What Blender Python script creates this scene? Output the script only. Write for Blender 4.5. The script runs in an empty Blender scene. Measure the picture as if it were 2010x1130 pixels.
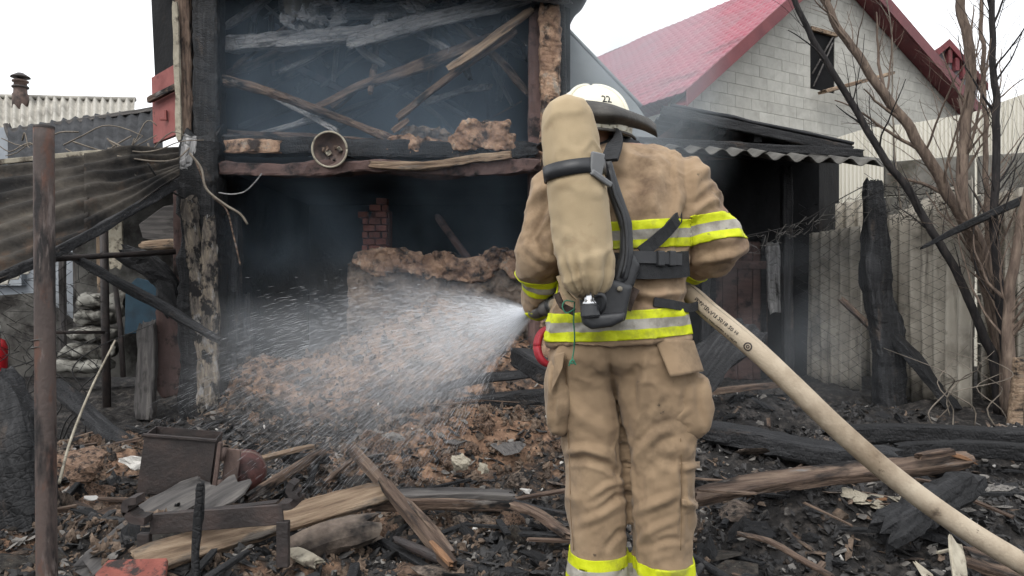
import bpy, bmesh, math, random
import numpy as np
from mathutils import Vector, Matrix, Euler

random.seed(7); RNG = np.random.default_rng(7)
S = bpy.context.scene
COL = S.collection
F = 1462.0; CH = 1.15            # focal length in photo pixels, camera height (m)

# ------------------------------------------------------------------ camera
cam_d = bpy.data.cameras.new('camera'); cam = bpy.data.objects.new('camera', cam_d)
COL.objects.link(cam); cam.location = (0, 0, CH); cam.rotation_euler = (math.pi/2, 0, 0)
cam_d.sensor_width = 36; cam_d.lens = F/2010*36; cam_d.clip_end = 2000; cam_d.clip_start = .02
S.camera = cam
# ------------------------------------------------------------------ sky, sun, exposure
SUN_EL, SUN_AZ = math.radians(48), math.radians(205)     # azimuth: clockwise from +Y
W = bpy.data.worlds.new('World'); S.world = W; W.use_nodes = True
nt = W.node_tree; nt.nodes.clear()
sky = nt.nodes.new('ShaderNodeTexSky'); sky.sky_type = 'NISHITA'; sky.sun_disc = False
sky.sun_elevation = SUN_EL; sky.sun_rotation = SUN_AZ; sky.dust_density = 3; sky.air_density = 1.0
hs = nt.nodes.new('ShaderNodeHueSaturation'); hs.inputs['Saturation'].default_value = .14
bg = nt.nodes.new('ShaderNodeBackground'); bg.inputs['Strength'].default_value = .15
wo = nt.nodes.new('ShaderNodeOutputWorld')
ov = nt.nodes.new('ShaderNodeMix'); ov.data_type = 'RGBA'; ov.inputs[0].default_value = .78; ov.inputs[7].default_value = (4.9, 5.0, 5.15, 1)   # even white cloud layer over the sky
nt.links.new(sky.outputs[0], hs.inputs['Color']); nt.links.new(hs.outputs[0], ov.inputs[6]); nt.links.new(ov.outputs[2], bg.inputs['Color']); nt.links.new(bg.outputs[0], wo.inputs[0])
sl = bpy.data.lights.new('sun', 'SUN'); sl.energy = 0.7; sl.angle = math.radians(30); sl.color = (1, .96, .9)
so = bpy.data.objects.new('sun', sl); COL.objects.link(so)
sd = Vector((math.sin(SUN_AZ)*math.cos(SUN_EL), math.cos(SUN_AZ)*math.cos(SUN_EL), math.sin(SUN_EL)))
so.rotation_euler = sd.to_track_quat('Z', 'Y').to_euler(); so.location = (0, -5, 12)
S.view_settings.view_transform = 'Standard'; S.view_settings.look = 'None'
S.view_settings.exposure = 1.1; S.view_settings.gamma = 1
S.render.engine = 'CYCLES'
cy = S.cycles
cy.use_denoising = True; cy.max_bounces = 6; cy.diffuse_bounces = 3; cy.glossy_bounces = 2; cy.transparent_max_bounces = 24
cy.transmission_bounces = 4; cy.volume_bounces = 1; cy.volume_step_rate = 2.0; cy.volume_max_steps = 96
cy.use_adaptive_sampling = True; cy.adaptive_threshold = .02; cy.caustics_reflective = False; cy.caustics_refractive = False

# ------------------------------------------------------------------ helpers
def P(u, v, Y): return Vector(((u-1005)/F*Y, Y, CH+(565-v)/F*Y))
def G(u, v, z=0.0): return P(u, v, (CH-z)*F/(v-565))
def lin(c):
    return tuple(((x/255)/12.92 if x/255 <= .04045 else ((x/255+.055)/1.055)**2.4) for x in c)

def _hash(i, j, k, s):
    h = (i.astype(np.int64)*374761393 + j.astype(np.int64)*668265263 + k.astype(np.int64)*1274126177 + s*974711) & 0xffffffff
    h = ((h ^ (h >> 13))*1274126177) & 0xffffffff
    h = h ^ (h >> 16)
    return (h & 0xffffff)/float(0xffffff)*2-1
def vnoise(p, seed=0):
    p = np.asarray(p, float); f = np.floor(p); t = p-f; t = t*t*t*(t*(t*6-15)+10); f = f.astype(np.int64)
    r = 0
    for a in (0, 1):
        wa = t[:, 0] if a else 1-t[:, 0]
        for b in (0, 1):
            wb = t[:, 1] if b else 1-t[:, 1]
            for c in (0, 1):
                wc = t[:, 2] if c else 1-t[:, 2]
                r = r + wa*wb*wc*_hash(f[:, 0]+a, f[:, 1]+b, f[:, 2]+c, seed)
    return r
def fbm(p, oc=4, seed=0, gain=.5):
    p = np.asarray(p, float); r = 0; a = 1
    for o in range(oc):
        r = r + a*vnoise(p*(2.03**o)+o*17.3, seed+o); a *= gain
    return r

def tag(o, label=None, cat=None, group=None, kind=None):
    if label: o['label'] = label
    if cat: o['category'] = cat
    if group: o['group'] = group
    if kind: o['kind'] = kind
    return o
def mesh_from(name, verts, faces, smooth=False):
    me = bpy.data.meshes.new(name)
    verts = np.asarray(verts, float).reshape(-1, 3)
    me.from_pydata(verts.tolist(), [], [list(map(int, f)) for f in faces] if not isinstance(faces, np.ndarray) else faces.tolist())
    me.update()
    if smooth: me.polygons.foreach_set('use_smooth', [True]*len(me.polygons))
    return me
def link(name, me, mat=None, parent=None, loc=None):
    o = bpy.data.objects.new(name, me); COL.objects.link(o)
    if mat is not None and me is not None and not me.materials:
        for m in (mat if isinstance(mat, (list, tuple)) else [mat]): me.materials.append(m)
    if loc is not None: o.location = loc
    if parent is not None:
        o.parent = parent
        o.matrix_parent_inverse = Matrix.Translation(-parent.location) if parent.parent is None else Matrix.Identity(4)
        if parent.parent is not None:
            o.matrix_parent_inverse = world_inv(parent)
    return o
WM = {}
def world_of(o):
    m = o.matrix_basis.copy()
    if o.parent is not None: m = world_of(o.parent) @ o.matrix_parent_inverse @ m
    return m
def world_inv(o): return world_of(o).inverted()
def empty(name, loc, label, cat, group=None):
    o = bpy.data.objects.new(name, None); COL.objects.link(o); o.location = loc; o.empty_display_size = .1
    return tag(o, label, cat, group)
def part(name, me, mat, parent, kind=None):
    o = bpy.data.objects.new(name, me); COL.objects.link(o)
    if mat is not None and not me.materials:
        for m in (mat if isinstance(mat, (list, tuple)) else [mat]): me.materials.append(m)
    o.parent = parent; o.matrix_parent_inverse = world_inv(parent)
    if kind: o['kind'] = kind
    return o
def thing(name, me, mat, label, cat, group=None, kind=None):
    o = bpy.data.objects.new(name, me); COL.objects.link(o)
    if mat is not None and not me.materials:
        for m in (mat if isinstance(mat, (list, tuple)) else [mat]): me.materials.append(m)
    return tag(o, label, cat, group, kind)

# ---- mesh makers (world coordinates unless said)
class MB:
    def __init__(s): s.v = []; s.f = []
    def add(s, v, f):
        o = len(s.v); s.v.extend([tuple(map(float, x)) for x in v]); s.f.extend([[i+o for i in q] for q in f]); return s
    def mesh(s, name, smooth=False): return mesh_from(name, s.v, s.f, smooth)
BOXF = [(0,1,3,2),(4,6,7,5),(0,4,5,1),(2,3,7,6),(0,2,6,4),(1,5,7,3)]
def box_vf(c, s, R=None):
    c = Vector(c); v = []
    for a in (-.5, .5):
        for b in (-.5, .5):
            for d in (-.5, .5):
                p = Vector((a*s[0], b*s[1], d*s[2])); v.append(c+(R @ p if R else p))
    return v, BOXF
def box_me(name, c, s, R=None, bevel=0.0):
    v, f = box_vf(c, s, R); me = mesh_from(name, v, f)
    if bevel: bevel_me(me, bevel)
    return me
def bevel_me(me, w, seg=2):
    bm = bmesh.new(); bm.from_mesh(me)
    bmesh.ops.recalc_face_normals(bm, faces=bm.faces)
    bmesh.ops.bevel(bm, geom=list(bm.edges), offset=w, segments=seg, affect='EDGES', profile=.5)
    bm.to_mesh(me); bm.free(); me.update()
def prism_me(name, poly, d, bevel=0):
    """poly: list of coplanar world points, extruded by vector d"""
    n = len(poly); d = Vector(d)
    v = [Vector(p) for p in poly]+[Vector(p)+d for p in poly]
    f = [list(range(n))[::-1], list(range(n, 2*n))]+[(i, (i+1) % n, n+(i+1) % n, n+i) for i in range(n)]
    me = mesh_from(name, v, f)
    bm = bmesh.new(); bm.from_mesh(me); bmesh.ops.recalc_face_normals(bm, faces=bm.faces)
    if bevel: bmesh.ops.bevel(bm, geom=list(bm.edges), offset=bevel, segments=1, affect='EDGES')
    bm.to_mesh(me); bm.free(); return me
def resample(pts, step, smooth=False):
    pts = [np.array(p, float) for p in pts]
    if smooth and len(pts) > 2:
        out = []
        ext = [2*pts[0]-pts[1]]+pts+[2*pts[-1]-pts[-2]]
        for i in range(1, len(ext)-2):
            p0, p1, p2, p3 = ext[i-1:i+3]
            m = max(2, int(np.linalg.norm(p2-p1)/step))
            for k in range(m):
                t = k/m
                out.append(.5*((2*p1)+(-p0+p2)*t+(2*p0-5*p1+4*p2-p3)*t*t+(-p0+3*p1-3*p2+p3)*t**3))
        out.append(pts[-1]); return np.array(out)
    out = []
    for a, b in zip(pts[:-1], pts[1:]):
        m = max(1, int(np.linalg.norm(b-a)/step))
        for k in range(m): out.append(a+(b-a)*k/m)
    out.append(pts[-1]); return np.array(out)
def frames(pts, up):
    T = np.gradient(pts, axis=0); T /= np.linalg.norm(T, axis=1)[:, None]+1e-9
    up = np.array(up, float)
    N = []; n = up-T[0]*np.dot(up, T[0])
    if np.linalg.norm(n) < 1e-3: n = np.cross(T[0], [0.3, 1, .2])
    n /= np.linalg.norm(n)
    for t in T:
        n = n-t*np.dot(n, t); n /= np.linalg.norm(n)+1e-9; N.append(n.copy())
    N = np.array(N); B = np.cross(T, N); return T, N, B
def tube_vf(pts, r, seg=8, up=(0, 0, 1), cap=True):
    pts = np.array([tuple(p) for p in pts], float); n = len(pts)
    r = np.broadcast_to(np.array(r, float), (n,)) if np.ndim(r) <= 1 and np.size(r) in (1, n) else np.interp(np.linspace(0, 1, n), np.linspace(0, 1, len(r)), r)
    T, N, B = frames(pts, up)
    a = np.linspace(0, 2*np.pi, seg, endpoint=False)
    V = pts[:, None]+r[:, None, None]*(np.cos(a)[None, :, None]*B[:, None]+np.sin(a)[None, :, None]*N[:, None])
    V = V.reshape(-1, 3); Fc = []
    for i in range(n-1):
        for k in range(seg):
            Fc.append((i*seg+k, i*seg+(k+1) % seg, (i+1)*seg+(k+1) % seg, (i+1)*seg+k))
    if cap:
        Fc.append(tuple(range(seg))[::-1]); Fc.append(tuple((n-1)*seg+k for k in range(seg)))
    return V, Fc
def tube_me(name, pts, r, seg=8, step=None, smooth=True, up=(0, 0, 1)):
    if step: pts = resample(pts, step, True)
    v, f = tube_vf(pts, r, seg, up); return mesh_from(name, v, f, smooth)
_bseed = [100]
def beam_me(name, pts, w, h, rough=.14, up=(0, 0, 1), step=.05, jag=.5, M=14, sq=.32, bend=.0, taper=(1, 1), fine=.06):
    """a weathered / burnt timber: superellipse section lofted along pts, broken ends. Local X runs along the grain. Returns (mesh, matrix)."""
    _bseed[0] += 1; sd_ = _bseed[0]
    pts = np.array([tuple(p) for p in pts], float)
    d = pts[-1]-pts[0]; L = np.linalg.norm(d); d /= L
    upv = np.array(up, float); y = np.cross(upv, d)
    if np.linalg.norm(y) < 1e-3: y = np.cross([0, 1, 0], d)
    y /= np.linalg.norm(y); z = np.cross(d, y)
    Mx = Matrix(((d[0], y[0], z[0], pts[0][0]), (d[1], y[1], z[1], pts[0][1]), (d[2], y[2], z[2], pts[0][2]), (0, 0, 0, 1)))
    R3 = np.stack([d, y, z], 1); loc = (pts-pts[0]) @ R3
    q = resample(loc, step, len(pts) > 2); n = len(q)
    if bend: q[:, 1:] += bend*np.stack([vnoise(np.stack([q[:, 0]*2.0, q[:, 0]*0, q[:, 0]*0], 1), sd_), vnoise(np.stack([q[:, 0]*2.0, q[:, 0]*0+9, q[:, 0]*0], 1), sd_)], 1)
    T, N, B = frames(q, (0, 0, 1))
    a = np.linspace(0, 2*np.pi, M, endpoint=False)+np.pi/M
    ca, sa = np.cos(a), np.sin(a)
    cx = np.sign(ca)*np.abs(ca)**sq*w/2; cz = np.sign(sa)*np.abs(sa)**sq*h/2
    tp = np.interp(np.linspace(0, 1, n), np.linspace(0, 1, len(taper)), taper)
    V = q[:, None]+tp[:, None, None]*(cx[None, :, None]*B[:, None]+cz[None, :, None]*N[:, None])
    s0 = min(w, h)
    fl = V.reshape(-1, 3)
    nz = fbm(fl*np.array([3.5, 1.2/s0, 1.2/s0]), 3, sd_)*rough + fbm(fl*np.array([22, 4/s0, 4/s0]), 2, sd_+50)*fine
    ctr = np.repeat(q, M, 0); V = (ctr+(fl-ctr)*(1+nz[:, None])).reshape(n, M, 3)
    jl = jag*max(w, h)
    rr = np.random.default_rng(sd_)
    V[0] += -T[0]*rr.uniform(-.2, 1, (M, 1))*jl; V[-1] += T[-1]*rr.uniform(-.2, 1, (M, 1))*jl
    V[0] = q[0]+(V[0]-q[0])*.82; V[-1] = q[-1]+(V[-1]-q[-1])*.82
    verts = list(V.reshape(-1, 3))+[q[0]+T[0]*jl*.2, q[-1]-T[-1]*jl*.2]
    Fc = []
    for i in range(n-1):
        for k in range(M): Fc.append((i*M+k, i*M+(k+1) % M, (i+1)*M+(k+1) % M, (i+1)*M+k))
    c0 = n*M; c1 = c0+1
    for k in range(M):
        Fc.append((c0, (k+1) % M, k)); Fc.append((c1, (n-1)*M+k, (n-1)*M+(k+1) % M))
    return mesh_from(name, verts, Fc, False), Mx
def beam_thing(name, label, cat, pts, w, h, mat, group=None, **k):
    me, Mx = beam_me(name, pts, w, h, **k); o = thing(name, me, mat, label, cat, group); o.matrix_basis = Mx; return o
def beam_part(name, parent, pts, w, h, mat, label=None, **k):
    me, Mx = beam_me(name, pts, w, h, **k); me.materials.append(mat)
    o = bpy.data.objects.new(name, me); COL.objects.link(o); o.matrix_basis = Mx; o.parent = parent; o.matrix_parent_inverse = world_inv(parent)
    if label: o['label'] = label
    return o
def patch_me(name, A, B, C, D, nu, nv, fn=None, thick=.006, smooth=True):
    """bilinear sheet A(top-left) B(top-right) C(bottom-right) D(bottom-left); fn(s,t)->offset along normal (arrays); s across A->B, t down"""
    A, B, C, D = [np.array(tuple(p), float) for p in (A, B, C, D)]
    s, t = np.meshgrid(np.linspace(0, 1, nu), np.linspace(0, 1, nv))
    s = s[..., None]; t = t[..., None]
    X = A*(1-s)*(1-t)+B*s*(1-t)+C*s*t+D*(1-s)*t
    n = np.cross(B-A, D-A); n = n/np.linalg.norm(n)
    if n[1] > 0: n = -n
    off = fn(s[..., 0], t[..., 0]) if fn else 0*s[..., 0]
    X1 = (X+n*(off+thick/2)[..., None]).reshape(-1, 3); X2 = (X+n*(off-thick/2)[..., None]).reshape(-1, 3)
    V = np.concatenate([X1, X2]); m = nu*nv; Fc = []
    for j in range(nv-1):
        for i in range(nu-1):
            a = j*nu+i; q = (a, a+1, a+nu+1, a+nu)
            Fc.append(q[::-1]); Fc.append(tuple(x+m for x in q))
    rim = [i for i in range(nu)]+[j*nu+nu-1 for j in range(1, nv)]+[(nv-1)*nu+i for i in range(nu-2, -1, -1)]+[j*nu for j in range(nv-2, 0, -1)]
    for a, b in zip(rim, rim[1:]+rim[:1]): Fc.append((a, b, b+m, a+m))
    me = mesh_from(name, V, Fc, smooth)
    bm = bmesh.new(); bm.from_mesh(me); bmesh.ops.recalc_face_normals(bm, faces=bm.faces); bm.to_mesh(me); bm.free()
    return me
def lathe_vf(prof, seg=24):
    """prof: list of (r,z) about local z"""
    a = np.linspace(0, 2*np.pi, seg, endpoint=False); v = []; f = []
    for r, z in prof:
        for x in a: v.append((r*math.cos(x), r*math.sin(x), z))
    for i in range(len(prof)-1):
        for k in range(seg): f.append((i*seg+k, i*seg+(k+1) % seg, (i+1)*seg+(k+1) % seg, (i+1)*seg+k))
    f.append(tuple(range(seg))[::-1]); f.append(tuple((len(prof)-1)*seg+k for k in range(seg)))
    return v, f
def xf(v, M): return [M @ Vector(p) for p in v]
def frame_m(o, z, x=(1, 0, 0)):
    z = Vector(z).normalized(); x = Vector(x); x = (x-z*x.dot(z)).normalized(); y = z.cross(x)
    return Matrix(((x.x, y.x, z.x, o[0]), (x.y, y.y, z.y, o[1]), (x.z, y.z, z.z, o[2]), (0, 0, 0, 1)))

# ---- implicit surfaces
def smin(a, b, k):
    h = np.clip(.5+.5*(b-a)/k, 0, 1); return b*(1-h)+a*h-k*h*(1-h)
def sd_cone(X, a, b, ra, rb, sx=None):
    a = np.array(a, float); b = np.array(b, float); ab = b-a
    t = np.clip(((X-a) @ ab)/np.dot(ab, ab), 0, 1)
    d = np.linalg.norm(X-a-t[:, None]*ab, axis=1); return d-(ra+(rb-ra)*t)
def sd_ell(X, c, r):
    c = np.array(c, float); r = np.array(r, float); q = np.linalg.norm((X-c)/r, axis=1); return (q-1)*r.min()
def sd_box(X, c, hs_, r=.01, R=None):
    q = X-np.array(c, float)
    if R is not None: q = q @ np.array(R)
    q = np.abs(q)-(np.array(hs_, float)-r)
    return np.linalg.norm(np.maximum(q, 0), axis=1)+np.minimum(q.max(1), 0)-r
def sd_loft(X, tab, ex=2.0):
    """tab rows: z, cx, cy, a, b"""
    tab = np.array(sorted(tab), float); z = X[:, 2]
    g = [np.interp(z, tab[:, 0], tab[:, i]) for i in range(1, 5)]
    q = ((np.abs((X[:, 0]-g[0])/g[2]))**ex+(np.abs((X[:, 1]-g[1])/g[3]))**ex)**(1/ex)
    d = (q-1)*np.minimum(g[2], g[3])
    dz = np.maximum(tab[0, 0]-z, z-tab[-1, 0])
    return np.maximum(d, dz)
def nets(fn, lo, hi, h):
    lo = np.array(lo, float); hi = np.array(hi, float); n = np.ceil((hi-lo)/h).astype(int)+1
    ax = [lo[i]+h*np.arange(n[i]) for i in range(3)]
    gx, gy, gz = np.meshgrid(*ax, indexing='ij')
    X = np.stack([gx.ravel(), gy.ravel(), gz.ravel()], 1)
    val = fn(X).reshape(n); val = np.where(val == 0, 1e-9, val)
    ins = val < 0; c = n-1
    sl_ = lambda A, d: A[d[0]:d[0]+c[0], d[1]:d[1]+c[1], d[2]:d[2]+c[2]]
    cor = [(a, b, d) for a in (0, 1) for b in (0, 1) for d in (0, 1)]
    cnt = sum(sl_(ins, d).astype(int) for d in cor); act = (cnt > 0) & (cnt < 8)
    ii = np.argwhere(act); idx = -np.ones(c, int); idx[act] = np.arange(len(ii))
    acc = np.zeros((len(ii), 3)); num = np.zeros(len(ii))
    for d0 in cor:
        for ax_ in range(3):
            if d0[ax_]: continue
            d1 = list(d0); d1[ax_] = 1
            a = val[tuple((ii+d0).T)]; b = val[tuple((ii+d1).T)]; cr = (a < 0) != (b < 0)
            t = np.where(cr, a/np.where(cr, a-b, 1), 0)
            p = np.tile(np.array(d0, float), (len(ii), 1)); p[:, ax_] = t
            acc[cr] += p[cr]; num[cr] += 1
    V = lo+h*(ii+acc/num[:, None]); Fq = []
    for ax_ in range(3):
        o1, o2 = [(1, 2), (2, 0), (0, 1)][ax_]
        sh = [slice(None)]*3; s0 = list(sh); s1 = list(sh)
        s0[ax_] = slice(0, c[ax_]); s1[ax_] = slice(1, n[ax_])
        e = ins[tuple(s0)] != ins[tuple(s1)]
        for o_ in (o1, o2):
            k = [slice(None)]*3; k[o_] = [0, e.shape[o_]-1]
            e[tuple(k)] = False
        q = np.argwhere(e)
        if not len(q): continue
        u1 = np.zeros(3, int); u1[o1] = 1; u2 = np.zeros(3, int); u2[o2] = 1
        g = lambda z: idx[tuple(z.T)]
        quad = np.stack([g(q-u1-u2), g(q-u2), g(q), g(q-u1)], 1)
        fl = ~ins[tuple(q.T)]
        quad[fl] = quad[fl][:, ::-1]; Fq.append(quad)
    Fq = np.concatenate(Fq); Fq = Fq[(Fq >= 0).all(1)]
    return V, Fq
def biggest(V, Fq):
    lab = np.arange(len(V))
    while True:
        m = lab[Fq].min(1); new = lab.copy()
        for k in range(4): np.minimum.at(new, Fq[:, k], m)
        new = new[new]
        if (new == lab).all(): break
        lab = new
    u, c = np.unique(lab[Fq[:, 0]], return_counts=True); k = u[np.argmax(c)]; Fk = Fq[lab[Fq[:, 0]] == k]
    used = np.unique(Fk); mp = -np.ones(len(V), int); mp[used] = np.arange(len(used)); return V[used], mp[Fk]
def vnormals(V, Fq):
    n = np.cross(V[Fq[:, 2]]-V[Fq[:, 0]], V[Fq[:, 3]]-V[Fq[:, 1]]); N = np.zeros_like(V)
    for k in range(4): np.add.at(N, Fq[:, k], n)
    return N/(np.linalg.norm(N, axis=1)[:, None]+1e-12)
def relax(V, Fq, it=1, lam=.5):
    for _ in range(it):
        A = np.zeros_like(V); c = np.zeros(len(V))
        for k in range(4):
            for m in (1, 3):
                np.add.at(A, Fq[:, k], V[Fq[:, (k+m) % 4]]); np.add.at(c, Fq[:, k], 1)
        V = V+lam*(A/np.maximum(c, 1)[:, None]-V)
    return V

# ------------------------------------------------------------------ materials
def mat(name, ramp, scale=(4, 4, 4), detail=6, rough=.85, bump=.3, bscale=30, overlay=None, cracks=None, spec=.3, metal=0, rnd=0.0, coat=0, sheen=0, distort=.4, nrough=.6, sat=.74):
    """ramp: [(pos, sRGB)], overlay: (sRGB, noise scale, threshold, softness), cracks: (scale vec, depth) voronoi checks as relief"""
    def ds(c): g_ = .3*c[0]+.55*c[1]+.15*c[2]; return tuple((g_+(x-g_)*sat)*.93 for x in c)
    ramp = [(p_, ds(c_)) for p_, c_ in ramp]
    if overlay: overlay = [(ds(q_[0]),)+tuple(q_[1:]) for q_ in (overlay if isinstance(overlay, list) else [overlay])]
    m = bpy.data.materials.new(name); m.use_nodes = True; t = m.node_tree; N = t.nodes; L = t.links
    b = N['Principled BSDF']; tc = N.new('ShaderNodeTexCoord'); mp = N.new('ShaderNodeMapping')
    L.new(tc.outputs['Object'], mp.inputs['Vector']); mp.inputs['Scale'].default_value = scale
    if rnd:
        oi = N.new('ShaderNodeObjectInfo'); vm = N.new('ShaderNodeVectorMath'); vm.operation = 'SCALE'; vm.inputs['Scale'].default_value = 37
        cb = N.new('ShaderNodeCombineXYZ'); L.new(oi.outputs['Random'], cb.inputs[0]); L.new(oi.outputs['Random'], cb.inputs[1]); L.new(cb.outputs[0], vm.inputs[0])
        L.new(vm.outputs[0], mp.inputs['Location'])
    nz = N.new('ShaderNodeTexNoise'); nz.inputs['Scale'].default_value = 1; nz.inputs['Detail'].default_value = detail; nz.inputs['Roughness'].default_value = nrough; nz.inputs['Distortion'].default_value = distort
    L.new(mp.outputs[0], nz.inputs['Vector'])
    cr = N.new('ShaderNodeValToRGB'); e = cr.color_ramp.elements
    while len(e) < len(ramp): e.new(.5)
    for i, (p, c) in enumerate(ramp): e[i].position = p; e[i].color = (*lin(c), 1)
    L.new(nz.outputs['Fac'], cr.inputs[0]); col = cr.outputs[0]
    if overlay:
        for (oc, os, th, sf) in (overlay if isinstance(overlay, list) else [overlay]):
            n2 = N.new('ShaderNodeTexNoise'); n2.inputs['Detail'].default_value = 5; n2.inputs['Roughness'].default_value = .65
            if np.ndim(os):
                m2 = N.new('ShaderNodeMapping'); m2.inputs['Scale'].default_value = os; L.new(tc.outputs['Object'], m2.inputs['Vector']); L.new(m2.outputs[0], n2.inputs['Vector']); n2.inputs['Scale'].default_value = 1
                if rnd: L.new(vm.outputs[0], m2.inputs['Location'])
            else:
                n2.inputs['Scale'].default_value = os; L.new(tc.outputs['Object'], n2.inputs['Vector'])
            mr = N.new('ShaderNodeMapRange'); mr.inputs['From Min'].default_value = th-sf; mr.inputs['From Max'].default_value = th+sf
            L.new(n2.outputs['Fac'], mr.inputs['Value'])
            mx = N.new('ShaderNodeMix'); mx.data_type = 'RGBA'; L.new(mr.outputs[0], mx.inputs[0]); L.new(col, mx.inputs[6]); mx.inputs[7].default_value = (*lin(oc), 1); col = mx.outputs[2]
    if rnd:
        hv = N.new('ShaderNodeHueSaturation'); mr = N.new('ShaderNodeMapRange'); mr.inputs['To Min'].default_value = 1-rnd; mr.inputs['To Max'].default_value = 1+rnd
        L.new(oi.outputs['Random'], mr.inputs['Value']); L.new(mr.outputs[0], hv.inputs['Value']); L.new(col, hv.inputs['Color']); col = hv.outputs[0]
    L.new(col, b.inputs['Base Color']); b.inputs['Roughness'].default_value = rough; b.inputs['Specular IOR Level'].default_value = spec; b.inputs['Metallic'].default_value = metal
    b.inputs['Coat Weight'].default_value = coat; b.inputs['Sheen Weight'].default_value = sheen
    nrm = None
    if bump:
        n3 = N.new('ShaderNodeTexNoise'); n3.inputs['Detail'].default_value = 5; n3.inputs['Roughness'].default_value = .65
        if np.ndim(bscale):
            m3 = N.new('ShaderNodeMapping'); m3.inputs['Scale'].default_value = bscale; L.new(tc.outputs['Object'], m3.inputs['Vector']); L.new(m3.outputs[0], n3.inputs['Vector']); n3.inputs['Scale'].default_value = 1
        else:
            n3.inputs['Scale'].default_value = bscale; L.new(tc.outputs['Object'], n3.inputs['Vector'])
        bp = N.new('ShaderNodeBump'); bp.inputs['Strength'].default_value = bump; bp.inputs['Distance'].default_value = .02; L.new(n3.outputs['Fac'], bp.inputs['Height']); nrm = bp
    if cracks:
        vo = N.new('ShaderNodeTexVoronoi'); vo.feature = 'DISTANCE_TO_EDGE'; m4 = N.new('ShaderNodeMapping'); m4.inputs['Scale'].default_value = cracks[0]
        L.new(tc.outputs['Object'], m4.inputs['Vector']); L.new(m4.outputs[0], vo.inputs['Vector']); vo.inputs['Scale'].default_value = 1
        mr = N.new('ShaderNodeMapRange'); mr.inputs['From Max'].default_value = .18; L.new(vo.outputs['Distance'], mr.inputs['Value'])
        bp = N.new('ShaderNodeBump'); bp.inputs['Strength'].default_value = cracks[1]; bp.inputs['Distance'].default_value = .03; L.new(mr.outputs[0], bp.inputs['Height'])
        if nrm: L.new(nrm.outputs[0], bp.inputs['Normal'])
        nrm = bp
    if nrm: L.new(nrm.outputs[0], b.inputs['Normal'])
    return m
M = {}
GR = (2.5, 34, 34)     # along-grain stretch
M['char'] = mat('charred_wood', [(.25, (14, 15, 17)), (.5, (30, 31, 34)), (.72, (58, 58, 60))], GR, rough=.7, bump=.5, bscale=(6, 50, 50), cracks=((46, 24, 24), .28), rnd=.2, overlay=((74, 62, 54), (3, 9, 9), .66, .06))
M['ash'] = mat('ash_grey_wood', [(.25, (88, 88, 90)), (.5, (142, 141, 141)), (.75, (182, 180, 178))], GR, rough=.9, bump=.5, bscale=(6, 50, 50), cracks=((12, 24, 24), .5), rnd=.15, overlay=((40, 38, 38), (3, 9, 9), .62, .08))
M['brown'] = mat('scorched_brown_wood', [(.30, (40, 31, 27)), (.46, (98, 76, 62)), (.58, (124, 100, 82)), (.72, (152, 126, 104))], GR, rough=.85, bump=.9, bscale=(5, 60, 60), rnd=.2, detail=9, overlay=[((24, 22, 22), (3, 11, 11), .56, .06), ((128, 120, 114), (4, 16, 16), .66, .05)])
M['tan'] = mat('pale_split_wood', [(.28, (78, 60, 46)), (.46, (142, 114, 88)), (.6, (168, 140, 110)), (.75, (190, 164, 132))], GR, rough=.85, bump=.9, bscale=(5, 60, 60), rnd=.15, detail=9, overlay=[((44, 38, 34), (3, 10, 10), .60, .05), ((118, 108, 98), (3, 14, 14), .62, .06)])
M['mottled'] = mat('mottled_burnt_wood', [(.28, (34, 31, 30)), (.44, (92, 84, 76)), (.56, (130, 116, 98)), (.7, (168, 150, 124))], (5, 20, 20), rough=.9, bump=.9, bscale=(12, 50, 50), detail=9, overlay=[((30, 28, 28), (7, 9, 9), .55, .04), ((148, 146, 144), (5, 12, 12), .63, .05)])
M['greyplank'] = mat('grey_plank', [(.25, (58, 56, 56)), (.5, (92, 88, 86)), (.75, (126, 120, 114))], GR, rough=.85, bump=.4, bscale=(5, 45, 45), rnd=.15, overlay=((30, 28, 28), (2, 5, 5), .6, .08))
M['maroonboard'] = mat('maroon_painted_wood', [(.25, (62, 44, 42)), (.6, (100, 74, 68)), (.8, (128, 98, 90))], (2, 9, 9), rough=.8, bump=.3, overlay=((32, 26, 26), 5, .6, .06), rnd=.1)
M['red'] = mat('faded_red_paint', [(.3, (142, 66, 62)), (.6, (166, 84, 78)), (.8, (148, 70, 64))], (5, 5, 5), rough=.7, bump=.15, overlay=((66, 40, 38), 9, .68, .05))
M['redboard'] = mat('scorched_red_board', [(.3, (122, 56, 46)), (.6, (154, 74, 60)), (.8, (138, 64, 54))], (7, 7, 7), rough=.8, bump=.5, bscale=20, overlay=[((52, 42, 40), 16, .56, .05), ((110, 96, 88), 9, .64, .05)])
M['rust'] = mat('rusty_steel', [(.25, (62, 48, 44)), (.5, (104, 82, 74)), (.75, (122, 94, 80))], (9, 9, 3), rough=.75, bump=.25, bscale=60, overlay=((40, 34, 34), 4, .58, .1), spec=.4)
M['darkiron'] = mat('burnt_iron', [(.25, (30, 25, 25)), (.5, (50, 41, 39)), (.75, (74, 56, 50))], (9, 9, 9), rough=.6, bump=.3, bscale=50, spec=.5, rnd=.1)
M['soot'] = mat('sooty_wall', [(.25, (13, 14, 16)), (.5, (26, 27, 30)), (.75, (44, 43, 45))], (3, 3, 1.5), rough=.95, bump=.6, bscale=9, overlay=((56, 46, 40), 2.2, .68, .08))
M['clay'] = mat('burnt_clay', [(.22, (92, 68, 54)), (.5, (144, 110, 86)), (.75, (176, 142, 116))], (7, 7, 7), rough=.95, bump=1.0, bscale=18, rnd=.2, overlay=[((56, 46, 42), 5, .54, .07), ((160, 148, 134), 7, .66, .05)], detail=9)
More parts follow.
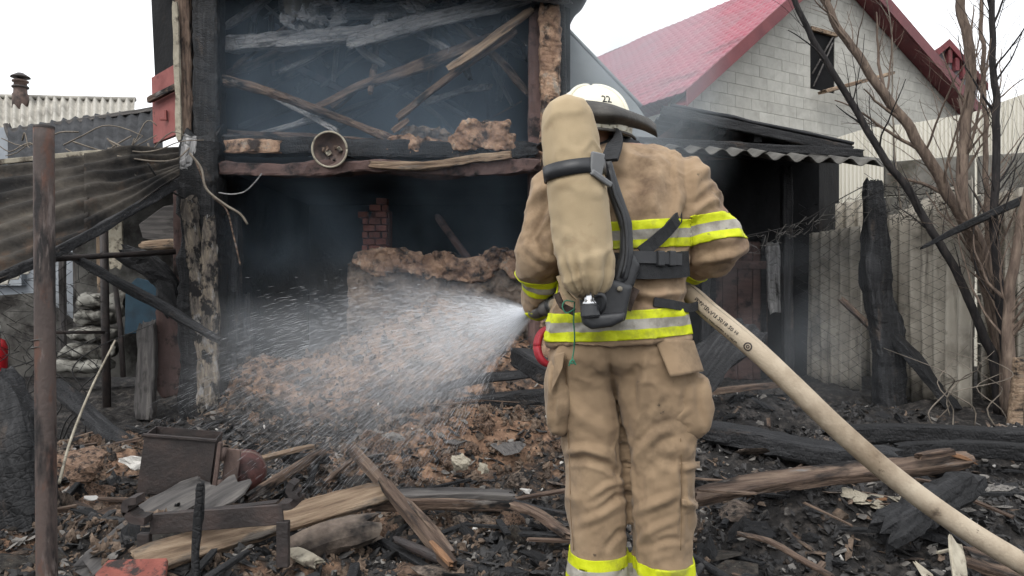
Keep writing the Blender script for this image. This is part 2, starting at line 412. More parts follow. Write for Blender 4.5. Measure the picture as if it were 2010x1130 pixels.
M['plaster'] = mat('scorched_plaster', [(.25, (72, 62, 56)), (.5, (126, 108, 94)), (.75, (160, 142, 124))], (4, 4, 7), rough=.95, bump=.6, bscale=20, overlay=((30, 28, 28), 2.5, .52, .1))
M['brick'] = mat('red_brick', [(.25, (104, 54, 44)), (.5, (136, 72, 58)), (.75, (152, 90, 72))], (8, 8, 8), rough=.9, bump=.5, bscale=30, rnd=.2, overlay=((46, 34, 32), 8, .62, .08))
M['slate'] = mat('fibre_cement', [(.25, (110, 106, 98)), (.5, (142, 136, 124)), (.75, (164, 158, 144))], (3, 3, 1.2), rough=.9, bump=.25, bscale=40, overlay=[((84, 80, 72), 1.7, .6, .12), ((70, 66, 60), (9, 9, .8), .68, .08)], rnd=.06)
M['slateold'] = mat('sooty_fibre_cement', [(.25, (40, 37, 34)), (.5, (70, 64, 57)), (.75, (96, 88, 76))], (3, 3, 6), rough=.9, bump=.5, bscale=30, detail=9, overlay=[((24, 23, 23), 2.2, .52, .10), ((78, 60, 46), 4, .62, .06), ((112, 108, 98), 7, .68, .04)])
M['slatelight'] = mat('weathered_pale_fibre_cement', [(.25, (150, 146, 136)), (.5, (180, 175, 163)), (.75, (196, 190, 176))], (2, 5, 2), rough=.9, bump=.2, bscale=30, overlay=((120, 114, 104), 1.0, .6, .1))
M['block'] = mat('grey_block', [(.25, (166, 164, 154)), (.5, (184, 182, 172)), (.75, (198, 196, 186))], (5, 5, 5), rough=.95, bump=.3, bscale=40, rnd=.05)
M['mortar'] = mat('mortar', [(.3, (174, 172, 162)), (.7, (192, 190, 180))], (9, 9, 9), rough=.95, bump=.4)
M['redroof'] = mat('red_metal_roof', [(.3, (160, 62, 82)), (.7, (178, 84, 100))], (3, 3, 3), rough=.5, bump=.15, bscale=5, spec=.4, sat=.78, overlay=[((150, 92, 102), 1.3, .58, .12), ((120, 62, 72), (.6, .6, 3), .62, .08)])
M['redtrim'] = mat('dark_red_trim', [(.3, (112, 40, 48)), (.7, (140, 58, 62))], (3, 3, 3), rough=.5, bump=.05)
M['cream'] = mat('cream_sheet_metal', [(.3, (208, 202, 184)), (.7, (224, 219, 202))], (1, 1, 1), rough=.5, bump=.05)
M['concrete'] = mat('mossy_concrete', [(.25, (96, 94, 88)), (.5, (130, 127, 119)), (.75, (150, 146, 136))], (3, 3, 3), rough=.95, bump=.4, bscale=25, overlay=((82, 78, 66), 2, .58, .1))
M['darkroof'] = mat('dark_roof_sheet', [(.25, (34, 36, 40)), (.5, (52, 54, 58)), (.75, (72, 73, 76))], (1.5, 8, 8), rough=.8, bump=.3, bscale=20)
M['black'] = mat('unlit_room_black', [(.3, (10, 11, 13)), (.7, (20, 21, 24))], (3, 3, 3), rough=1, bump=0)  # flat black standing for shade inside the window opening
M['greyroof'] = mat('grey_roof_sheet', [(.3, (128, 136, 140)), (.7, (150, 157, 160))], (2, 2, 2), rough=.7, bump=.1)
M['bark'] = mat('grey_brown_bark', [(.25, (76, 62, 54)), (.5, (118, 98, 84)), (.75, (150, 128, 108))], (30, 30, 6), rough=.9, bump=.5, bscale=(60, 60, 12))
M['barkdark'] = mat('scorched_bark', [(.25, (28, 26, 28)), (.5, (44, 41, 42)), (.75, (70, 62, 58))], (30, 30, 6), rough=.9, bump=.5, bscale=(60, 60, 12))
M['wire'] = mat('sooty_wire', [(.3, (58, 56, 54)), (.7, (96, 92, 86))], (9, 9, 9), rough=.6, bump=0, spec=.5)
M['wiredark'] = mat('burnt_wire', [(.3, (24, 24, 25)), (.7, (46, 44, 43))], (9, 9, 9), rough=.7, bump=0)
M['twig'] = mat('dry_twig', [(.3, (96, 86, 76)), (.7, (140, 128, 112))], (9, 9, 9), rough=.9, bump=0)
M['sack'] = mat('white_woven_sack', [(.3, (112, 110, 102)), (.7, (160, 158, 148))], (7, 7, 7), rough=.9, bump=.4, bscale=30, overlay=((66, 62, 56), 5, .54, .08), rnd=.15)
M['bluepaint'] = mat('blue_painted_board', [(.3, (24, 54, 74)), (.7, (36, 72, 92))], (4, 4, 4), rough=.7, bump=.1, overlay=((28, 40, 48), 3, .6, .12))  # blue set darker to carry the shade under the lean-to
M['palewall'] = mat('pale_blue_grey_wall', [(.3, (140, 148, 158)), (.7, (172, 180, 188))], (2, 2, 2), rough=.9, bump=.1, overlay=((120, 120, 118), 2, .62, .1))  # pale tone lowered to hold the shade of the left yard
M['greywall'] = mat('shaded_dirty_wall', [(.3, (72, 71, 68)), (.7, (112, 110, 104))], (3, 3, 3), rough=.95, bump=.5, overlay=((46, 43, 40), 2.5, .55, .08))  # grey darkened for the yard shade; patches vary at random
M['rubberdark'] = mat('dark_rubber', [(.3, (24, 25, 27)), (.7, (40, 41, 43))], (9, 9, 9), rough=.6, bump=.1)
M['white'] = mat('chipped_white', [(.3, (190, 186, 178)), (.7, (222, 218, 210))], (9, 9, 9), rough=.8, bump=.2, rnd=.1)
M['flake'] = mat('pale_flaking_sheet', [(.3, (142, 132, 112)), (.7, (188, 178, 154))], (12, 12, 12), rough=.9, bump=.3, rnd=.15, overlay=((88, 78, 66), 10, .6, .06))
# ================================================================== GROUND
MOUNDS = [  # x, y, sx, sy, h, clay
    (-.32, 4.75, .62, .55, .30, 1.0), (-.75, 4.5, .5, .4, .12, .8), (.35, 4.9, .5, .5, .16, .3),
    (-1.3, 7.0, .9, .6, .54, 1.0), (-.5, 7.05, .8, .6, .72, 1.0), (-2.3, 6.7, .35, .35, .40, 1.0), (.2, 6.6, .6, .5, .35, .5),
    (-2.6, 4.5, .6, .6, .14, .7), (-1.6, 3.3, .5, .4, .12, .6), (-2.2, 3.0, .5, .4, .1, .55), (-1.2, 2.9, .6, .3, .08, .45), (-.6, 3.5, .6, .4, .06, .6),
    (1.6, 4.6, .9, .6, .14, 0), (1.3, 3.4, .4, .35, .16, 0), (2.4, 3.6, .6, .4, .12, 0), (1.9, 6.6, .8, .5, .2, 0), (3.4, 5.2, .7, .6, .1, 0), (.1, 3.3, .6, .35, .05, .1)]
def ground_z(x, y, fine=True):
    x = np.atleast_1d(np.asarray(x, float)); y = np.atleast_1d(np.asarray(y, float))
    z = np.zeros_like(x)
    for (mx, my, sx, sy, h, c) in MOUNDS: z = z+h*np.exp(-((x-mx)/sx)**2-((y-my)/sy)**2)
    q = np.stack([x, y, x*0], 1)
    w = np.exp(-np.maximum(0, np.hypot(x, y-4)-7)**2/9)
    z = z+w*.05*fbm(q*1.7, 3, 3)
    if fine: z = z+w*(.030*np.abs(fbm(q*6, 3, 11))+.014*fbm(q*19, 3, 21))
    return z
def gz(x, y): return float(ground_z([x], [y])[0])
def clay_amt(x, y):
    c = np.zeros_like(x)
    for (mx, my, sx, sy, h, cl) in MOUNDS: c = np.maximum(c, cl*np.exp(-.6*((x-mx)/sx)**2-.6*((y-my)/sy)**2))
    return c
def grow(a, b, step, far):
    c = list(np.arange(a, b+1e-6, step)); s = step
    lo, hi = c[0], c[-1]; pre, post = [], []
    while hi < far: s *= 1.5; hi += s; post.append(hi)
    s = step
    while lo > -far: s *= 1.5; lo -= s; pre.append(lo)
    return np.array(pre[::-1]+c+post)
gx = grow(-4.2, 5.2, .024, 180); gy = grow(2.0, 9.0, .028, 180)
XX, YY = np.meshgrid(gx, gy); ZZ = ground_z(XX.ravel(), YY.ravel())
V = np.stack([XX.ravel(), YY.ravel(), ZZ], 1); nu, nv = len(gx), len(gy)
a = (np.arange(nv-1)[:, None]*nu+np.arange(nu-1)[None]).ravel()
me = mesh_from('ground', V, np.stack([a, a+1, a+nu+1, a+nu], 1), True)
at = me.attributes.new('clay', 'FLOAT', 'POINT'); at.data.foreach_set('value', clay_amt(XX.ravel(), YY.ravel()).astype(np.float32))
def ground_mat():
    m = bpy.data.materials.new('burnt_ground'); m.use_nodes = True; t = m.node_tree; N = t.nodes; L = t.links; b = N['Principled BSDF']
    tc = N.new('ShaderNodeTexCoord')
    def noise(sc, det=6, r=.65):
        n = N.new('ShaderNodeTexNoise'); n.inputs['Scale'].default_value = sc; n.inputs['Detail'].default_value = det; n.inputs['Roughness'].default_value = r; L.new(tc.outputs['Object'], n.inputs['Vector']); return n.outputs['Fac']
    def ramp(f, r):
        c = N.new('ShaderNodeValToRGB'); e = c.color_ramp.elements
        while len(e) < len(r): e.new(.5)
        for i, (p, k) in enumerate(r): e[i].position = p; e[i].color = (*lin(k), 1)
        L.new(f, c.inputs[0]); return c.outputs[0]
    def mix(f, a_, b_):
        x = N.new('ShaderNodeMix'); x.data_type = 'RGBA'; L.new(f, x.inputs[0]); L.new(a_, x.inputs[6]); L.new(b_, x.inputs[7]); return x.outputs[2]
    def rng(f, a_, b_):
        r = N.new('ShaderNodeMapRange'); r.inputs['From Min'].default_value = a_; r.inputs['From Max'].default_value = b_; L.new(f, r.inputs['Value']); return r.outputs[0]
    coal = ramp(noise(14), [(.3, (20, 20, 21)), (.52, (47, 45, 44)), (.68, (84, 79, 75)), (.78, (122, 117, 110))])
    clay = ramp(noise(18), [(.28, (70, 54, 45)), (.48, (122, 96, 78)), (.66, (152, 124, 102)), (.8, (174, 156, 138))])
    at_ = N.new('ShaderNodeAttribute'); at_.attribute_name = 'clay'
    ad = N.new('ShaderNodeMath'); ad.operation = 'ADD'; L.new(at_.outputs['Fac'], ad.inputs[0])
    sb = N.new('ShaderNodeMath'); sb.operation = 'MULTIPLY_ADD'; L.new(noise(4.5), sb.inputs[0]); sb.inputs[1].default_value = 2.2; sb.inputs[2].default_value = -1.1; L.new(sb.outputs[0], ad.inputs[1])
    L.new(mix(rng(ad.outputs[0], .3, .7), coal, clay), b.inputs['Base Color'])
    b.inputs['Roughness'].default_value = .9; b.inputs['Specular IOR Level'].default_value = .3
    bp = N.new('ShaderNodeBump'); bp.inputs['Strength'].default_value = .8; bp.inputs['Distance'].default_value = .03; L.new(noise(45), bp.inputs['Height']); L.new(bp.outputs[0], b.inputs['Normal'])
    return m
g = link('ground', me, ground_mat()); tag(g, 'burnt ground of black ash, coal and clay dust', 'ground', kind='structure')

def wave(n, amp, ax='s', seed=0, sag=0.0, ph=0.0):
    def fn(s, t):
        x = s if ax == 's' else t
        o = amp*np.cos(2*np.pi*(n*x+ph))
        if sag: o = o+sag*vnoise(np.stack([s.ravel()*2.3, t.ravel()*2.3, 0*s.ravel()+seed], 1), seed).reshape(s.shape)
        return o
    return fn
def ribs(n, amp, ax='s'):
    def fn(s, t):
        x = (s if ax == 's' else t)*n % 1.0
        return amp*(np.clip((np.abs(x-.5)-.12)/.08, 0, 1))
    return fn

# ================================================================== NEIGHBOUR'S GABLE HOUSE (right, behind)
dg = np.array([1, .612]); dg /= np.linalg.norm(dg); g0 = np.array([(1615-1005)/F*14, 14.0])   # gable plane: point + horizontal direction
nb = np.array([-.612, 1.0]); nb /= np.linalg.norm(nb)                                         # away from us
def on_gable(u, v):
    k = (u-1005)/F   # X = kY
    A = np.array([[dg[0], -k], [dg[1], -1.0]]); s_, Y = np.linalg.solve(A, -g0)
    return s_, CH+(565-v)/F*Y
def GP(s_, z, off=0.0): p = g0+dg*s_+nb*off; return Vector((p[0], p[1], z))
sL, zL = on_gable(1325, 178); sR, zR = on_gable(1888, 208); sA, zA = on_gable(1623, -72)
house = empty('block_house', GP(sA, 0), 'unfinished grey block house with steep red metal roof and gable window opening', 'house')
gable = [(sL+.15, -.1), (sR-.1, -.1), (sR-.1, zR-.05), (sA, zA-.1), (sL+.15, zL-.1)]
part('wall_core', prism_me('wall_core', [GP(s_, z, .02) for s_, z in gable], (nb[0]*.3, nb[1]*.3, 0)), M['mortar'], house)
wl, wt = on_gable(1590, 58); wr, wb = on_gable(1638, 183)
def clip(poly, a, b, c):   # keep a*x+b*y<=c
    out = []
    for i in range(len(poly)):
        p, q = poly[i], poly[(i+1) % len(poly)]; dp = a*p[0]+b*p[1]-c; dq = a*q[0]+b*q[1]-c
        if dp <= 0: out.append(p)
        if (dp < 0) != (dq < 0) and dp != dq:
            t = dp/(dp-dq); out.append((p[0]+(q[0]-p[0])*t, p[1]+(q[1]-p[1])*t))
    return out
def area(p): return abs(sum(p[i][0]*p[(i+1) % len(p)][1]-p[(i+1) % len(p)][0]*p[i][1] for i in range(len(p))))/2
bw, bh, jt = .40, .20, .005
row = 0; z = 2.05
while z < zA:
    s_ = sL-.4+(row % 2)*bw/2
    while s_ < sR+.2:
        poly = [(s_+jt/2, z+jt/2), (s_+bw-jt/2, z+jt/2), (s_+bw-jt/2, z+bh-jt/2), (s_+jt/2, z+bh-jt/2)]
        for (p, q) in ((gable[2], gable[3]), (gable[3], gable[4])):
            nx, nz_ = q[1]-p[1], -(q[0]-p[0]); c = nx*p[0]+nz_*p[1]
            if nx*sA+nz_*2 > c: nx, nz_, c = -nx, -nz_, -c
            poly = clip(poly, nx, nz_, c) if poly else poly
        poly = clip(clip(poly, -1, 0, -gable[0][0]), 1, 0, gable[1][0]) if poly else poly
        parts_ = [poly]
        if poly and s_ < wr and s_+bw > wl and z < wt and z+bh > wb:
            parts_ = [clip(poly, 1, 0, wl), clip(poly, -1, 0, -wr)]
            if z+bh > wt: parts_.append(clip(clip(clip(poly, 0, -1, -wt), -1, 0, -wl), 1, 0, wr))
            if z < wb: parts_.append(clip(clip(clip(poly, 0, 1, wb), -1, 0, -wl), 1, 0, wr))
        for pl in parts_:
            if pl and len(pl) > 2 and area(pl) > .003:
                j = random.uniform(0, .008)
                part('block', prism_me('block', [GP(a_, b_, -.002-j*.5) for a_, b_ in pl], (nb[0]*(.025+j*.5), nb[1]*(.025+j*.5), 0)), M['block'], house)
        s_ += bw
    z += bh; row += 1
# window opening: black panel painted as the unlit room, frame, plank sill, cross battens
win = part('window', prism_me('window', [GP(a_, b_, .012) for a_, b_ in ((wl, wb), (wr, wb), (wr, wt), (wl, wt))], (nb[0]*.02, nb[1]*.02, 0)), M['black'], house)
for (a1, a2, b1, b2) in ((wl-.02, wr+.02, wt-.02, wt+.05),):
    part('frame', prism_me('frame', [GP(a1, b1, -.06), GP(a2, b1, -.06), GP(a2, b2, -.06), GP(a1, b2, -.06)], (nb[0]*.06, nb[1]*.06, 0)), M['tan'], win)
for (p, q) in (((1594, 170), (1632, 85)), ((1592, 145), (1634, 70))):
    s1, z1 = on_gable(*p); s2, z2 = on_gable(*q)
    part('batten', tube_me('batten', [GP(s1, z1, -.03), GP(s2, z2, -.03)], .02, 4), M['greyplank'], win)
s1, z1 = on_gable(1592, 186); s2, z2 = on_gable(1700, 157)
beam_part('sill', win, [GP(s1, z1, -.25), GP(s2, z2, -.5)], .24, .07, M['tan'], jag=.2)
# roof planes (real ribs) + verge trim
Lr = 9.0
def roof_side(sE, zE, name):
    A = GP(sA, zA+.08, -.35); B = GP(sA, zA+.08, Lr); C = GP(sE, zE, Lr); D = GP(sE, zE, -.35)
    def fn(s, t):
        return .016*np.maximum(0, np.cos(2*np.pi*s*46))**2+.014*((t*26) % 1.0)+.02*vnoise(np.stack([s.ravel()*7, t.ravel()*5, s.ravel()*0], 1), 8).reshape(s.shape)
    return part(name, patch_me(name, A, B, C, D, 47*6, 27*4, fn, .012, False), M['redroof'], house)
roof_side(sL-.12, zL-.12, 'roof'); roof_side(sR+.25, zR-.2, 'roof')
def verge(sE, zE):
    d = Vector((GP(sE, zE)-GP(sA, zA))); 
    A = GP(sA, zA+.16, -.40); D = GP(sE, zE+.04, -.40)
    dn = Vector((0, 0, -.26))
    part('verge_board', prism_me('verge_board', [A, D, D+dn, A+dn], (nb[0]*.03, nb[1]*.03, 0)), M['redtrim'], house)
    part('soffit', prism_me('soffit', [GP(sA, zA-.12, -.36), GP(sE, zE-.2, -.36), GP(sE, zE-.2, -.02), GP(sA, zA-.12, -.02)], (0, 0, .02)), M['redtrim'], house)
verge(sL-.12, zL-.12); verge(sR+.25, zR-.2)
# side wall under the left eave
part('side_wall', prism_me('side_wall', [GP(sL+.15, -.1, .3), GP(sL+.15, zL-.25, .3), GP(sL+.15, zL-.25, Lr), GP(sL+.15, -.1, Lr)], (dg[0]*.2, dg[1]*.2, 0)), M['block'], house)

# small red gabled dormer house beyond, right
dh = empty('red_gabled_outbuilding', P(1870, 560, 19), 'small outbuilding with red trimmed gable and grey panel beyond the block house', 'building')
Yd = 19.0
a_, b_, c_ = P(1815, 118, Yd), P(1853, 86, Yd), P(1928, 172, Yd)
part('gable_panel', prism_me('gable_panel', [P(1820, 122, Yd), P(1853, 94, Yd), P(1918, 172, Yd), P(1918, 420, Yd), P(1825, 420, Yd)], (0, .15, 0)), M['palewall'], dh)
for (p, q) in ((a_, b_), (b_, c_)):
    part('verge_board', prism_me('verge_board', [p+Vector((0, -.25, .05)), q+Vector((0, -.25, .05)), q+Vector((0, -.25, -.13)), p+Vector((0, -.25, -.13))], (0, .05, 0)), M['redtrim'], dh)
part('roof', patch_me('roof', b_+Vector((0, -.2, 0)), c_+Vector((0, -.2, 0)), c_+Vector((.3, 4, 0)), b_+Vector((.3, 4, 0)), 20, 20, ribs(8, .03, 't'), .03), M['redtrim'], dh)
part('roof', patch_me('roof', b_+Vector((0, -.2, 0)), a_+Vector((0, -.2, 0)), a_+Vector((.3, 4, 0)), b_+Vector((.3, 4, 0)), 20, 20, ribs(8, .03, 't'), .03), M['redtrim'], dh)
for i in range(4):
    k = i/4
    part('rafter_end', box_me('rafter_end', P(1862+i*14, 112+i*15, Yd-.12), (.1, .16, .32)), M['redtrim'], dh)

# cream sheet-metal fence behind
cf = empty('cream_metal_fence', P(1850, 560, 11.6), 'tall cream ribbed sheet metal fence standing behind the block house gable', 'fence')
xs = [1600, 1700, 1800, 1905, 2015, 2120]; tops = [283, 252, 240, 222, 182, 176]
for i in range(5):
    u0, u1 = xs[i], xs[i+1]; Y0, Y1 = 11.4-i*.18, 11.4-(i+1)*.18+.02
    A = P(u0, tops[i], Y0); B = P(u1, tops[i+1], Y1); C = Vector((B.x, B.y, -.05)); D = Vector((A.x, A.y, -.05))
    part('sheet', patch_me('sheet', A, B, C, D, 78, 2, ribs(13, .02), .004, False), M['cream'], cf)
for i in (1, 3): part('post', tube_me('post', [P(xs[i]+4, 330, 11.5), Vector((P(xs[i]+4, 330, 11.5).x, 11.5, -.05))], .04, 8), M['rust'], cf)

# concrete slab wall above the slate fence
cw = empty('concrete_wall', P(1830, 700, 9.1), 'weathered grey concrete slab wall behind the corrugated fence panels', 'wall')
for (u0, u1, v0, v1, Y0, Y1) in ((1738, 1914, 318, 303, 9.2, 8.4), (1924, 2050, 305, 296, 8.2, 7.8)):
    A = P(u0, v0, Y0); B = P(u1, v1, Y1)
    zs = [A.z-.42, A.z-.95, A.z-1.5, A.z-2.05]
    zt = 0
    for k in range(4):
        h0 = 0 if k == 0 else .42+.55*(k-1)+.01; h1 = .42+.55*k if k < 4 else 0
        part('slab', prism_me('slab', [A-Vector((0, 0, h0)), B-Vector((0, 0, h0)), B-Vector((0, 0, h1)), A-Vector((0, 0, h1))], (.02, .09, 0), .008), M['concrete'], cw)
    part('base', prism_me('base', [Vector((A.x, A.y+.02, A.z-2.08)), Vector((B.x, B.y+.02, B.z-2.08)), Vector((B.x, B.y+.02, -.1)), Vector((A.x, A.y+.02, -.1))], (.02, .06, 0)), M['concrete'], cw)

# ================================================================== DARK GABLED OUTBUILDING (red gable under dark eave)
ob = empty('dark_roofed_outbuilding', P(1450, 560, 9.9), 'low outbuilding with dark overhanging roof and maroon gable under the eave', 'building')
A = P(1316, 207, 9.4); B = P(1676, 284, 9.4); Bb = P(1566, 314, 12.2); Ab = Vector((A.x-.0, 12.2, A.z+.1)); Bb.x = B.x+.08
def nclip(s, t): return .025*np.cos(2*np.pi*t*9)+.01*vnoise(np.stack([s.ravel()*9, t.ravel()*9, s.ravel()*0], 1), 4).reshape(s.shape)
part('roof', patch_me('roof', A, B, Bb, Ab, 30, 60, nclip, .03), M['darkroof'], ob)
beam_part('verge_board', ob, [A+Vector((-.1, .02, -.05)), B+Vector((-.03, .02, -.06))], .05, .12, M['char'], jag=.3)
part('gable_wall', prism_me('gable_wall', [P(1290, 270, 10.0), P(1342, 232, 10.0), P(1552, 284, 10.0), P(1552, 560, 10.0), P(1290, 560, 10.0)], (0, .12, 0)), M['maroonboard'], ob)
for i in range(5):
    p = P(1340+i*70, 222+i*15+8, 9.5); part('rafter', prism_me('rafter', [p, p+Vector((.1, 0, 0)), p+Vector((.1, 0, -.12)), p+Vector((0, 0, -.12))], (.05, 2.4, 0)), M['char'], ob)
# grey sheet roof right behind the burnt house, in the smoke
gr = empty('grey_sheet_roof_shed', P(1150, 560, 9.6), 'steep grey sheet roof of shed right behind the burnt house', 'shed')
part('roof', patch_me('roof', P(1080, 24, 9.22), P(1258, 210, 9.22), P(1235, 230, 11.0), P(1080, 80, 11.0), 14, 24, ribs(7, .02, 't'), .03), M['greyroof'], gr)
part('gable_wall', prism_me('gable_wall', [P(1086, 32, 9.15), P(1246, 200, 9.15), P(1290, 262, 9.15), P(1290, 560, 9.15), P(1086, 560, 9.15)], (0, .1, 0)), M['greyroof'], gr)
part('wall', prism_me('wall', [P(1086, 300, 9.10), P(1290, 300, 9.10), P(1290, 745, 9.10), P(1086, 745, 9.10)], (0, .03, 0)), M['soot'], gr)

# ================================================================== SHED WITH CORRUGATED EAVE (right)
M['sheddeck'] = mat('dull_grey_fibre_cement', [(.25, (78, 76, 72)), (.5, (106, 103, 97)), (.75, (128, 124, 116))], (3, 3, 3), rough=.9, bump=.4, bscale=30, overlay=((56, 54, 52), 2, .56, .1))
shed = empty('shed', P(1450, 740, 9.4), 'dark sooty shed with wavy corrugated eave and maroon door', 'shed')
ua = [1240, 1375, 1500, 1625, 1752]; va = [289, 299, 308, 317, 327]
for i in range(4):
    A = P(ua[i], va[i], 7.5); B = P(ua[i+1]+4, va[i+1], 7.5); C = Vector((B.x, 9.7, B.z+.55)); D = Vector((A.x, 9.7, A.z+.55))
    part('roof_sheet', patch_me('roof_sheet', D+Vector((0, 0, .012*(i % 2))), C+Vector((0, 0, .012*(i % 2))), B+Vector((0, 0, .012*(i % 2))), A+Vector((0, 0, .012*(i % 2))), 44, 14, wave(3, .032, 's', 6, .015), .008), M['sheddeck'], shed)
Yw = 9.3
part('wall', prism_me('wall', [P(1180, 330, Yw), P(1600, 300, Yw), P(1600, 748, Yw), P(1180, 748, Yw)], (0, .15, 0)), M['soot'], shed)
part('side_wall', prism_me('side_wall', [P(1600, 300, Yw), P(1600, 748, Yw), P(1640, 738, Yw+.9), P(1640, 320, Yw+.9)], (.05, 0, 0)), M['soot'], shed)
dr = part('door', box_me('door', P(1447, 610, Yw-.04), (.74, .05, 1.72), bevel=.008), M['maroonboard'], shed)
for k in range(4): part('plank', box_me('plank', P(1447, 610, Yw-.075)+Vector((-.28+.187*k, 0, 0)), (.176, .02, 1.68), bevel=.004), M['maroonboard'], dr)
part('crossbar', box_me('crossbar', P(1447, 520, Yw-.10), (.72, .03, .10), bevel=.005), M['maroonboard'], dr)
for u in (1398, 1497): part('door_frame', box_me('door_frame', P(u, 605, Yw-.06), (.07, .1, 1.85), bevel=.006), M['char'], shed)
beam_part('corner_board', shed, [P(1517, 480, 8.9), P(1522, 612, 8.9)], .17, .035, M['ash'], up=(0, 1, 0), jag=.25)
beam_part('post', shed, [P(1543, 330, 8.6), P(1546, 760, 8.6)], .12, .12, M['char'], up=(0, 1, 0))
beam_part('post', shed, [P(1385, 320, 8.2), P(1383, 770, 8.2)], .11, .11, M['char'], up=(0, 1, 0))
for k, z in enumerate((2.75, 2.85)): beam_part('purlin', shed, [Vector((.9, 8.0+k*.9, z)), Vector((3.75, 8.0+k*.9, z-.16))], .08, .1, M['char'])

# ================================================================== CORRUGATED FENCE + CHAIN LINK (right)
M['fencesheet'] = mat('beige_fibre_cement', [(.25, (138, 128, 112)), (.5, (172, 162, 143)), (.75, (190, 180, 160))], (3, 3, 1.2), rough=.9, bump=.3, bscale=40, sat=.62, overlay=[((100, 92, 78), 1.7, .60, .1), ((84, 76, 66), (10, 10, .8), .66, .07), ((70, 72, 52), 3, .70, .06)], rnd=.06)
cfn = empty('corrugated_fence', P(1735, 770, 8.2), 'fibre cement sheet fence of grey corrugated panels along the right boundary', 'fence')
def sheet(u0, vt0, vb0, Y0, u1, vt1, vb1, Y1, n=7):
    A, B, C, D = P(u0, vt0, Y0), P(u1, vt1, Y1), P(u1, vb1, Y1), P(u0, vb0, Y0)
    C.z -= .08; D.z -= .08
    part('panel', patch_me('panel', A, B, C, D, n*10+1, 10, wave(n, .042, seed=3, sag=.03), .008), M['fencesheet'], cfn)
sheet(1562, 462, 738, 9.5, 1696, 442, 752, 8.4); sheet(1728, 432, 768, 8.0, 1916, 345, 800, 6.9, 8); sheet(1926, 385, 790, 7.5, 2130, 340, 806, 7.0, 8)
sheet(2134, 350, 806, 6.98, 2380, 310, 826, 6.4, 8); sheet(1640, 400, 745, 9.6, 1735, 385, 755, 9.3, 4)
bp_ = beam_thing('burnt_fence_post', 'thick charred fence post standing in front of corrugated panels', 'post', [P(1714, 365, 7.6), P(1722, 560, 7.55), P(1745, 700, 7.5), P(1748, 835, 7.4)], .25, .22, M['char'], up=(0, 1, 0), rough=.24, jag=.5, taper=(.7, .9, 1.1, 1.2))
beam_thing('leaning_strut', 'short scorched brown strut leaning against the burnt fence post', 'strut', [P(1652, 588, 7.7), P(1742, 672, 7.6)], .09, .06, M['brown'], rough=.2)
beam_thing('leaning_strut', 'black burnt strut sloping from fence post foot towards tree', 'strut', [P(1762, 665, 7.3), P(1870, 800, 6.9)], .16, .09, M['char'], rough=.25)
beam_thing('charred_rail', 'black charred rail caught across the bare tree stems', 'rail', [P(1812, 485, 6.45), P(1900, 440, 6.3), P(2040, 378, 6.1)], .075, .065, M['char'], rough=.2, taper=(.5, 1, 1.1))
def chain(A, B, C, D, cell, rad, sagf, rip, seed):
    A, B, C, D = [np.array(tuple(p)) for p in (A, B, C, D)]; mb = MB(); rr = np.random.default_rng(seed)
    wid = np.linalg.norm(B-A); hei = np.linalg.norm(D-A); nx = int(wid/cell); ny = int(hei/(cell*.5))
    for i in range(nx):
        pts = []
        for j in range(ny+1):
            s = (i+.5+(.5 if (j+i) % 2 else -.5)*1.04)/nx; t = j/ny
            p = A*(1-s)*(1-t)+B*s*(1-t)+C*s*t+D*(1-s)*t
            p = p+np.array([.03*math.sin(t*9+s*5), .05*math.sin(s*11+t*6)+(.012 if j % 2 else -.0), sagf*math.sin(math.pi*s)*(1-t)])
            p = p+rr.normal(0, rip, 3); pts.append(p)
        v, f = tube_vf(pts, rad, 3, cap=False); mb.add(v, f)
    return mb
cl = empty('chain_link_fence', P(1600, 760, 7.4), 'sagging sooty chain link netting hung in front of corrugated panels', 'fence')
part('netting', chain(P(1568, 400, 8.3), P(1745, 362, 7.35), P(1752, 790, 7.35), P(1568, 750, 8.3), .10, .0034, -.05, .004, 1).mesh('netting'), M['wiredark'], cl, 'stuff')
part('netting', chain(P(1752, 365, 7.25), P(2060, 318, 6.95), P(2060, 806, 6.9), P(1756, 790, 7.25), .10, .0034, -.06, .004, 2).mesh('netting'), M['wiredark'], cl, 'stuff')
part('fallen_netting', chain(P(1440, 470, 7.7), P(1720, 352, 7.4), P(1700, 425, 7.5), P(1445, 500, 7.7), .06, .003, -.12, .035, 3).mesh('fallen_netting'), M['wire'], cl, 'stuff')
part('fallen_netting', chain(P(1700, 350, 7.2), P(1900, 350, 6.8), P(1860, 425, 6.8), P(1740, 440, 7.2), .055, .003, -.05, .03, 4).mesh('fallen_netting'), M['wiredark'], cl, 'stuff')
part('top_wire', tube_me('top_wire', [P(1440, 468, 7.7), P(1560, 440, 7.6), P(1640, 395, 7.5), P(1720, 352, 7.4)], .005, 5, .05), M['wiredark'], cl)

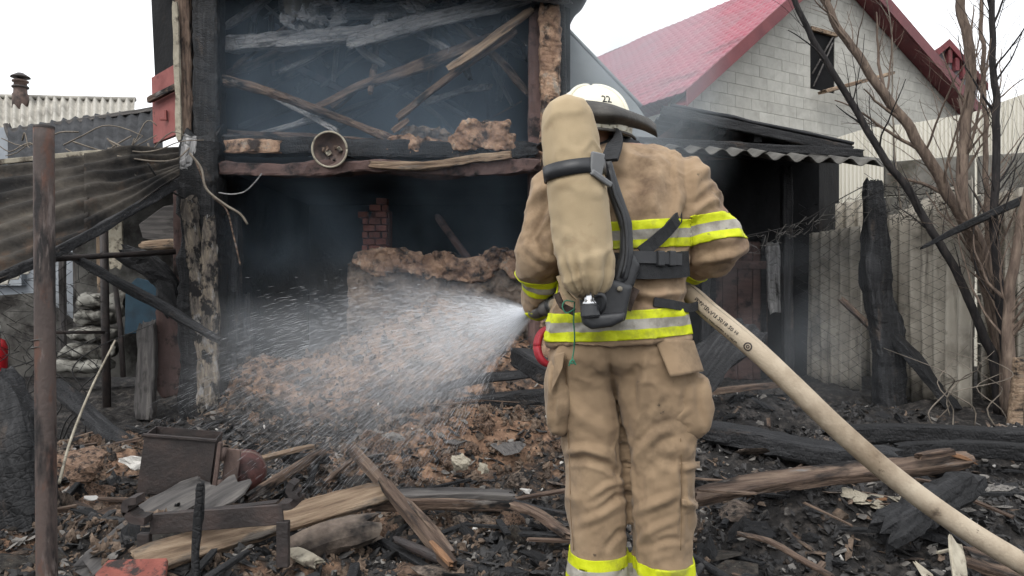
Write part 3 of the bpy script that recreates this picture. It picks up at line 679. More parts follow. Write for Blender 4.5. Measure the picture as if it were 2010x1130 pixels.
# ================================================================== BARE TREES (right)
def branchlets(mb, pts, r0, n, lvl, rr, L0, spread=1.0):
    pts = np.array(pts); m = len(pts)
    for _ in range(n):
        i = rr.integers(int(m*.22), m-2); p = pts[i]; d = pts[min(i+3, m-1)]-pts[max(i-3, 0)]; d = d/np.linalg.norm(d)
        ax = rr.normal(0, 1, 3); ax = ax-d*np.dot(ax, d); ax /= np.linalg.norm(ax)
        dr_ = d*.75+ax*spread*rr.uniform(.45, 1.0)+np.array([0, 0, .35]); dr_ /= np.linalg.norm(dr_)
        L = L0*rr.uniform(.4, 1.2); q = [p]; k = max(5, int(L/.07))
        for j in range(k):
            dr_ = dr_+rr.normal(0, .10, 3)+np.array([0, 0, .03]); dr_ /= np.linalg.norm(dr_); q.append(q[-1]+dr_*L/k)
        r = r0*rr.uniform(.16, .32)*(1-.4*i/m)
        v, f = tube_vf(q, np.linspace(r, r*.3, len(q)), 4 if lvl else 5, cap=False); mb.add(v, f)
        if lvl < 2: branchlets(mb, q, r, 5 if lvl == 0 else 3, lvl+1, rr, L*.55)
def tree(name, label, px, rad, m, nb_, seed, L0=.9, group=None):
    rr = np.random.default_rng(seed); pts = resample([P(*p) for p in px], .06, True)
    pts = pts+.012*np.stack([vnoise(np.stack([np.arange(len(pts))*.35+s_*40, np.zeros(len(pts)), np.zeros(len(pts))], 1), seed+s_) for s_ in range(3)], 1)
    t = empty(name, P(*px[0]), label, 'tree', group)
    v, f = tube_vf(pts, np.interp(np.linspace(0, 1, len(pts)), np.linspace(0, 1, len(rad)), rad), 9)
    part('trunk', mesh_from('trunk', v, f, True), m, t)
    mb = MB(); branchlets(mb, pts, rad[0], nb_, 0, rr, L0); branchlets(mb, pts, rad[0]*.4, nb_ if nb_ > 2 else 0, 1, rr, L0*.9)
    part('crown', mb.mesh('crown', True), m, t); return t
tree('bare_tree', 'bare sapling with thin black leaning stem crossing the gable window', [(1965, 812, 6.7), (1945, 690, 6.65), (1880, 545, 6.6), (1800, 400, 6.6), (1742, 318, 6.6), (1660, 180, 6.6), (1588, 62, 6.6), (1552, -20, 6.6), (1500, -140, 6.6)], [.05, .036, .034, .03, .026, .02], M['barkdark'], 12, 5, .7)
tree('bare_tree', 'bare tree with thick grey brown stem leaning towards the gable', [(1972, 815, 6.9), (1955, 640, 6.85), (1918, 500, 6.8), (1868, 392, 6.8), (1800, 275, 6.8), (1720, 165, 6.8), (1655, 70, 6.8), (1612, -10, 6.8), (1560, -120, 6.8)], [.085, .06, .052, .045, .036, .026], M['bark'], 16, 8, .8)
tree('bare_tree', 'bare tree with upright reddish brown stem beside concrete wall gap', [(1985, 812, 6.6), (1968, 640, 6.6), (1935, 520, 6.55), (1893, 400, 6.5), (1890, 300, 6.5), (1903, 170, 6.5), (1896, 70, 6.5), (1880, -20, 6.5), (1862, -150, 6.5)], [.075, .06, .05, .046, .04, .03], M['bark'], 16, 9, .9)
tree('bare_tree', 'bare slim dark sapling growing straight up past charred rail', [(1990, 810, 6.4), (1962, 600, 6.35), (1952, 440, 6.3), (1957, 250, 6.3), (1950, 110, 6.3), (1948, -30, 6.3), (1945, -150, 6.3)], [.05, .04, .032, .03, .024, .018], M['barkdark'], 18, 11, .8)
tree('bare_tree', 'bare sapling with pale thin stem forking beside the slim dark one', [(1975, 812, 7.2), (1945, 560, 7.2), (1938, 360, 7.2), (1932, 200, 7.2), (1928, 60, 7.2), (1924, -60, 7.2)], [.045, .032, .026, .022, .016], M['bark'], 16, 14, .9)
tree('bare_tree', 'bare sapling leaning outward over the last corrugated panel', [(1985, 812, 6.2), (1978, 640, 6.15), (1998, 470, 6.1), (2030, 300, 6.1), (2070, 120, 6.1)], [.06, .045, .036, .03, .02], M['bark'], 16, 17, 1.0)
tree('bare_tree', 'young leafless shoots growing between the gable and the trees', [(1800, 800, 8.8), (1785, 560, 9.0), (1760, 330, 9.0), (1752, 180, 9.0), (1750, 60, 9.0), (1735, -30, 9.0)], [.02, .016, .012, .01, .006], M['twig'], 16, 21, .9)
tree('stump', 'pale cut stem stub standing at the foot of the bare trees', [(1993, 845, 5.9), (1996, 800, 5.9), (2000, 700, 5.9)], [.06, .052, .045], M['tan'], 1, 23, .2)
for i in range(7):
    u = random.uniform(1830, 2000); b = P(u, 830+random.uniform(-15, 15), 6.0+random.uniform(-.4, .4)); b.z = gz(b.x, b.y)
    pts = [b+Vector((random.uniform(-.12, .12)*k, random.uniform(-.1, .1)*k, .16*k)) for k in range(5)]
    thing('dry_stem', tube_me('dry_stem', pts, [.006, .005, .002], 4, .05), M['twig'], 'dry thin stem sticking up at the foot of the bare trees', 'twig', 'dry stems under the bare trees')
# ================================================================== BURNT HOUSE
YH = 6.8
bhouse = empty('burnt_house', P(740, 800, 6.8), 'burnt out clay and timber house with open front and charred posts', 'house')
xL = P(372, 0, YH).x; xR = P(1090, 0, YH).x
part('left_wall', prism_me('left_wall', [Vector((xL-.1, 7.1, -.1)), Vector((xL-.1, 10.6, -.1)), Vector((xL-.1, 10.6, 4.4)), Vector((xL-.1, 7.1, 4.4))], (.16, 0, 0)), M['soot'], bhouse)
part('right_wall', prism_me('right_wall', [Vector((xR, 7.1, -.1)), Vector((xR, 10.6, -.1)), Vector((xR, 10.6, 4.4)), Vector((xR, 7.1, 4.4))], (.16, 0, 0)), M['soot'], bhouse)
part('back_wall', prism_me('back_wall', [Vector((xL-.1, 10.6, -.1)), Vector((xR+.16, 10.6, -.1)), Vector((xR+.16, 10.6, 4.6)), Vector((xL-.1, 10.6, 4.6))], (0, .16, 0)), M['soot'], bhouse)
part('attic_floor', prism_me('attic_floor', [Vector((xL, 7.15, 2.33)), Vector((xR, 7.15, 2.33)), Vector((xR, 10.6, 2.33)), Vector((xL, 10.6, 2.33))], (0, 0, .08)), M['soot'], bhouse)
# roof: sheet slab, front edge above the frame, broken at the left
part('roof', patch_me('roof', Vector((xL-.55, 10.9, 4.75)), Vector((xR+.35, 10.9, 4.75)), Vector((xR+.28, 6.35, 3.72)), Vector((xL-.42, 6.5, 3.95)), 60, 30, wave(22, .03, 's', 2, .08), .03), M['darkroof'], bhouse)
M['claypost'] = mat('rough_orange_clay', [(.25, (88, 62, 48)), (.45, (146, 108, 82)), (.6, (176, 136, 104)), (.75, (196, 164, 132))], (9, 9, 9), rough=.95, bump=1.0, bscale=16, detail=9, sat=.72, overlay=[((60, 48, 42), 6, .56, .06), ((150, 138, 124), 9, .66, .05)])
beam_part('eave_beam', bhouse, [P(1112, -14, 6.5), P(900, -34, 6.5)], .16, .18, M['ash'])
part('side_boarding', prism_me('side_boarding', [P(294, -60, 7.3), P(350, -60, 6.95), P(350, 150, 6.95), P(304, 150, 7.3)], (.0, .06, 0)), M['soot'], bhouse)
# red boarded hatch on the flank
hatch = part('red_hatch', prism_me('red_hatch', [P(297, 152, 7.2), P(352, 120, 6.92), P(352, 262, 6.92), P(301, 282, 7.2)], (.0, .05, 0), .004), M['red'], bhouse)
beam_part('batten', hatch, [P(292, 197, 7.14), P(350, 168, 6.84)], .045, .06, M['brown'], jag=.1)
for (u, v, du, dv) in ((321, 233, 12, 3), (325, 224, 3, 14)):
    part('latch', box_me('latch', P(u, v, 7.02), (du*.0048+.012, .03, dv*.0048+.012), bevel=.004), M['red'], hatch)
# left post: several timbers standing together
beam_part('post', bhouse, [P(408, -60, 6.72), P(412, 270, 6.72), P(414, 430, 6.72)], .23, .22, M['char'], up=(0, 1, 0), rough=.12, label='square charred upper post')
beam_part('post', bhouse, [P(395, 272, 6.6), P(394, 420, 6.58), P(398, 600, 6.56), P(404, 800, 6.5)], .36, .28, M['char'], up=(0, 1, 0), rough=.2, jag=.8, label='charred lower post patched with grey ash')
beam_part('post_facing', bhouse, [P(372, 395, 6.42), P(385, 520, 6.4), P(400, 660, 6.38), P(408, 800, 6.36)], .15, .05, M['mottled'], up=(0, 1, 0), rough=.28, fine=.14, label='ash grey facing strip')
beam_part('post_facing', bhouse, [P(410, 430, 6.40), P(413, 560, 6.38), P(414, 700, 6.36), P(416, 795, 6.34)], .12, .05, M['mottled'], up=(0, 1, 0), rough=.34, fine=.16, label='pale patchy strip of wood')
beam_part('post', bhouse, [P(452, 420, 6.85), P(455, 600, 6.8), P(450, 770, 6.75)], .17, .16, M['char'], up=(0, 1, 0), rough=.15, label='short alligator charred stud')
beam_part('post', bhouse, [P(484, 580, 6.95), P(486, 750, 6.9)], .10, .10, M['char'], up=(0, 1, 0), rough=.15)
beam_part('bark_strip', bhouse, [P(344, 5, 6.6), P(348, 130, 6.6), P(352, 272, 6.58)], .05, .03, M['flake'], up=(0, 1, 0), rough=.2, label='cream peeled edge strip')
beam_part('post', bhouse, [P(364, -40, 6.75), P(366, 140, 6.72), P(366, 272, 6.7)], .14, .14, M['brown'], up=(0, 1, 0), rough=.25, label='scorched brown corner stud')
beam_part('bracket_board', bhouse, [P(374, 268, 6.45), P(366, 330, 6.46)], .13, .03, M['ash'], up=(0, 1, 0), jag=.2)
beam_part('doorboard', bhouse, [P(340, 600, 6.75), P(342, 775, 6.7)], .30, .04, M['maroonboard'], up=(0, 1, 0), jag=.15, rough=.06)
beam_part('post', bhouse, [P(290, 640, 6.65), P(285, 820, 6.55)], .16, .10, M['greyplank'], up=(0, 1, 0), rough=.15)
beam_part('stud', bhouse, [P(352, 300, 6.9), P(356, 780, 6.9)], .09, .09, M['maroonboard'], up=(0, 1, 0))
# right post
beam_part('post', bhouse, [P(1052, 25, 6.78), P(1050, 300, 6.78), P(1050, 560, 6.78), P(1050, 800, 6.7)], .13, .16, M['maroonboard'], up=(0, 1, 0), rough=.08)
beam_part('post', bhouse, [P(1078, 22, 6.66), P(1080, 160, 6.66), P(1082, 400, 6.66), P(1082, 800, 6.6)], .19, .18, M['claypost'], up=(0, 1, 0), rough=.16, fine=.11, step=.022, M=22, label='crumbling clay faced post')
beam_part('post', bhouse, [P(1100, 20, 6.82), P(1104, 300, 6.82), P(1104, 800, 6.75)], .08, .14, M['char'], up=(0, 1, 0))
# lintels
beam_part('lintel', bhouse, [P(436, 284, 6.72), P(640, 290, 6.72), P(860, 296, 6.72), P(1040, 296, 6.72)], .18, .16, M['char'], rough=.2, label='upper charred lintel')
beam_part('lintel', bhouse, [P(440, 331, 6.62), P(600, 334, 6.62), P(740, 327, 6.62), P(860, 336, 6.62), P(1048, 325, 6.62)], .16, .115, M['maroonboard'], rough=.32, fine=.12, label='lower lintel')
beam_part('clay_render', bhouse, [P(448, 288, 6.58), P(500, 288, 6.57), P(545, 290, 6.58)], .06, .12, M['claypost'], rough=.3, fine=.12)
beam_part('clay_render', bhouse, [P(730, 322, 6.5), P(830, 326, 6.49), P(930, 312, 6.5), P(1000, 303, 6.5)], .05, .07, M['tan'], rough=.35, fine=.1)
beam_part('joist_edge', bhouse, [P(440, 262, 6.95), P(600, 270, 6.95), P(760, 280, 6.95)], .1, .06, M['brown'], rough=.3)
# torn clay sheet on the beam
def clay_sheet(name, poly, Y, th, seed, parent=None, label=None, mt='clay'):
    pts = [np.array(p, float) for p in poly]; c = np.mean(pts, 0)
    def fn(X):
        u = 1005+F*X[:, 0]/Y; v = 565-F*(X[:, 2]-CH)/Y
        d = -1e9*np.ones(len(X)); ins = np.zeros(len(X), bool); dist = 1e9*np.ones(len(X))
        for i in range(len(pts)):
            a, b = pts[i], pts[(i+1) % len(pts)]; e = b-a; w = np.stack([u-a[0], v-a[1]], 1)
            t = np.clip((w @ e)/np.dot(e, e), 0, 1); dist = np.minimum(dist, np.hypot(w[:, 0]-t*e[0], w[:, 1]-t*e[1]))
            cnd = ((a[1] > v) != (b[1] > v)) & (u < (b[0]-a[0])*(v-a[1])/(b[1]-a[1]+1e-9)+a[0]); ins ^= cnd
        d2 = np.where(ins, -dist, dist)*Y/F + .03*fbm(X*12, 4, seed)
        yy = np.abs(X[:, 1]-Y-.04*fbm(X*np.array([5, 0, 5]), 2, seed+9))-th/2-.03*fbm(X*8, 4, seed+5)-.010*fbm(X*34, 2, seed+7)
        return np.maximum(d2, yy)
    us = [p[0] for p in pts]; vs = [p[1] for p in pts]
    lo = P(min(us)-12, max(vs)+12, Y); hi = P(max(us)+12, min(vs)-12, Y)
    V_, F_ = nets(fn, (lo.x, Y-th-.12, lo.z), (hi.x, Y+th+.12, hi.z), .0125)
    V_, F_ = biggest(V_, F_)
    me_ = mesh_from(name, V_, F_, False)
    return me_
part('clay_render', clay_sheet('clay_render', [(745, 292), (752, 272), (800, 268), (880, 276), (905, 240), (960, 234), (995, 236), (1002, 262), (1014, 268), (1004, 302), (960, 296), (880, 300), (790, 304)], 6.68, .10, 31), M['claypost'], bhouse)
part('clay_render', clay_sheet('clay_render', [(790, 270), (800, 252), (870, 250), (890, 268), (880, 282), (800, 284)], 6.95, .10, 35), M['plaster'], bhouse)
# broken clay wall inside
iw = part('inner_wall', clay_sheet('inner_wall', [(694, 860), (690, 520), (704, 498), (740, 500), (790, 494), (830, 506), (880, 498), (930, 516), (965, 492), (1020, 500), (1120, 510), (1120, 860)], 7.55, .36, 41), M['plaster'], bhouse)
part('wall_top', clay_sheet('wall_top', [(700, 520), (706, 494), (742, 490), (790, 486), (832, 502), (880, 494), (905, 512), (945, 500), (970, 486), (1020, 492), (1120, 500), (1120, 540), (1010, 545), (985, 530), (940, 556), (880, 548), (830, 545), (790, 532), (740, 540)], 7.42, .24, 47), M['claypost'], bhouse)
# brick flue remains: separate bricks
flue = part('flue_core', prism_me('flue_core', [P(718, 495, 8.0), P(764, 495, 8.0), P(764, 412, 8.0), P(750, 404, 8.0), P(732, 412, 8.0), P(720, 440, 8.0)], (0, .2, 0)), M['brick'], bhouse)
bz = P(0, 495, 7.98).z; rown = 0
for rw in range(8):
    zc = bz+.036+rw*.072
    spans = [(-1.585, -1.455), (-1.445, -1.325)] if rw % 2 else [(-1.59, -1.525), (-1.515, -1.39), (-1.38, -1.32)]
    if rw == 5: spans = [(-1.64, -1.53)]+spans[1:]
    if rw >= 6: spans = spans[1:]
    for (a, b) in spans:
        part('brick', box_me('brick', ((a+b)/2, 7.95+random.uniform(-.012, .012), zc), (b-a-.008, .14, .063), Euler((0, random.uniform(-.03, .03), random.uniform(-.06, .06))).to_matrix(), .005), M['brick'], flue)
# timbers of the ruined roof (fixed remains)
def hb(label, pts, w, h, m, **k):
    return beam_thing('fallen_timber', label, 'timber', [P(*p) for p in pts], w, h, M[m], 'timbers collapsed inside the burnt house', **k)
hb('thick ash grey collapsed beam running under the burnt eave', [(444, 88, 7.0), (520, 82, 7.0), (620, 74, 7.0), (760, 62, 7.0), (800, 50, 7.0)], .13, .15, 'ash', rough=.22, fine=.12)
hb('long ash grey board sloping up to the right eave', [(690, 82, 6.9), (800, 50, 6.85), (920, 22, 6.8), (1045, -12, 6.75)], .05, .15, 'ash', rough=.12)
hb('upper ash grey board crossing just under the roof', [(560, 12, 7.2), (680, 22, 7.2), (800, 18, 7.15), (960, -22, 7.1)], .06, .14, 'ash', rough=.2)
hb('short ash grey strut hanging from the roof sheets', [(560, -20, 7.3), (575, 40, 7.25), (640, 60, 7.2)], .1, .2, 'ash', rough=.35)
hb('gnarled half burnt pole slanting down from the left post to the lintel', [(424, 154, 6.75), (500, 172, 6.8), (560, 192, 6.85), (612, 212, 6.9), (690, 240, 6.9), (770, 276, 6.8)], .09, .085, 'brown', rough=.32, fine=.14, sq=.7, taper=(1.25, 1, 1, .8, .7, 1))
hb('scorched lath rising from crossing point to the right eave', [(612, 213, 6.96), (660, 192, 7.0), (715, 165, 7.0), (800, 138, 7.0), (900, 100, 6.95), (1005, 55, 6.9)], .07, .10, 'brown', rough=.25, taper=(.5, .7, 1, 1.1, 1, .9))
hb('straight reddish brown lath leaning against the right eave', [(782, 230, 6.85), (880, 152, 6.82), (1010, 62, 6.75)], .05, .065, 'brown', rough=.12)
hb('splintered pale lath lying just above the reddish one', [(882, 133, 6.7), (950, 88, 6.7), (1042, 20, 6.68)], .05, .07, 'tan', rough=.3)
hb('dim charred lath low behind the gnarled pole', [(470, 250, 7.5), (540, 222, 7.5), (590, 205, 7.5)], .06, .06, 'char', rough=.2)
hb('dim reddish lath hanging behind the roof beam', [(560, 122, 7.9), (620, 150, 7.9), (676, 180, 7.9)], .05, .07, 'maroonboard', rough=.15)
hb('short charred brace dropping from the grey beam', [(700, 84, 7.1), (716, 104, 7.15), (752, 126, 7.2)], .06, .07, 'ash', rough=.25)
hb('thin charred prop between lintel and the crossing point', [(655, 208, 7.2), (700, 172, 7.1)], .05, .08, 'brown', rough=.3)
hb('broken lath end hanging over the clay covered lintel', [(772, 256, 6.8), (800, 236, 6.82)], .035, .05, 'brown', rough=.3)
hb('red painted pole leaning out of the broken inner wall', [(858, 424, 7.9), (885, 462, 7.75), (922, 512, 7.5)], .075, .075, 'maroonboard', sq=.9, rough=.06, jag=.1)
hb('long black ridge timber in the depth of the attic', [(480, 150, 9.2), (760, 100, 9.2), (1000, 70, 9.2)], .14, .16, 'char')
hb('black rafter standing in the depth of the attic', [(880, 280, 9.3), (930, 160, 9.3), (960, 40, 9.3)], .12, .14, 'char')
sh_ = patch_me('roof_scrap', P(540, 100, 7.9), P(690, 60, 7.8), P(660, 178, 8.0), P(600, 150, 8.0), 12, 12, wave(3, .02, 's', 3, .05), .01)
thing('roof_scrap', sh_, M['slateold'], 'torn grey roof sheet hanging behind the ash grey beam', 'sheet')
sh_ = patch_me('roof_scrap', P(556, -20, 7.05), P(628, -20, 7.0), P(630, 40, 7.1), P(566, 34, 7.1), 12, 12, wave(3, .02, 's', 5, .05), .01)
thing('roof_scrap', sh_, M['slate'], 'bent pale roof sheet drooping over the top ash boards', 'sheet')
rr = np.random.default_rng(12)
for i in range(46):
    u = rr.uniform(470, 1020); v = rr.uniform(-20, 120) if i < 36 else rr.uniform(180, 262); Y = rr.uniform(6.95, 8.6); a = rr.uniform(-.7, .7)+(0 if rr.uniform() < .75 else 1.2); L_ = rr.uniform(40, 150)
    p_, q_ = (u-L_*math.cos(a), v-L_*math.sin(a), Y), (u+L_*math.cos(a), v+L_*math.sin(a), Y+rr.uniform(-.4, .4)); m_ = (u+rr.uniform(-12, 12), v+rr.uniform(-10, 10), Y)
    p_ = (max(p_[0], 445), p_[1], p_[2]); q_ = (min(q_[0], 1035), q_[1], q_[2]); w = rr.uniform(.03, .10)
    beam_thing('burnt_lath', 'thin burnt lath tangled under the ruined roof', 'lath', [P(*p_), P(*m_), P(*q_)], w, w*rr.uniform(.5, 1), M[('ash', 'char', 'brown', 'ash')[i % 4]], 'laths tangled under the ruined roof', rough=.3, M=10, step=.07)
for i, (u, v, Y, w, h) in enumerate(((505, 70, 7.1, 90, 50), (735, 52, 6.95, 80, 60), (650, 30, 7.0, 120, 50), (860, 10, 6.9, 160, 50), (580, 20, 6.9, 90, 70))):
    thing('torn_sheet', clay_sheet('torn_sheet', [(u-w/2, v-h*.4), (u, v-h*.55), (u+w/2, v-h*.45), (u+w*.4, v+h*.3), (u+w*.1, v+h*.55), (u-w*.35, v+h*.35)], Y, .012, 80+i), M['ash'], ['ashen scrap clinging to the left end of the grey beam', 'ashen clump where the two grey beams meet', 'ashen scrap over the middle of the roof tangle', 'long ashen scrap under the right eave', 'ashen flap hanging above the grey beam'][i], 'scrap')
# enamel bowl / lamp reflector on the lintel
c = P(647, 293, 6.5); Mx = frame_m(c, (-.02, -1, -.12))
prof_o = [(.03, -.10), (.06, -.095), (.115, -.05), (.148, -.005), (.158, 0.0), (.157, .006), (.146, .004)]; prof_i = [(.140, -.004), (.108, -.045), (.055, -.085), (.02, -.09)]
bowl = empty('metal_bowl', c, 'round rusty metal bowl with pale rim hanging on the lintel', 'bowl')
v_, f_ = lathe_vf(prof_o+prof_i, 32); part('bowl_shell', mesh_from('bowl_shell', xf(v_, Mx), f_, True), M['rust'], bowl)
a_ = np.linspace(0, 2*np.pi, 41); part('rim', tube_me('rim', [Mx @ Vector((.152*math.cos(x), .152*math.sin(x), .002)) for x in a_], .010, 6), M['flake'], bowl)
rr = np.random.default_rng(5)
for i in range(9):
    a = rr.uniform(0, 6.28); d_ = rr.uniform(.01, .085); c_ = Vector((d_*math.cos(a), d_*math.sin(a)-.02, -.078+.5*d_)); part('scrap', box_me('scrap', Mx @ c_, (rr.uniform(.02, .06), rr.uniform(.01, .03), rr.uniform(.015, .05)), Euler(tuple(rr.uniform(-1, 1, 3))).to_matrix(), .003), M[('darkiron', 'flake', 'brown')[i % 3]], bowl)
# thin loose wires and vines at the left post
def wire(label, px, r, m='twig', name='loose_wire', cat='wire', group=None):
    return thing(name, tube_me(name, [P(*p) for p in px], r, 5, .03), M[m], label, cat, group)
wire('thin stiff wire bent out from the left post into the doorway', [(430, 378, 6.4), (455, 381, 6.3), (480, 376, 6.25), (500, 358, 6.2), (514, 340, 6.2)], .006, 'ash')
wire('dry vine drooping from left post over the alligator charred stud', [(372, 300, 6.3), (395, 330, 6.3), (405, 370, 6.28), (440, 400, 6.25), (472, 420, 6.25), (486, 440, 6.25)], .011, 'twig')
wire('thin vine strand twisting down the ash patched post', [(385, 318, 6.3), (412, 380, 6.28), (444, 410, 6.26), (458, 460, 6.3), (472, 520, 6.3)], .008, 'brown')
wire('bare wire hooked between lean-to roof and post bracket', [(230, 306, 6.0), (300, 316, 6.1), (345, 312, 6.3), (372, 290, 6.4)], .007, 'twig')
wire('dark cable sagging from the lean-to roof edge to the post', [(290, 320, 6.0), (310, 350, 6.1), (330, 372, 6.3), (360, 388, 6.38)], .009, 'wiredark')

# ================================================================== LEFT: LEAN-TO, POST, YARD
lean = empty('lean_to_roof', P(170, 700, 6.0), 'sagging sooty corrugated lean-to roof sheets hanging left of the burnt house', 'roof')
def lsheet(A, B, C, D, n, seed, m='slateold'): part('roof_sheet', patch_me('roof_sheet', A, B, C, D, 40, n*9+1, wave(n, .022, 't', seed, .06), .01), M[m], lean)
lsheet(P(-60, 328, 5.6), P(178, 303, 5.95), P(170, 470, 5.3), P(-60, 580, 5.0), 7, 2)
lsheet(P(165, 302, 5.9), P(352, 288, 6.35), P(352, 352, 6.1), P(165, 468, 5.35), 6, 4)
beam_part('edge_rail', lean, [P(-40, 562, 5.05), P(100, 500, 5.2), P(180, 458, 5.4), P(345, 362, 6.1)], .05, .07, M['char'])
beam_part('top_rail', lean, [P(-40, 322, 5.7), P(180, 300, 6.0), P(270, 296, 6.2)], .04, .04, M['flake'], jag=.2)
bt = empty('back_shed_roof', P(160, 600, 8.0), 'dark sooty shed roof rising behind the lean-to sheets', 'shed')
part('roof', patch_me('roof', P(20, 256, 8.4), P(322, 208, 8.4), P(322, 345, 7.4), P(20, 350, 7.4), 40, 12, wave(14, .025, 's', 5, .03), .012), M['darkroof'], bt)
beam_part('eave_board', bt, [P(18, 258, 8.35), P(322, 211, 8.35)], .05, .05, M['greyplank'])
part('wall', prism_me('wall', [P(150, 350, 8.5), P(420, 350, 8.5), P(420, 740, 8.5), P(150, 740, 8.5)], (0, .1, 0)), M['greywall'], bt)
# neighbour's pale corrugated roof with flue pipe
nr = empty('pale_roofed_house', P(120, 560, 15), 'neighbour house with pale grey corrugated roof and rusty flue pipe', 'house')
part('roof', patch_me('roof', P(-160, 185, 16.0), P(266, 195, 16.0), P(262, 290, 13.6), P(-160, 296, 13.6), 170, 8, wave(27, .05), .02), M['slatelight'], nr)
part('ridge', tube_me('ridge', [P(-160, 185, 15.97), P(266, 195, 15.97)], .05, 8), M['slatelight'], nr)
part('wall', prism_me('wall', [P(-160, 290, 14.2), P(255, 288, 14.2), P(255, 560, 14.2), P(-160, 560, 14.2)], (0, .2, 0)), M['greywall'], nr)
pc = P(40, 190, 15.6)
v_, f_ = lathe_vf([(.15, -.4), (.15, .05), (.13, .08), (.12, .30), (.155, .31), (.155, .34), (.11, .36)], 20); fl_ = part('flue_pipe', mesh_from('flue_pipe', xf(v_, Matrix.Translation(pc)), f_, True), M['rust'], nr)
v_, f_ = lathe_vf([(.05, .355), (.06, .40), (.19, .405), (.17, .43), (.06, .50), (.01, .505)], 20); part('flue_cap', mesh_from('flue_cap', xf(v_, Matrix.Translation(pc)), f_, True), M['darkiron'], fl_)
v_, f_ = lathe_vf([(.145, .18), (.16, .19), (.16, .22), (.145, .23)], 20); part('band', mesh_from('band', xf(v_, Matrix.Translation(pc)), f_, True), M['darkiron'], fl_)
pg = empty('pale_gable_shed', P(0, 560, 9.5), 'pale blue grey gable end at the edge behind the lean-to', 'shed')
part('gable', prism_me('gable', [P(-60, 262, 9.5), P(14, 248, 9.5), P(42, 330, 9.5), P(42, 560, 9.5), P(-60, 560, 9.5)], (0, .1, 0)), M['palewall'], pg)
beam_part('verge', pg, [P(14, 246, 9.42), P(44, 334, 9.42)], .05, .08, M['greyplank'])
# pale wall with low white roof under the lean-to
pw = empty('pale_yard_building', P(80, 720, 9.6), 'pale grey yard building seen under the lean-to roof', 'building')
part('wall', prism_me('wall', [P(-80, 400, 9.6), P(165, 400, 9.6), P(165, 705, 9.6), P(-80, 705, 9.6)], (0, .15, 0)), M['palewall'], pw)
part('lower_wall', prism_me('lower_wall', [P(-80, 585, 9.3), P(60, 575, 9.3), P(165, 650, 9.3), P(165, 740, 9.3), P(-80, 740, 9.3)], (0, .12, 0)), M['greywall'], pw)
part('awning', patch_me('awning', P(-40, 528, 8.6), P(70, 470, 8.8), P(84, 520, 8.4), P(-40, 582, 8.2), 30, 6, wave(6, .02), .01), M['slatelight'], pw)
for u in (122, 150, 168): beam_part('post', pw, [P(u, 410, 9.1), P(u+2, 720, 9.0)], .07, .07, M['greyplank'], up=(0, 1, 0))
part('turquoise_strip', box_me('turquoise_strip', P(152, 478, 9.15), (.05, .03, .55)), mat('turquoise_paint', [(.3, (110, 176, 184)), (.7, (134, 196, 200))], rough=.6), pw)
beam_thing('pale_yellow_board', 'pale yellow upright board beside the black iron frame', 'board', [P(194, 440, 8.3), P(198, 640, 8.2)], .05, .04, M['tan'], up=(0, 1, 0), rough=.05)
beam_thing('scorched_board', 'cream scorched upright panel under the lean-to eave', 'board', [P(226, 420, 8.0), P(228, 520, 8.0)], .16, .03, M['flake'], up=(0, 1, 0), rough=.08)
thing('blue_panel', prism_me('blue_panel', [P(246, 566, 7.5), P(268, 545, 7.5), P(330, 560, 7.5), P(326, 618, 7.5), P(292, 652, 7.5), P(244, 656, 7.5)], (0, .04, 0), .006), M['bluepaint'], 'blue painted panel darkened for shade behind the leaning charred pole', 'panel')
thing('hanging_board', prism_me('grey_panel', [P(272, 440, 7.6), P(320, 405, 7.6), P(346, 400, 7.6), P(346, 480, 7.6), P(280, 468, 7.6)], (0, .04, 0), .006), M['greyplank'], 'grey slanting panel hanging under the lean-to beside the post', 'board')
beam_thing('short_log', 'short pale log resting under the grey slanting panel', 'log', [P(284, 482, 7.5), P(346, 478, 7.4)], .10, .10, M['tan'], sq=.9)
# white sacks in a stack
def sack(u, v, Y, w, h, seed):
    c = P(u, v, Y)
    def fn(X):
        q = (X-np.array(tuple(c)))/np.array([w/2, .2, h/2]); d = ((np.abs(q)**2.6).sum(1)**(1/2.6)-1)*h/2
        return d+.02*fbm(X*9, 3, seed)
    V_, F_ = nets(fn, (c.x-w*.65, c.y-.3, c.z-h*.75), (c.x+w*.65, c.y+.3, c.z+h*.75), .022)
    return mesh_from('sack', V_, F_, True)
lab = ['top white sack of the stack beside the blue panel', 'second white sack down in the stack by black frame', 'third dirty white sack in the stack by black frame', 'fourth flattened white sack in the stack by black frame', 'lowest dirty sack at the bottom of the stack', 'single white sack leaning right of the black frame']
for i, (u, v, w, h) in enumerate(((196, 590, .36, .17), (192, 622, .46, .18), (186, 655, .48, .17), (180, 688, .52, .17), (172, 716, .60, .15), (244, 592, .30, .24))):
    thing('sack', sack(u, v, 8.0 if i < 5 else 7.9, w, h, 60+i), M['sack'], lab[i], 'sack', 'sacks stacked under the lean-to')
for i, (u, v, s_) in enumerate(((150, 700, .1), (226, 666, .12), (160, 742, .12), (236, 735, .1), (250, 690, .09))):
    pass
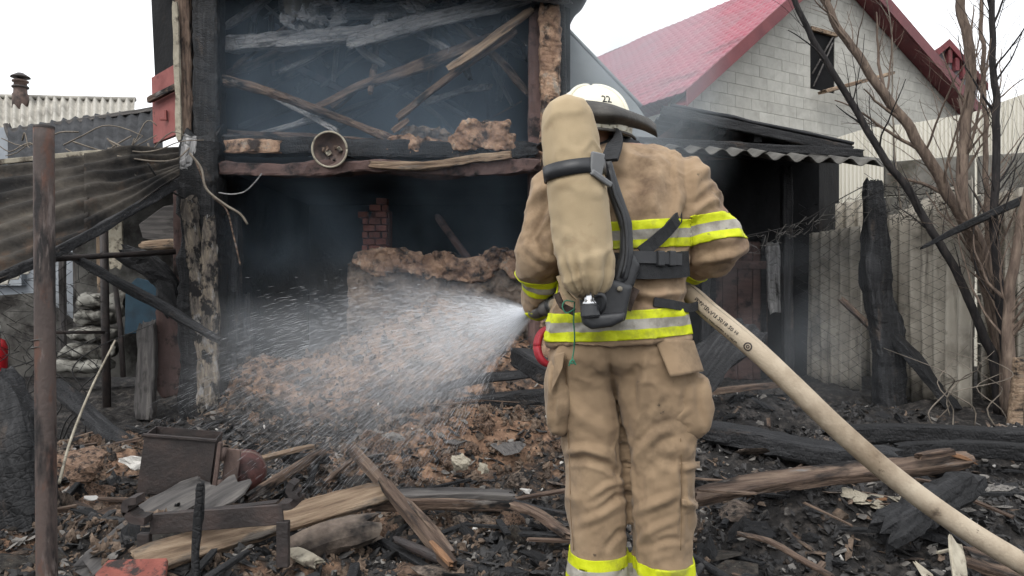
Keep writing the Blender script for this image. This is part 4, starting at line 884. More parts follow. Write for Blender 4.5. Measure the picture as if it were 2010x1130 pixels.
# black iron frame
fr = empty('iron_gate', P(206, 780, 6.6), 'black burnt iron gate frame with wire netting under the lean-to', 'gate')
part('upright', tube_me('upright', [P(204, 430, 6.6), P(206, 600, 6.6), P(210, 800, 6.5)], .035, 6), M['darkiron'], fr)
part('upright', tube_me('upright', [P(224, 540, 6.6), P(236, 640, 6.6), P(242, 740, 6.5)], .022, 6), M['darkiron'], fr)
part('rail', tube_me('rail', [P(104, 508, 6.0), P(200, 502, 6.5), P(345, 494, 6.7)], .028, 6), M['darkiron'], fr)
part('rail', tube_me('rail', [P(105, 652, 6.1), P(205, 652, 6.5)], .016, 6), M['darkiron'], fr)
part('netting', chain(P(-20, 490, 5.7), P(206, 500, 6.5), P(206, 740, 6.4), P(-20, 700, 5.6), .085, .0032, -.02, .02, 9).mesh('netting'), M['wiredark'], fr, 'stuff')
beam_thing('burnt_bundle', 'black burnt lump of cloth slumped over the iron rail', 'debris', [P(250, 500, 6.8), P(290, 520, 6.8), P(330, 555, 6.8), P(345, 610, 6.8)], .2, .2, M['char'], rough=.4, sq=.8)
beam_thing('charred_pole', 'charred brown pole leaning across the left post foot', 'pole', [P(120, 490, 6.3), P(228, 552, 6.2), P(300, 590, 6.15), P(365, 630, 6.1), P(432, 668, 6.05)], .085, .085, M['char'], sq=.8, rough=.2, taper=(.5, 1, 1.1, 1, .8))
beam_thing('charred_plank', 'black plank sloping to the ground behind the rope', 'plank', [P(110, 755, 5.2), P(180, 820, 5.0), P(256, 882, 4.7)], .14, .05, M['char'])
wire('thin pale rope stretched down past the rusty pipe', [(226, 668, 5.0), (180, 760, 4.4), (140, 860, 3.8), (116, 948, 3.35)], .007, 'flake', 'rope', 'rope')
beam_thing('charred_stump', 'black cracked burnt trunk standing behind the rusty pipe', 'stump', [P(-6, 745, 3.25), P(20, 800, 3.2), P(42, 920, 3.1), P(48, 1040, 3.05)], .2, .16, M['char'], up=(0, 1, 0), rough=.3, taper=(.7, 1, 1.1, 1))
pp = empty('steel_pipe_post', P(88, 1130, 2.55), 'upright rusty steel pipe post with scorched foot', 'post')
part('pipe', tube_me('pipe', [P(86, 252, 2.6), P(88, 600, 2.58), P(92, 1130, 2.55), P(94, 1240, 2.52)], .033, 18, .05, up=(0, 1, 0)), mat('rusty_pipe', [(.25, (60, 48, 45)), (.5, (82, 68, 63)), (.75, (92, 72, 64))], (12, 12, 3), rough=.7, bump=.25, bscale=60, overlay=[((100, 64, 50), (14, 14, 5), .56, .05), ((30, 25, 25), (9, 9, 2.2), .53, .05), ((112, 98, 92), (20, 20, 4), .64, .04)], spec=.4), pp)
v_, f_ = lathe_vf([(.034, 0), (.034, .008), (.026, .009), (.026, .002)], 18); part('pipe_mouth', mesh_from('pipe_mouth', xf(v_, Matrix.Translation(P(86, 252, 2.6))), f_), M['darkiron'], pp)
part('tie_wire', tube_me('tie_wire', [P(86, 690, 2.58)+Vector((.037*math.cos(a), .037*math.sin(a), .004*a)) for a in np.linspace(0, 12.6, 40)], .0022, 4), M['wire'], pp)
# tangled twigs over the lean-to
rr = np.random.default_rng(3)
for i in range(16):
    u = rr.uniform(20, 300); p = P(u, 285+rr.uniform(-20, 25), 6.3+rr.uniform(-.2, .3)); d = Vector((rr.uniform(-.6, .6), rr.uniform(-.1, .1), rr.uniform(-.12, .12)))
    pts = [p+d*k*.35+Vector((0, 0, .07*math.sin(k*1.3+i))) for k in range(5)]
    thing('twig', tube_me('twig', pts, [.008, .006, .004], 4, .05), M['twig'], 'dry twig tangled over the sooty lean-to roof', 'twig', 'twigs on the lean-to roof')
for i in range(9):
    u = rr.uniform(10, 90) if i < 5 else rr.uniform(110, 190); p = P(u, 740+rr.uniform(-10, 30), 5.6); p.z = gz(p.x, p.y)
    pts = [p+Vector((rr.uniform(-.10, .10)*k, 0, .17*k)) for k in range(6)]
    thing('dry_stem', tube_me('dry_stem', pts, [.007, .005, .002], 4, .05), M['wiredark'], 'burnt weed stem standing by the wire netting of the yard', 'twig', 'burnt weed stems in the yard')
rd = empty('gas_cylinder', P(-12, 755, 8.8), 'red gas cylinder with white cap standing at the yard edge beyond the netting', 'cylinder')
v_, f_ = lathe_vf([(.13, -.05), (.14, .02), (.14, .45), (.11, .53), (.04, .57)], 18); part('body', mesh_from('body', xf(v_, Matrix.Translation(P(-12, 756, 8.8))), f_, True), mat('bright_red_paint', sat=1, ramp=[(.3, (176, 30, 40)), (.7, (196, 44, 50))], rough=.4, bump=.05), rd)
v_, f_ = lathe_vf([(.07, .565), (.07, .70), (.04, .72)], 14); part('cap', mesh_from('cap', xf(v_, Matrix.Translation(P(-12, 756, 8.8))), f_, True), M['white'], rd)
# ================================================================== RUBBLE
def rock_me(name, seed, flat=1.0, subdiv=1, nz=.12, elong=1.0):
    r = np.random.default_rng(seed); bm = bmesh.new()
    for _ in range(16):
        d = r.normal(0, 1, 3); d /= np.linalg.norm(d); bm.verts.new(d*r.uniform(.75, 1.1)*np.array([elong, 1, flat]))
    h = bmesh.ops.convex_hull(bm, input=bm.verts)
    bmesh.ops.delete(bm, geom=[g_ for g_ in h['geom_interior'] if isinstance(g_, bmesh.types.BMVert)], context='VERTS')
    if subdiv:
        bmesh.ops.subdivide_edges(bm, edges=bm.edges[:], cuts=subdiv, use_grid_fill=True, fractal=0)
        bm.verts.ensure_lookup_table(); P_ = np.array([v.co[:] for v in bm.verts]); o = fbm(P_*2.2, 3, seed)*nz
        for v, k in zip(bm.verts, o): v.co *= 1+k
    me_ = bpy.data.meshes.new(name); bm.to_mesh(me_); bm.free(); return me_
def arr(me_):
    v = np.empty(len(me_.vertices)*3); me_.vertices.foreach_get('co', v); return v.reshape(-1, 3), [list(p.vertices) for p in me_.polygons]
def rotm(r, tilt=1.0):
    e = Euler((r.uniform(-1, 1)*tilt*1.5, r.uniform(-1, 1)*tilt*1.5, r.uniform(0, 6.28))); return np.array(e.to_matrix())
def in_view(r, clayish=None, ymin=2.35, ymax=7.6):
    while True:
        y = ymin*(ymax/ymin)**r.uniform(0, 1); u = r.uniform(-60, 2070); x = (u-1005)/F*y
        if y > 5.6 and (x < -3.0 or x > 3.6): continue
        if clayish is not None:
            c = clay_amt(np.array([x]), np.array([y]))[0]
            if clayish and r.uniform() > c**.7: continue
            if not clayish and r.uniform() < .9*c: continue
        return x, y
def rubble(name, label, cat, m, temps, n, smin_, smax, clayish, seed, sc=(1, 1, 1), tilt=1.0, sink=.25):
    r = np.random.default_rng(seed); data = [arr(t) for t in temps]; VV = []; FF = []; off = 0
    for _ in range(n):
        x, y = in_view(r, clayish); v, f = data[r.integers(len(data))]
        s = smin_*(smax/smin_)**(r.uniform()**1.6)*(1+.08*(y-3))
        q = (v*np.array(sc)*s) @ rotm(r, tilt).T; q = q+np.array([x, y, gz_fast(x, y)+s*min(sc)*(1-sink)*.5])
        VV.append(q); FF += [[i+off for i in k] for k in f]; off += len(q)
    me_ = mesh_from(name, np.concatenate(VV), FF, False); return thing(name, me_, m, label, cat, kind='stuff')
_gzc = {}
def gz_fast(x, y):
    i = int(np.clip(np.searchsorted(gx, x), 0, nu-1)); j = int(np.clip(np.searchsorted(gy, y), 0, nv-1)); return float(ZZ[j*nu+i])
T0 = [rock_me('chunk', 300+i, subdiv=0, flat=.7, elong=1.4) for i in range(10)]
T1 = [rock_me('crumb', 320+i, subdiv=1, nz=.5, flat=.7, elong=1.3) for i in range(10)]
TS = [rock_me('splinter', 340+i, subdiv=0, flat=.25, elong=4.5) for i in range(8)]
TF = [rock_me('flake', 360+i, subdiv=0, flat=.12) for i in range(8)]
M['coal'] = mat('coal', [(.25, (16, 16, 17)), (.5, (39, 38, 39)), (.72, (76, 73, 71))], (16, 16, 16), rough=.6, bump=.5, bscale=40, spec=.4, overlay=((96, 90, 86), 9, .68, .05))
M['clay2'] = mat('clay_crumb', [(.25, (76, 60, 50)), (.5, (120, 98, 80)), (.75, (154, 130, 108))], (40, 40, 40), rough=.95, bump=.5, bscale=90, overlay=[((38, 35, 34), 5, .54, .08), ((176, 164, 150), 8, .70, .04)])
M['ashflake'] = mat('ash_flake', [(.3, (96, 92, 88)), (.7, (150, 144, 136))], (14, 14, 14), rough=.95, bump=.3, overlay=((50, 46, 44), 6, .55, .08))
rubble('coal_rubble', 'loose black coal and cinder crumbs covering the ground', 'rubble', M['coal'], T1, 4500, .009, .030, False, 1)
rubble('fine_coal_rubble', 'fine black cinder grit between the coal crumbs', 'rubble', M['coal'], T0, 6000, .004, .012, None, 21)
rubble('clay_rubble', 'loose brown crumbs of burnt clay on the heaps', 'rubble', M['clay2'], T1, 4800, .008, .028, True, 2)
rubble('fine_clay_rubble', 'fine brown clay grit on the heaps', 'rubble', M['clay2'], T0, 6000, .004, .012, True, 22)
rubble('splinter_litter', 'charred splinters scattered over the burnt ground', 'rubble', M['coal'], TS, 2600, .007, .022, None, 3, tilt=.35)
rubble('brown_splinter_litter', 'scorched brown splinters scattered over the ground', 'rubble', M['clay2'], TS, 700, .008, .020, None, 4, tilt=.35)
rubble('ash_flake_litter', 'grey ash flakes and thin scraps scattered on the rubble', 'rubble', M['ashflake'], TF, 2600, .010, .035, None, 5, tilt=.5)
rubble('pale_grit', 'tiny pale chips of plaster and glass in the ash', 'rubble', M['white'], T0, 220, .006, .013, None, 6)

# countable bigger pieces
def where(x, y):
    u = 1005+F*x/y
    if y > 5.7: return ' in the burnt house doorway' if x < .5 else ' near the shed door'
    if y > 4.0: return ' on the mound before the doorway' if -1.6 < x < .7 else (' left of the metal box' if x <= -1.6 else ' behind the splintered brown plank')
    return ' around the iron stand' if u < 640 else (' around the crossing laths' if u < 1110 else ' under the cream hose')
def scatter(name, labels, cat, mts, temps, spots, size, group, seed, sc=(1, 1, 1), tilt=.8):
    r = np.random.default_rng(seed); shared = {}
    for i, (x, y) in enumerate(spots):
        k = int(r.integers(len(temps))); mk = mts[int(r.integers(len(mts)))]
        if (k, mk) not in shared:
            me_ = temps[k].copy(); me_.name = name; me_.materials.append(M[mk]); shared[k, mk] = me_
        o = bpy.data.objects.new(name, shared[k, mk]); COL.objects.link(o)
        s = size[0]*(size[1]/size[0])**r.uniform(); o.scale = (s*sc[0], s*sc[1], s*sc[2]); o.rotation_euler = (r.uniform(-tilt, tilt), r.uniform(-tilt, tilt), r.uniform(0, 6.28))
        o.location = (x, y, gz_fast(x, y)+s*min(sc)*.25); tag(o, labels+where(x, y), cat, group+where(x, y))
TR = [rock_me('lump', 400+i, subdiv=3, nz=.34) for i in range(12)]
TL = [rock_me('tile', 430+i, subdiv=1, flat=.10, nz=.06) for i in range(8)]
r = np.random.default_rng(77)
scatter('clay_lump', 'broken lump of burnt brown clay', 'clay lump', ['clay', 'clay', 'plaster'], TR, [in_view(r, True, 3.2, 7.4) for _ in range(190)], (.022, .07), 'clay lumps', 1)
scatter('charred_chunk', 'angular chunk of black charred wood', 'charcoal', ['char'], TR, [in_view(r, False, 2.4, 7.0) for _ in range(200)], (.02, .06), 'charred wood chunks', 2, sc=(2.2, 1, .6))
scatter('sheet_fragment', 'thin broken grey sheet fragment', 'fragment', ['slateold', 'plaster', 'greyplank'], TL, [in_view(r, None, 2.5, 6.0) for _ in range(60)], (.05, .13), 'sheet fragments', 3, tilt=.4)
def laths(n, seed, m, label, group, Lr, wr_):
    r = np.random.default_rng(seed)
    for i in range(n):
        x, y = in_view(r, None, 2.5, 6.2); a = r.uniform(0, 3.14); L = r.uniform(*Lr); d = Vector((math.cos(a)*L/2, math.sin(a)*L/2, 0)); c = Vector((x, y, 0))
        p, q = c-d, c+d; p.z = gz_fast(p.x, p.y)+.02+r.uniform(0, .04); q.z = gz_fast(q.x, q.y)+.02+r.uniform(0, .05)
        w = r.uniform(*wr_); beam_thing('lath', label+where(x, y), 'lath', [p, q], w, w*r.uniform(.35, .8), M[m], group+where(x, y), M=8, step=.12, rough=.2)
laths(60, 5, 'char', 'short charred lath lying', 'charred laths lying', (.2, .6), (.02, .05))
laths(34, 6, 'brown', 'short scorched brown lath lying', 'brown laths lying', (.15, .5), (.015, .04))

def bt_(name, label, cat, px, w, h, m, **k): return beam_thing(name, label, cat, [P(*p) for p in px], w, h, M[m], **k)
# ---- foreground left
bt_('plank', 'long tan plank lying under the iron stand', 'plank', [(268, 1104, 2.62), (420, 1058, 2.83), (560, 1018, 3.04), (754, 966, 3.34)], .115, .035, 'tan', up=(0, -.75, .66), rough=.06, jag=.15)
bt_('lath', 'brown lath leaning from the clay mound to the tan plank end', 'lath', [(690, 880, 3.85), (720, 912, 3.65), (752, 950, 3.45)], .055, .045, 'brown', rough=.18)
bt_('lath', 'long scorched lath crossing the tan plank end with orange splintered tip', 'lath', [(750, 944, 3.38), (800, 1005, 3.15), (850, 1066, 2.95), (888, 1110, 2.82)], .05, .04, 'brown', rough=.18)
bt_('lath', 'thin brown lath lying close beside the orange tipped one', 'lath', [(798, 982, 3.22), (840, 1030, 3.05), (886, 1084, 2.9)], .03, .03, 'brown', rough=.2)
M['orange'] = mat('raw_orange_wood', [(.3, (110, 72, 46)), (.6, (156, 108, 70)), (.8, (184, 146, 106))], (3, 30, 30), rough=.8, bump=.4)
bt_('splinter', 'raw orange splinter on the end of the long scorched lath', 'splinter', [(850, 1066, 2.93), (884, 1106, 2.80)], .03, .02, 'orange', rough=.4)
bt_('plank', 'reddish brown board lying level behind the crossing laths', 'plank', [(735, 992, 3.35), (860, 990, 3.4), (1012, 994, 3.4)], .04, .05, 'brown', rough=.15)
bt_('plank', 'grey brown board on top of the reddish level board', 'plank', [(770, 972, 3.5), (900, 968, 3.55), (1000, 972, 3.55)], .12, .03, 'greyplank', rough=.12)
bt_('lath', 'brown lath sloping down to the trouser leg', 'lath', [(1008, 992, 3.3), (1060, 1012, 3.2), (1112, 1050, 3.05)], .05, .03, 'brown', rough=.2)
bt_('lath', 'dark lath reaching from the reddish board to trouser leg', 'lath', [(1010, 985, 3.4), (1060, 1000, 3.35), (1112, 1010, 3.3)], .03, .025, 'char', rough=.2)
bt_('lath', 'straight brown lath standing against the clay mound left side', 'lath', [(486, 978, 3.45), (560, 932, 3.7), (632, 888, 3.95)], .04, .045, 'brown', rough=.12)
bt_('branch', 'thick brown branch stub lying left of the iron stand', 'branch', [(142, 1040, 3.05), (200, 1016, 3.15), (272, 984, 3.3)], .06, .055, 'brown', sq=.9, rough=.25, taper=(1.2, 1, .8))
bt_('plank', 'short dark tube lying beside the brown branch stub', 'tube', [(150, 990, 3.3), (196, 1012, 3.2)], .04, .035, 'brown', sq=.9)
bt_('plank', 'grey board propped under the left foot of the iron stand', 'plank', [(180, 1112, 2.72), (235, 1068, 2.88), (275, 1030, 3.02)], .13, .025, 'greyplank', up=(.2, -.6, .75), rough=.06)
bt_('plank', 'mauve grey board sloping behind the iron stand', 'plank', [(286, 1010, 3.15), (340, 985, 3.25), (400, 952, 3.4)], .16, .02, 'greyplank', up=(.1, -.6, .8), rough=.06)
bt_('plank', 'thin curled grey sheet lying right of the black spike', 'plank', [(400, 985, 3.3), (440, 972, 3.35), (468, 946, 3.45)], .13, .014, 'greyplank', up=(.1, -.5, .8), rough=.1)
bt_('plank', 'brown square board scrap under the iron stand', 'plank', [(296, 1092, 2.8), (350, 1076, 2.86)], .13, .02, 'plaster', up=(.1, -.6, .8), rough=.08)
bt_('plank', 'pale chip of wood right of the iron stand foot', 'plank', [(572, 1080, 2.9), (622, 1104, 2.8)], .06, .02, 'flake', up=(.1, -.5, .8))
bt_('plank', 'dark burnt roll of felt under the tan plank', 'felt roll', [(570, 1090, 2.95), (640, 1060, 3.0), (720, 1040, 3.05)], .16, .13, 'plaster', sq=.9, rough=.35)
bt_('pipe', 'dark pipe lying beyond the orange splintered lath', 'pipe', [(884, 1100, 2.9), (960, 1122, 2.82), (1040, 1146, 2.76)], .035, .035, 'char', sq=1.0, rough=.06)
bt_('pipe', 'dark pipe end sticking out under the crossing laths', 'pipe', [(780, 1060, 3.0), (830, 1082, 2.92), (870, 1100, 2.88)], .04, .04, 'darkiron', sq=1.0, rough=.08)
bt_('plank', 'orange brown strip of wood burnt thin above red tank', 'plank', [(500, 905, 3.8), (560, 888, 3.95), (610, 876, 4.05)], .06, .02, 'tan', rough=.2)
bt_('plank', 'black burnt beam lying behind the red tank', 'beam', [(560, 900, 4.0), (640, 900, 4.0)], .08, .06, 'char')
def stone(name, label, cat, u, v, z, s, m, seed, flat=(1, 1, 1), nz=.15, rot=0):
    me_ = rock_me(name, seed, subdiv=3, nz=nz); me_.materials.append(M[m]); o = bpy.data.objects.new(name, me_); COL.objects.link(o)
    o.location = G(u, v, z); o.scale = (s*flat[0], s*flat[1], s*flat[2]); o.rotation_euler = (.15, .1, rot); return tag(o, label, cat)
stone('clay_block', 'big mossy brown clay block behind the rusty pipe', 'block', 170, 912, .22, .16, 'clay', 501, (1.05, .8, .55))
stone('clay_block', 'clay block standing at the foot of rusty pipe', 'block', 128, 1010, .12, .10, 'plaster', 502, (.7, .7, 1.3))
stone('clay_block', 'flat smooth brown stone at bottom edge below the crossing laths', 'stone', 838, 1135, .03, .13, 'clay', 503, (1.35, .8, .35), .05)
stone('plaster_lump', 'white plaster lump wedged left of the metal box', 'plaster', 270, 908, .22, .075, 'white', 504, (1.2, .8, .55), .3)
stone('plaster_lump', 'pale plaster lump with small hole on the clay mound', 'plaster', 905, 908, .3, .055, 'flake', 505, (1, .8, .8), .3)
stone('plaster_lump', 'little pale plaster piece beside the larger pale lump', 'plaster', 948, 918, .28, .035, 'flake', 506, (1, .8, .9), .3)
stone('plaster_lump', 'grey white plaster crust at the back of the clay mound', 'plaster', 770, 858, .3, .05, 'ashflake', 507, (1.2, .8, .6), .3)
stone('grey_shard', 'upright bluish grey shard in the coal near the trouser leg', 'shard', 1005, 1070, .08, .075, 'slateold', 508, (.8, .5, 1.2), .1)
stone('grey_shard', 'low dark grey shard beside the upright one', 'shard', 1075, 1082, .05, .06, 'slateold', 509, (1, .6, .8), .1)
stone('white_shell', 'small white porcelain shard in the coal near trouser leg', 'shard', 1033, 963, .17, .028, 'white', 510, (1.3, .8, .5))
stone('white_shell', 'tiny white porcelain bit on the tan plank', 'shard', 632, 982, .2, .016, 'white', 511, (1.2, .8, .7))
stone('white_shell', 'white paper scrap beside the pipe foot clay block', 'scrap', 180, 978, .18, .03, 'white', 512, (1.2, .8, .5))
stone('pale_pebble', 'pale pebble in the coal below the brown sloping lath', 'pebble', 1008, 1040, .08, .022, 'flake', 513)
stone('pale_pebble', 'pale pebble in the coal near the crossing laths', 'pebble', 932, 1038, .08, .016, 'white', 514)
stone('ochre_chip', 'ochre wood chip lying at the trouser cuff', 'chip', 1038, 1102, .05, .028, 'orange', 515, (1, .7, .7), .3)
stone('brown_clod', 'orange brown clod beside pale chip under tan plank', 'clod', 700, 1040, .15, .05, 'clay', 516, (1, .8, .9), .3)
stone('red_bit', 'small red brick bit in the coal', 'brick bit', 902, 1016, .08, .022, 'brick', 517)
# rusty metal box, red tank, iron stand, spike, red board
bx = empty('metal_box', G(362, 975, .14), 'rusty dark metal firebox with open side and hinge', 'metal box')
c = P(356, 905, 3.55)
Rb = Euler((.0, .13, .22)).to_matrix()
mb = MB()
for (o, s_) in (((0, .10, 0), (.31, .006, .27)), ((0, -.10, 0), (.31, .006, .27)), ((-.152, 0, 0), (.006, .194, .27)), ((.152, 0, 0), (.006, .194, .27)), ((0, 0, -.138), (.298, .194, .006))):
    v_, f_ = box_vf(c+Rb @ Vector(o), s_, Rb); mb.add(v_, f_)
part('casing', mb.mesh('casing'), M['darkiron'], bx)
part('flange', box_me('flange', c+Rb @ Vector((0, -.106, .133)), (.325, .02, .014), Rb, .003), M['darkiron'], bx)
part('hinge_bar', box_me('hinge_bar', c+Rb @ Vector((.175, -.09, 0)), (.02, .03, .25), Rb, .004), M['rust'], bx)
for dz in (-.08, .07): part('hinge', tube_me('hinge', [c+Rb @ Vector((.195, -.09, dz-.03)), c+Rb @ Vector((.195, -.09, dz+.03))], .013, 10), M['rust'], bx)
part('side_plate', box_me('side_plate', c+Rb @ Vector((.235, -.06, -.02)), (.07, .012, .22), Rb, .003), M['rust'], bx)
tk = empty('round_tank', G(485, 955, .17), 'small dark red round tank lying beside metal box', 'tank')
c2 = P(482, 925, 3.65); Mx = frame_m(c2, (.35, -1, .1))
v_, f_ = lathe_vf([(.01, .08), (.05, .075), (.085, .055), (.095, .03), (.095, -.12), (.08, -.15), (.02, -.16)], 28); part('shell', mesh_from('shell', xf(v_, Mx), f_, True), mat('dark_red_enamel', [(.3, (74, 40, 38)), (.7, (104, 58, 52))], (6, 6, 6), rough=.6, bump=.2, overlay=((40, 30, 30), 8, .6, .08)), tk)
v_, f_ = lathe_vf([(.096, .025), (.101, .02), (.101, .005), (.096, 0)], 28); part('band', mesh_from('band', xf(v_, Mx), f_, True), M['rust'], tk)
st = empty('iron_stand', G(420, 1100, .04), 'low burnt iron stand with flat bar and curled ends', 'stand')
def flatbar(name, pts, hgt, th, parent, m='darkiron'):
    q = resample(pts, .012, True); nrm_ = np.array([0, -1, .0]); up_ = np.array([0, 0, 1.0]); T = np.gradient(q, axis=0); T /= np.linalg.norm(T, axis=1)[:, None]
    V_ = []; F_ = []; n = len(q); Yv = np.array([0, 1, 0])
    for p, t in zip(q, T):
        w_ = np.cross(t, Yv); w_ /= np.linalg.norm(w_); w_ = w_ if w_[2] > 0 or abs(w_[2]) < .3 else -w_
        for a, b in ((-1, -1), (1, -1), (1, 1), (-1, 1)): V_.append(p+Yv*a*hgt/2+w_*b*th/2)
    for i in range(n-1):
        for k in range(4): F_.append((i*4+k, i*4+(k+1) % 4, (i+1)*4+(k+1) % 4, (i+1)*4+k))
    F_ += [(3, 2, 1, 0), ((n-1)*4, (n-1)*4+1, (n-1)*4+2, (n-1)*4+3)]
    return part(name, mesh_from(name, V_, F_), M[m], parent)
part('bar', box_me('bar', (P(288, 1034, 2.72)+P(560, 1004, 2.78))/2, ((P(560, 1004, 2.78)-P(288, 1034, 2.72)).length, .012, .075), Matrix.Rotation(math.atan2(-(P(560, 1004, 2.78)-P(288, 1034, 2.72)).z, (P(560, 1004, 2.78)-P(288, 1034, 2.72)).x), 3, 'Y'), .003), M['darkiron'], st)
flatbar('curl', [P(292, 1018, 2.72), P(268, 1015, 2.72), P(255, 998, 2.72), P(256, 982, 2.72), P(276, 978, 2.72)], .07, .026, st)
flatbar('curl', [P(552, 990, 2.78), P(575, 988, 2.78), P(588, 974, 2.76), P(572, 960, 2.76), P(578, 944, 2.76)], .07, .026, st)
for (u, v0, v1) in ((284, 1046, 1112), (556, 1022, 1092)):
    part('leg', box_me('leg', (P(u, v0, 2.76)+P(u, v1+20, 2.74))/2, (.045, .03, (v1+20-v0)/F*2.76), None, .004), M['darkiron'], st)
flatbar('cross_strap', [P(300, 1012, 2.81), P(420, 1000, 2.84), P(545, 985, 2.88)], .05, .008, st)
sp = empty('burnt_spike', P(384, 1130, 2.78), 'black burnt spike sticking up in front of the iron stand', 'spike')
me_, Mx = beam_me('spike_shaft', [P(394, 952, 2.62), P(392, 1000, 2.61), P(386, 1060, 2.6), P(382, 1160, 2.58)], .034, .03, up=(0, 1, 0), rough=.45, fine=.25, taper=(.6, .8, .7, 1.0), sq=.8, step=.012); o = part('spike_shaft', me_, M['char'], sp); o.matrix_basis = Mx
rb_ = prism_me('red_board', [P(186, 1126, 2.50), P(212, 1098, 2.58), P(328, 1094, 2.56), P(322, 1150, 2.44), P(188, 1158, 2.42)], (0, .01, -.02), .003)
thing('red_board', rb_, M['redboard'], 'scorched red painted board at the bottom edge by the spike', 'board')
# ---- foreground right
bt_('plank', 'long splintered brown plank lying under the hose', 'plank', [(1366, 975, 3.15), (1500, 948, 3.25), (1640, 930, 3.35), (1760, 918, 3.4), (1895, 902, 3.45)], .085, .05, 'brown', up=(0, -.5, .85), rough=.14, jag=.6)
bt_('lath', 'thin reddish lath resting on the splintered brown plank', 'lath', [(1372, 962, 3.1), (1430, 966, 3.12), (1482, 968, 3.15)], .02, .012, 'brown')
bt_('chip', 'short brown block sitting on the plank end', 'chip', [(1806, 896, 3.36), (1868, 886, 3.4)], .045, .035, 'brown')
bt_('splinter', 'fresh yellow splinter at the broken end of the brown plank', 'splinter', [(1868, 892, 3.42), (1892, 898, 3.42), (1916, 910, 3.42)], .03, .02, 'orange', taper=(1, .8, .2), rough=.3)
bt_('charred_beam', 'broad grey black charred beam lying behind the brown plank', 'beam', [(1382, 845, 4.6), (1470, 858, 4.45), (1600, 888, 4.2), (1760, 906, 4.05)], .2, .12, 'char', rough=.2)
bt_('charred_beam', 'dark charred board near the shed floor under the hose', 'board', [(1388, 770, 6.3), (1470, 760, 6.4), (1560, 752, 6.4)], .1, .05, 'brown')
bt_('charred_beam', 'black charred beam lying towards the fence foot', 'beam', [(1640, 850, 5.2), (1800, 850, 5.0), (2030, 862, 4.6)], .16, .12, 'char')
bt_('charred_beam', 'second black beam lying in front of the fence foot', 'beam', [(1760, 885, 4.6), (1900, 880, 4.5), (2040, 890, 4.3)], .12, .1, 'char')
bt_('charred_beam', 'charred board leaning up behind the hip of the firefighter', 'board', [(1300, 862, 5.3), (1380, 722, 5.4), (1462, 650, 5.5)], .3, .03, 'char', up=(0, -.7, .6))
bt_('charred_beam', 'big black fibrous log below the splintered plank end', 'log', [(1735, 1050, 3.0), (1800, 1008, 3.1), (1900, 950, 3.25)], .17, .12, 'char', sq=.8, rough=.4, fine=.16, step=.03)
bt_('stick', 'pale yellow stick lying in the ash', 'stick', [(1640, 992, 3.35), (1675, 988, 3.36), (1708, 984, 3.38)], .022, .018, 'orange', sq=.9)
bt_('stick', 'tiny pale yellow stub beside the pale stick', 'stick', [(1722, 981, 3.38), (1738, 979, 3.38)], .02, .018, 'orange', sq=.9)
bt_('chip', 'flat red brown chip beside the hose', 'chip', [(1752, 994, 3.3), (1788, 988, 3.3)], .03, .012, 'redboard')
bt_('stick', 'curved brown stick lying at the bottom right of trouser leg', 'stick', [(1452, 1048, 2.95), (1510, 1062, 2.9), (1560, 1090, 2.82), (1630, 1130, 2.7)], .035, .02, 'brown', sq=.8)
bt_('slab', 'pale grey upright board scrap at the bottom edge under the hose', 'board', [(1876, 1066, 2.75), (1888, 1160, 2.6)], .085, .012, 'flake', up=(0, 1, .2), jag=.3)
bt_('slab', 'brown board lying at the bottom corner below the hose', 'board', [(1905, 1095, 2.75), (1960, 1110, 2.7), (2040, 1140, 2.6)], .10, .03, 'brown', up=(0, -.6, .7))
bt_('slab', 'pale wood scrap leaning on the brown corner board', 'board', [(1920, 1085, 2.8), (1975, 1106, 2.72)], .05, .012, 'tan', up=(0, -.6, .7))
bt_('chip', 'pale triangular chip left of the pale board scrap', 'chip', [(1800, 1108, 2.75), (1818, 1128, 2.7)], .05, .01, 'flake', up=(0, -.8, .5), taper=(.3, 1))
bt_('chip', 'white chip at the pale board scrap tip', 'chip', [(1842, 1084, 2.8), (1868, 1078, 2.8)], .018, .01, 'flake')
stone('clay_block', 'dark brown earth lump under the splintered plank', 'lump', 1458, 1010, .12, .10, 'plaster', 520, (1.2, .8, .8), .2)
stone('white_shell', 'white pebble beside the curved brown stick', 'pebble', 1502, 1083, .04, .026, 'white', 521, (1, .8, .8))
stone('white_shell', 'white chip between hose and pale board scrap', 'chip', 1836, 1070, .06, .02, 'white', 522, (1.2, .8, .6))
r = np.random.default_rng(9)
for i in range(26):
    u = 1635+r.uniform(0, 150); v = 1008+r.uniform(0, 42); k = TL[int(r.integers(8))].copy(); k.name = 'flake'; k.materials.append(M['flake'])
    o = bpy.data.objects.new('flake', k); COL.objects.link(o); s = r.uniform(.02, .05); o.location = G(u, v, .07); o.location.z = gz_fast(o.location.x, o.location.y)+.02; o.scale = (s*1.3, s, s*.7); o.rotation_euler = (r.uniform(-.5, .3), r.uniform(-.4, .4), r.uniform(0, 6))
    tag(o, 'pale beige flake of the cracked sheet lying in ash under the hose', 'flake', 'pale flakes under the hose')
for i in range(18):
    u = 1880+r.uniform(0, 150); v = 930+r.uniform(0, 110); k = TL[int(r.integers(8))].copy(); k.name = 'grey_flake'; k.materials.append(M['ashflake'])
    o = bpy.data.objects.new('grey_flake', k); COL.objects.link(o); s = r.uniform(.03, .07); o.location = G(u, v, .07); o.location.z = gz_fast(o.location.x, o.location.y)+.02; o.scale = (s*1.3, s, s*.7); o.rotation_euler = (r.uniform(-.5, .3), r.uniform(-.4, .4), r.uniform(0, 6))
    tag(o, 'grey scorched sheet flake lying right of the hose', 'flake', 'grey flakes right of the hose')
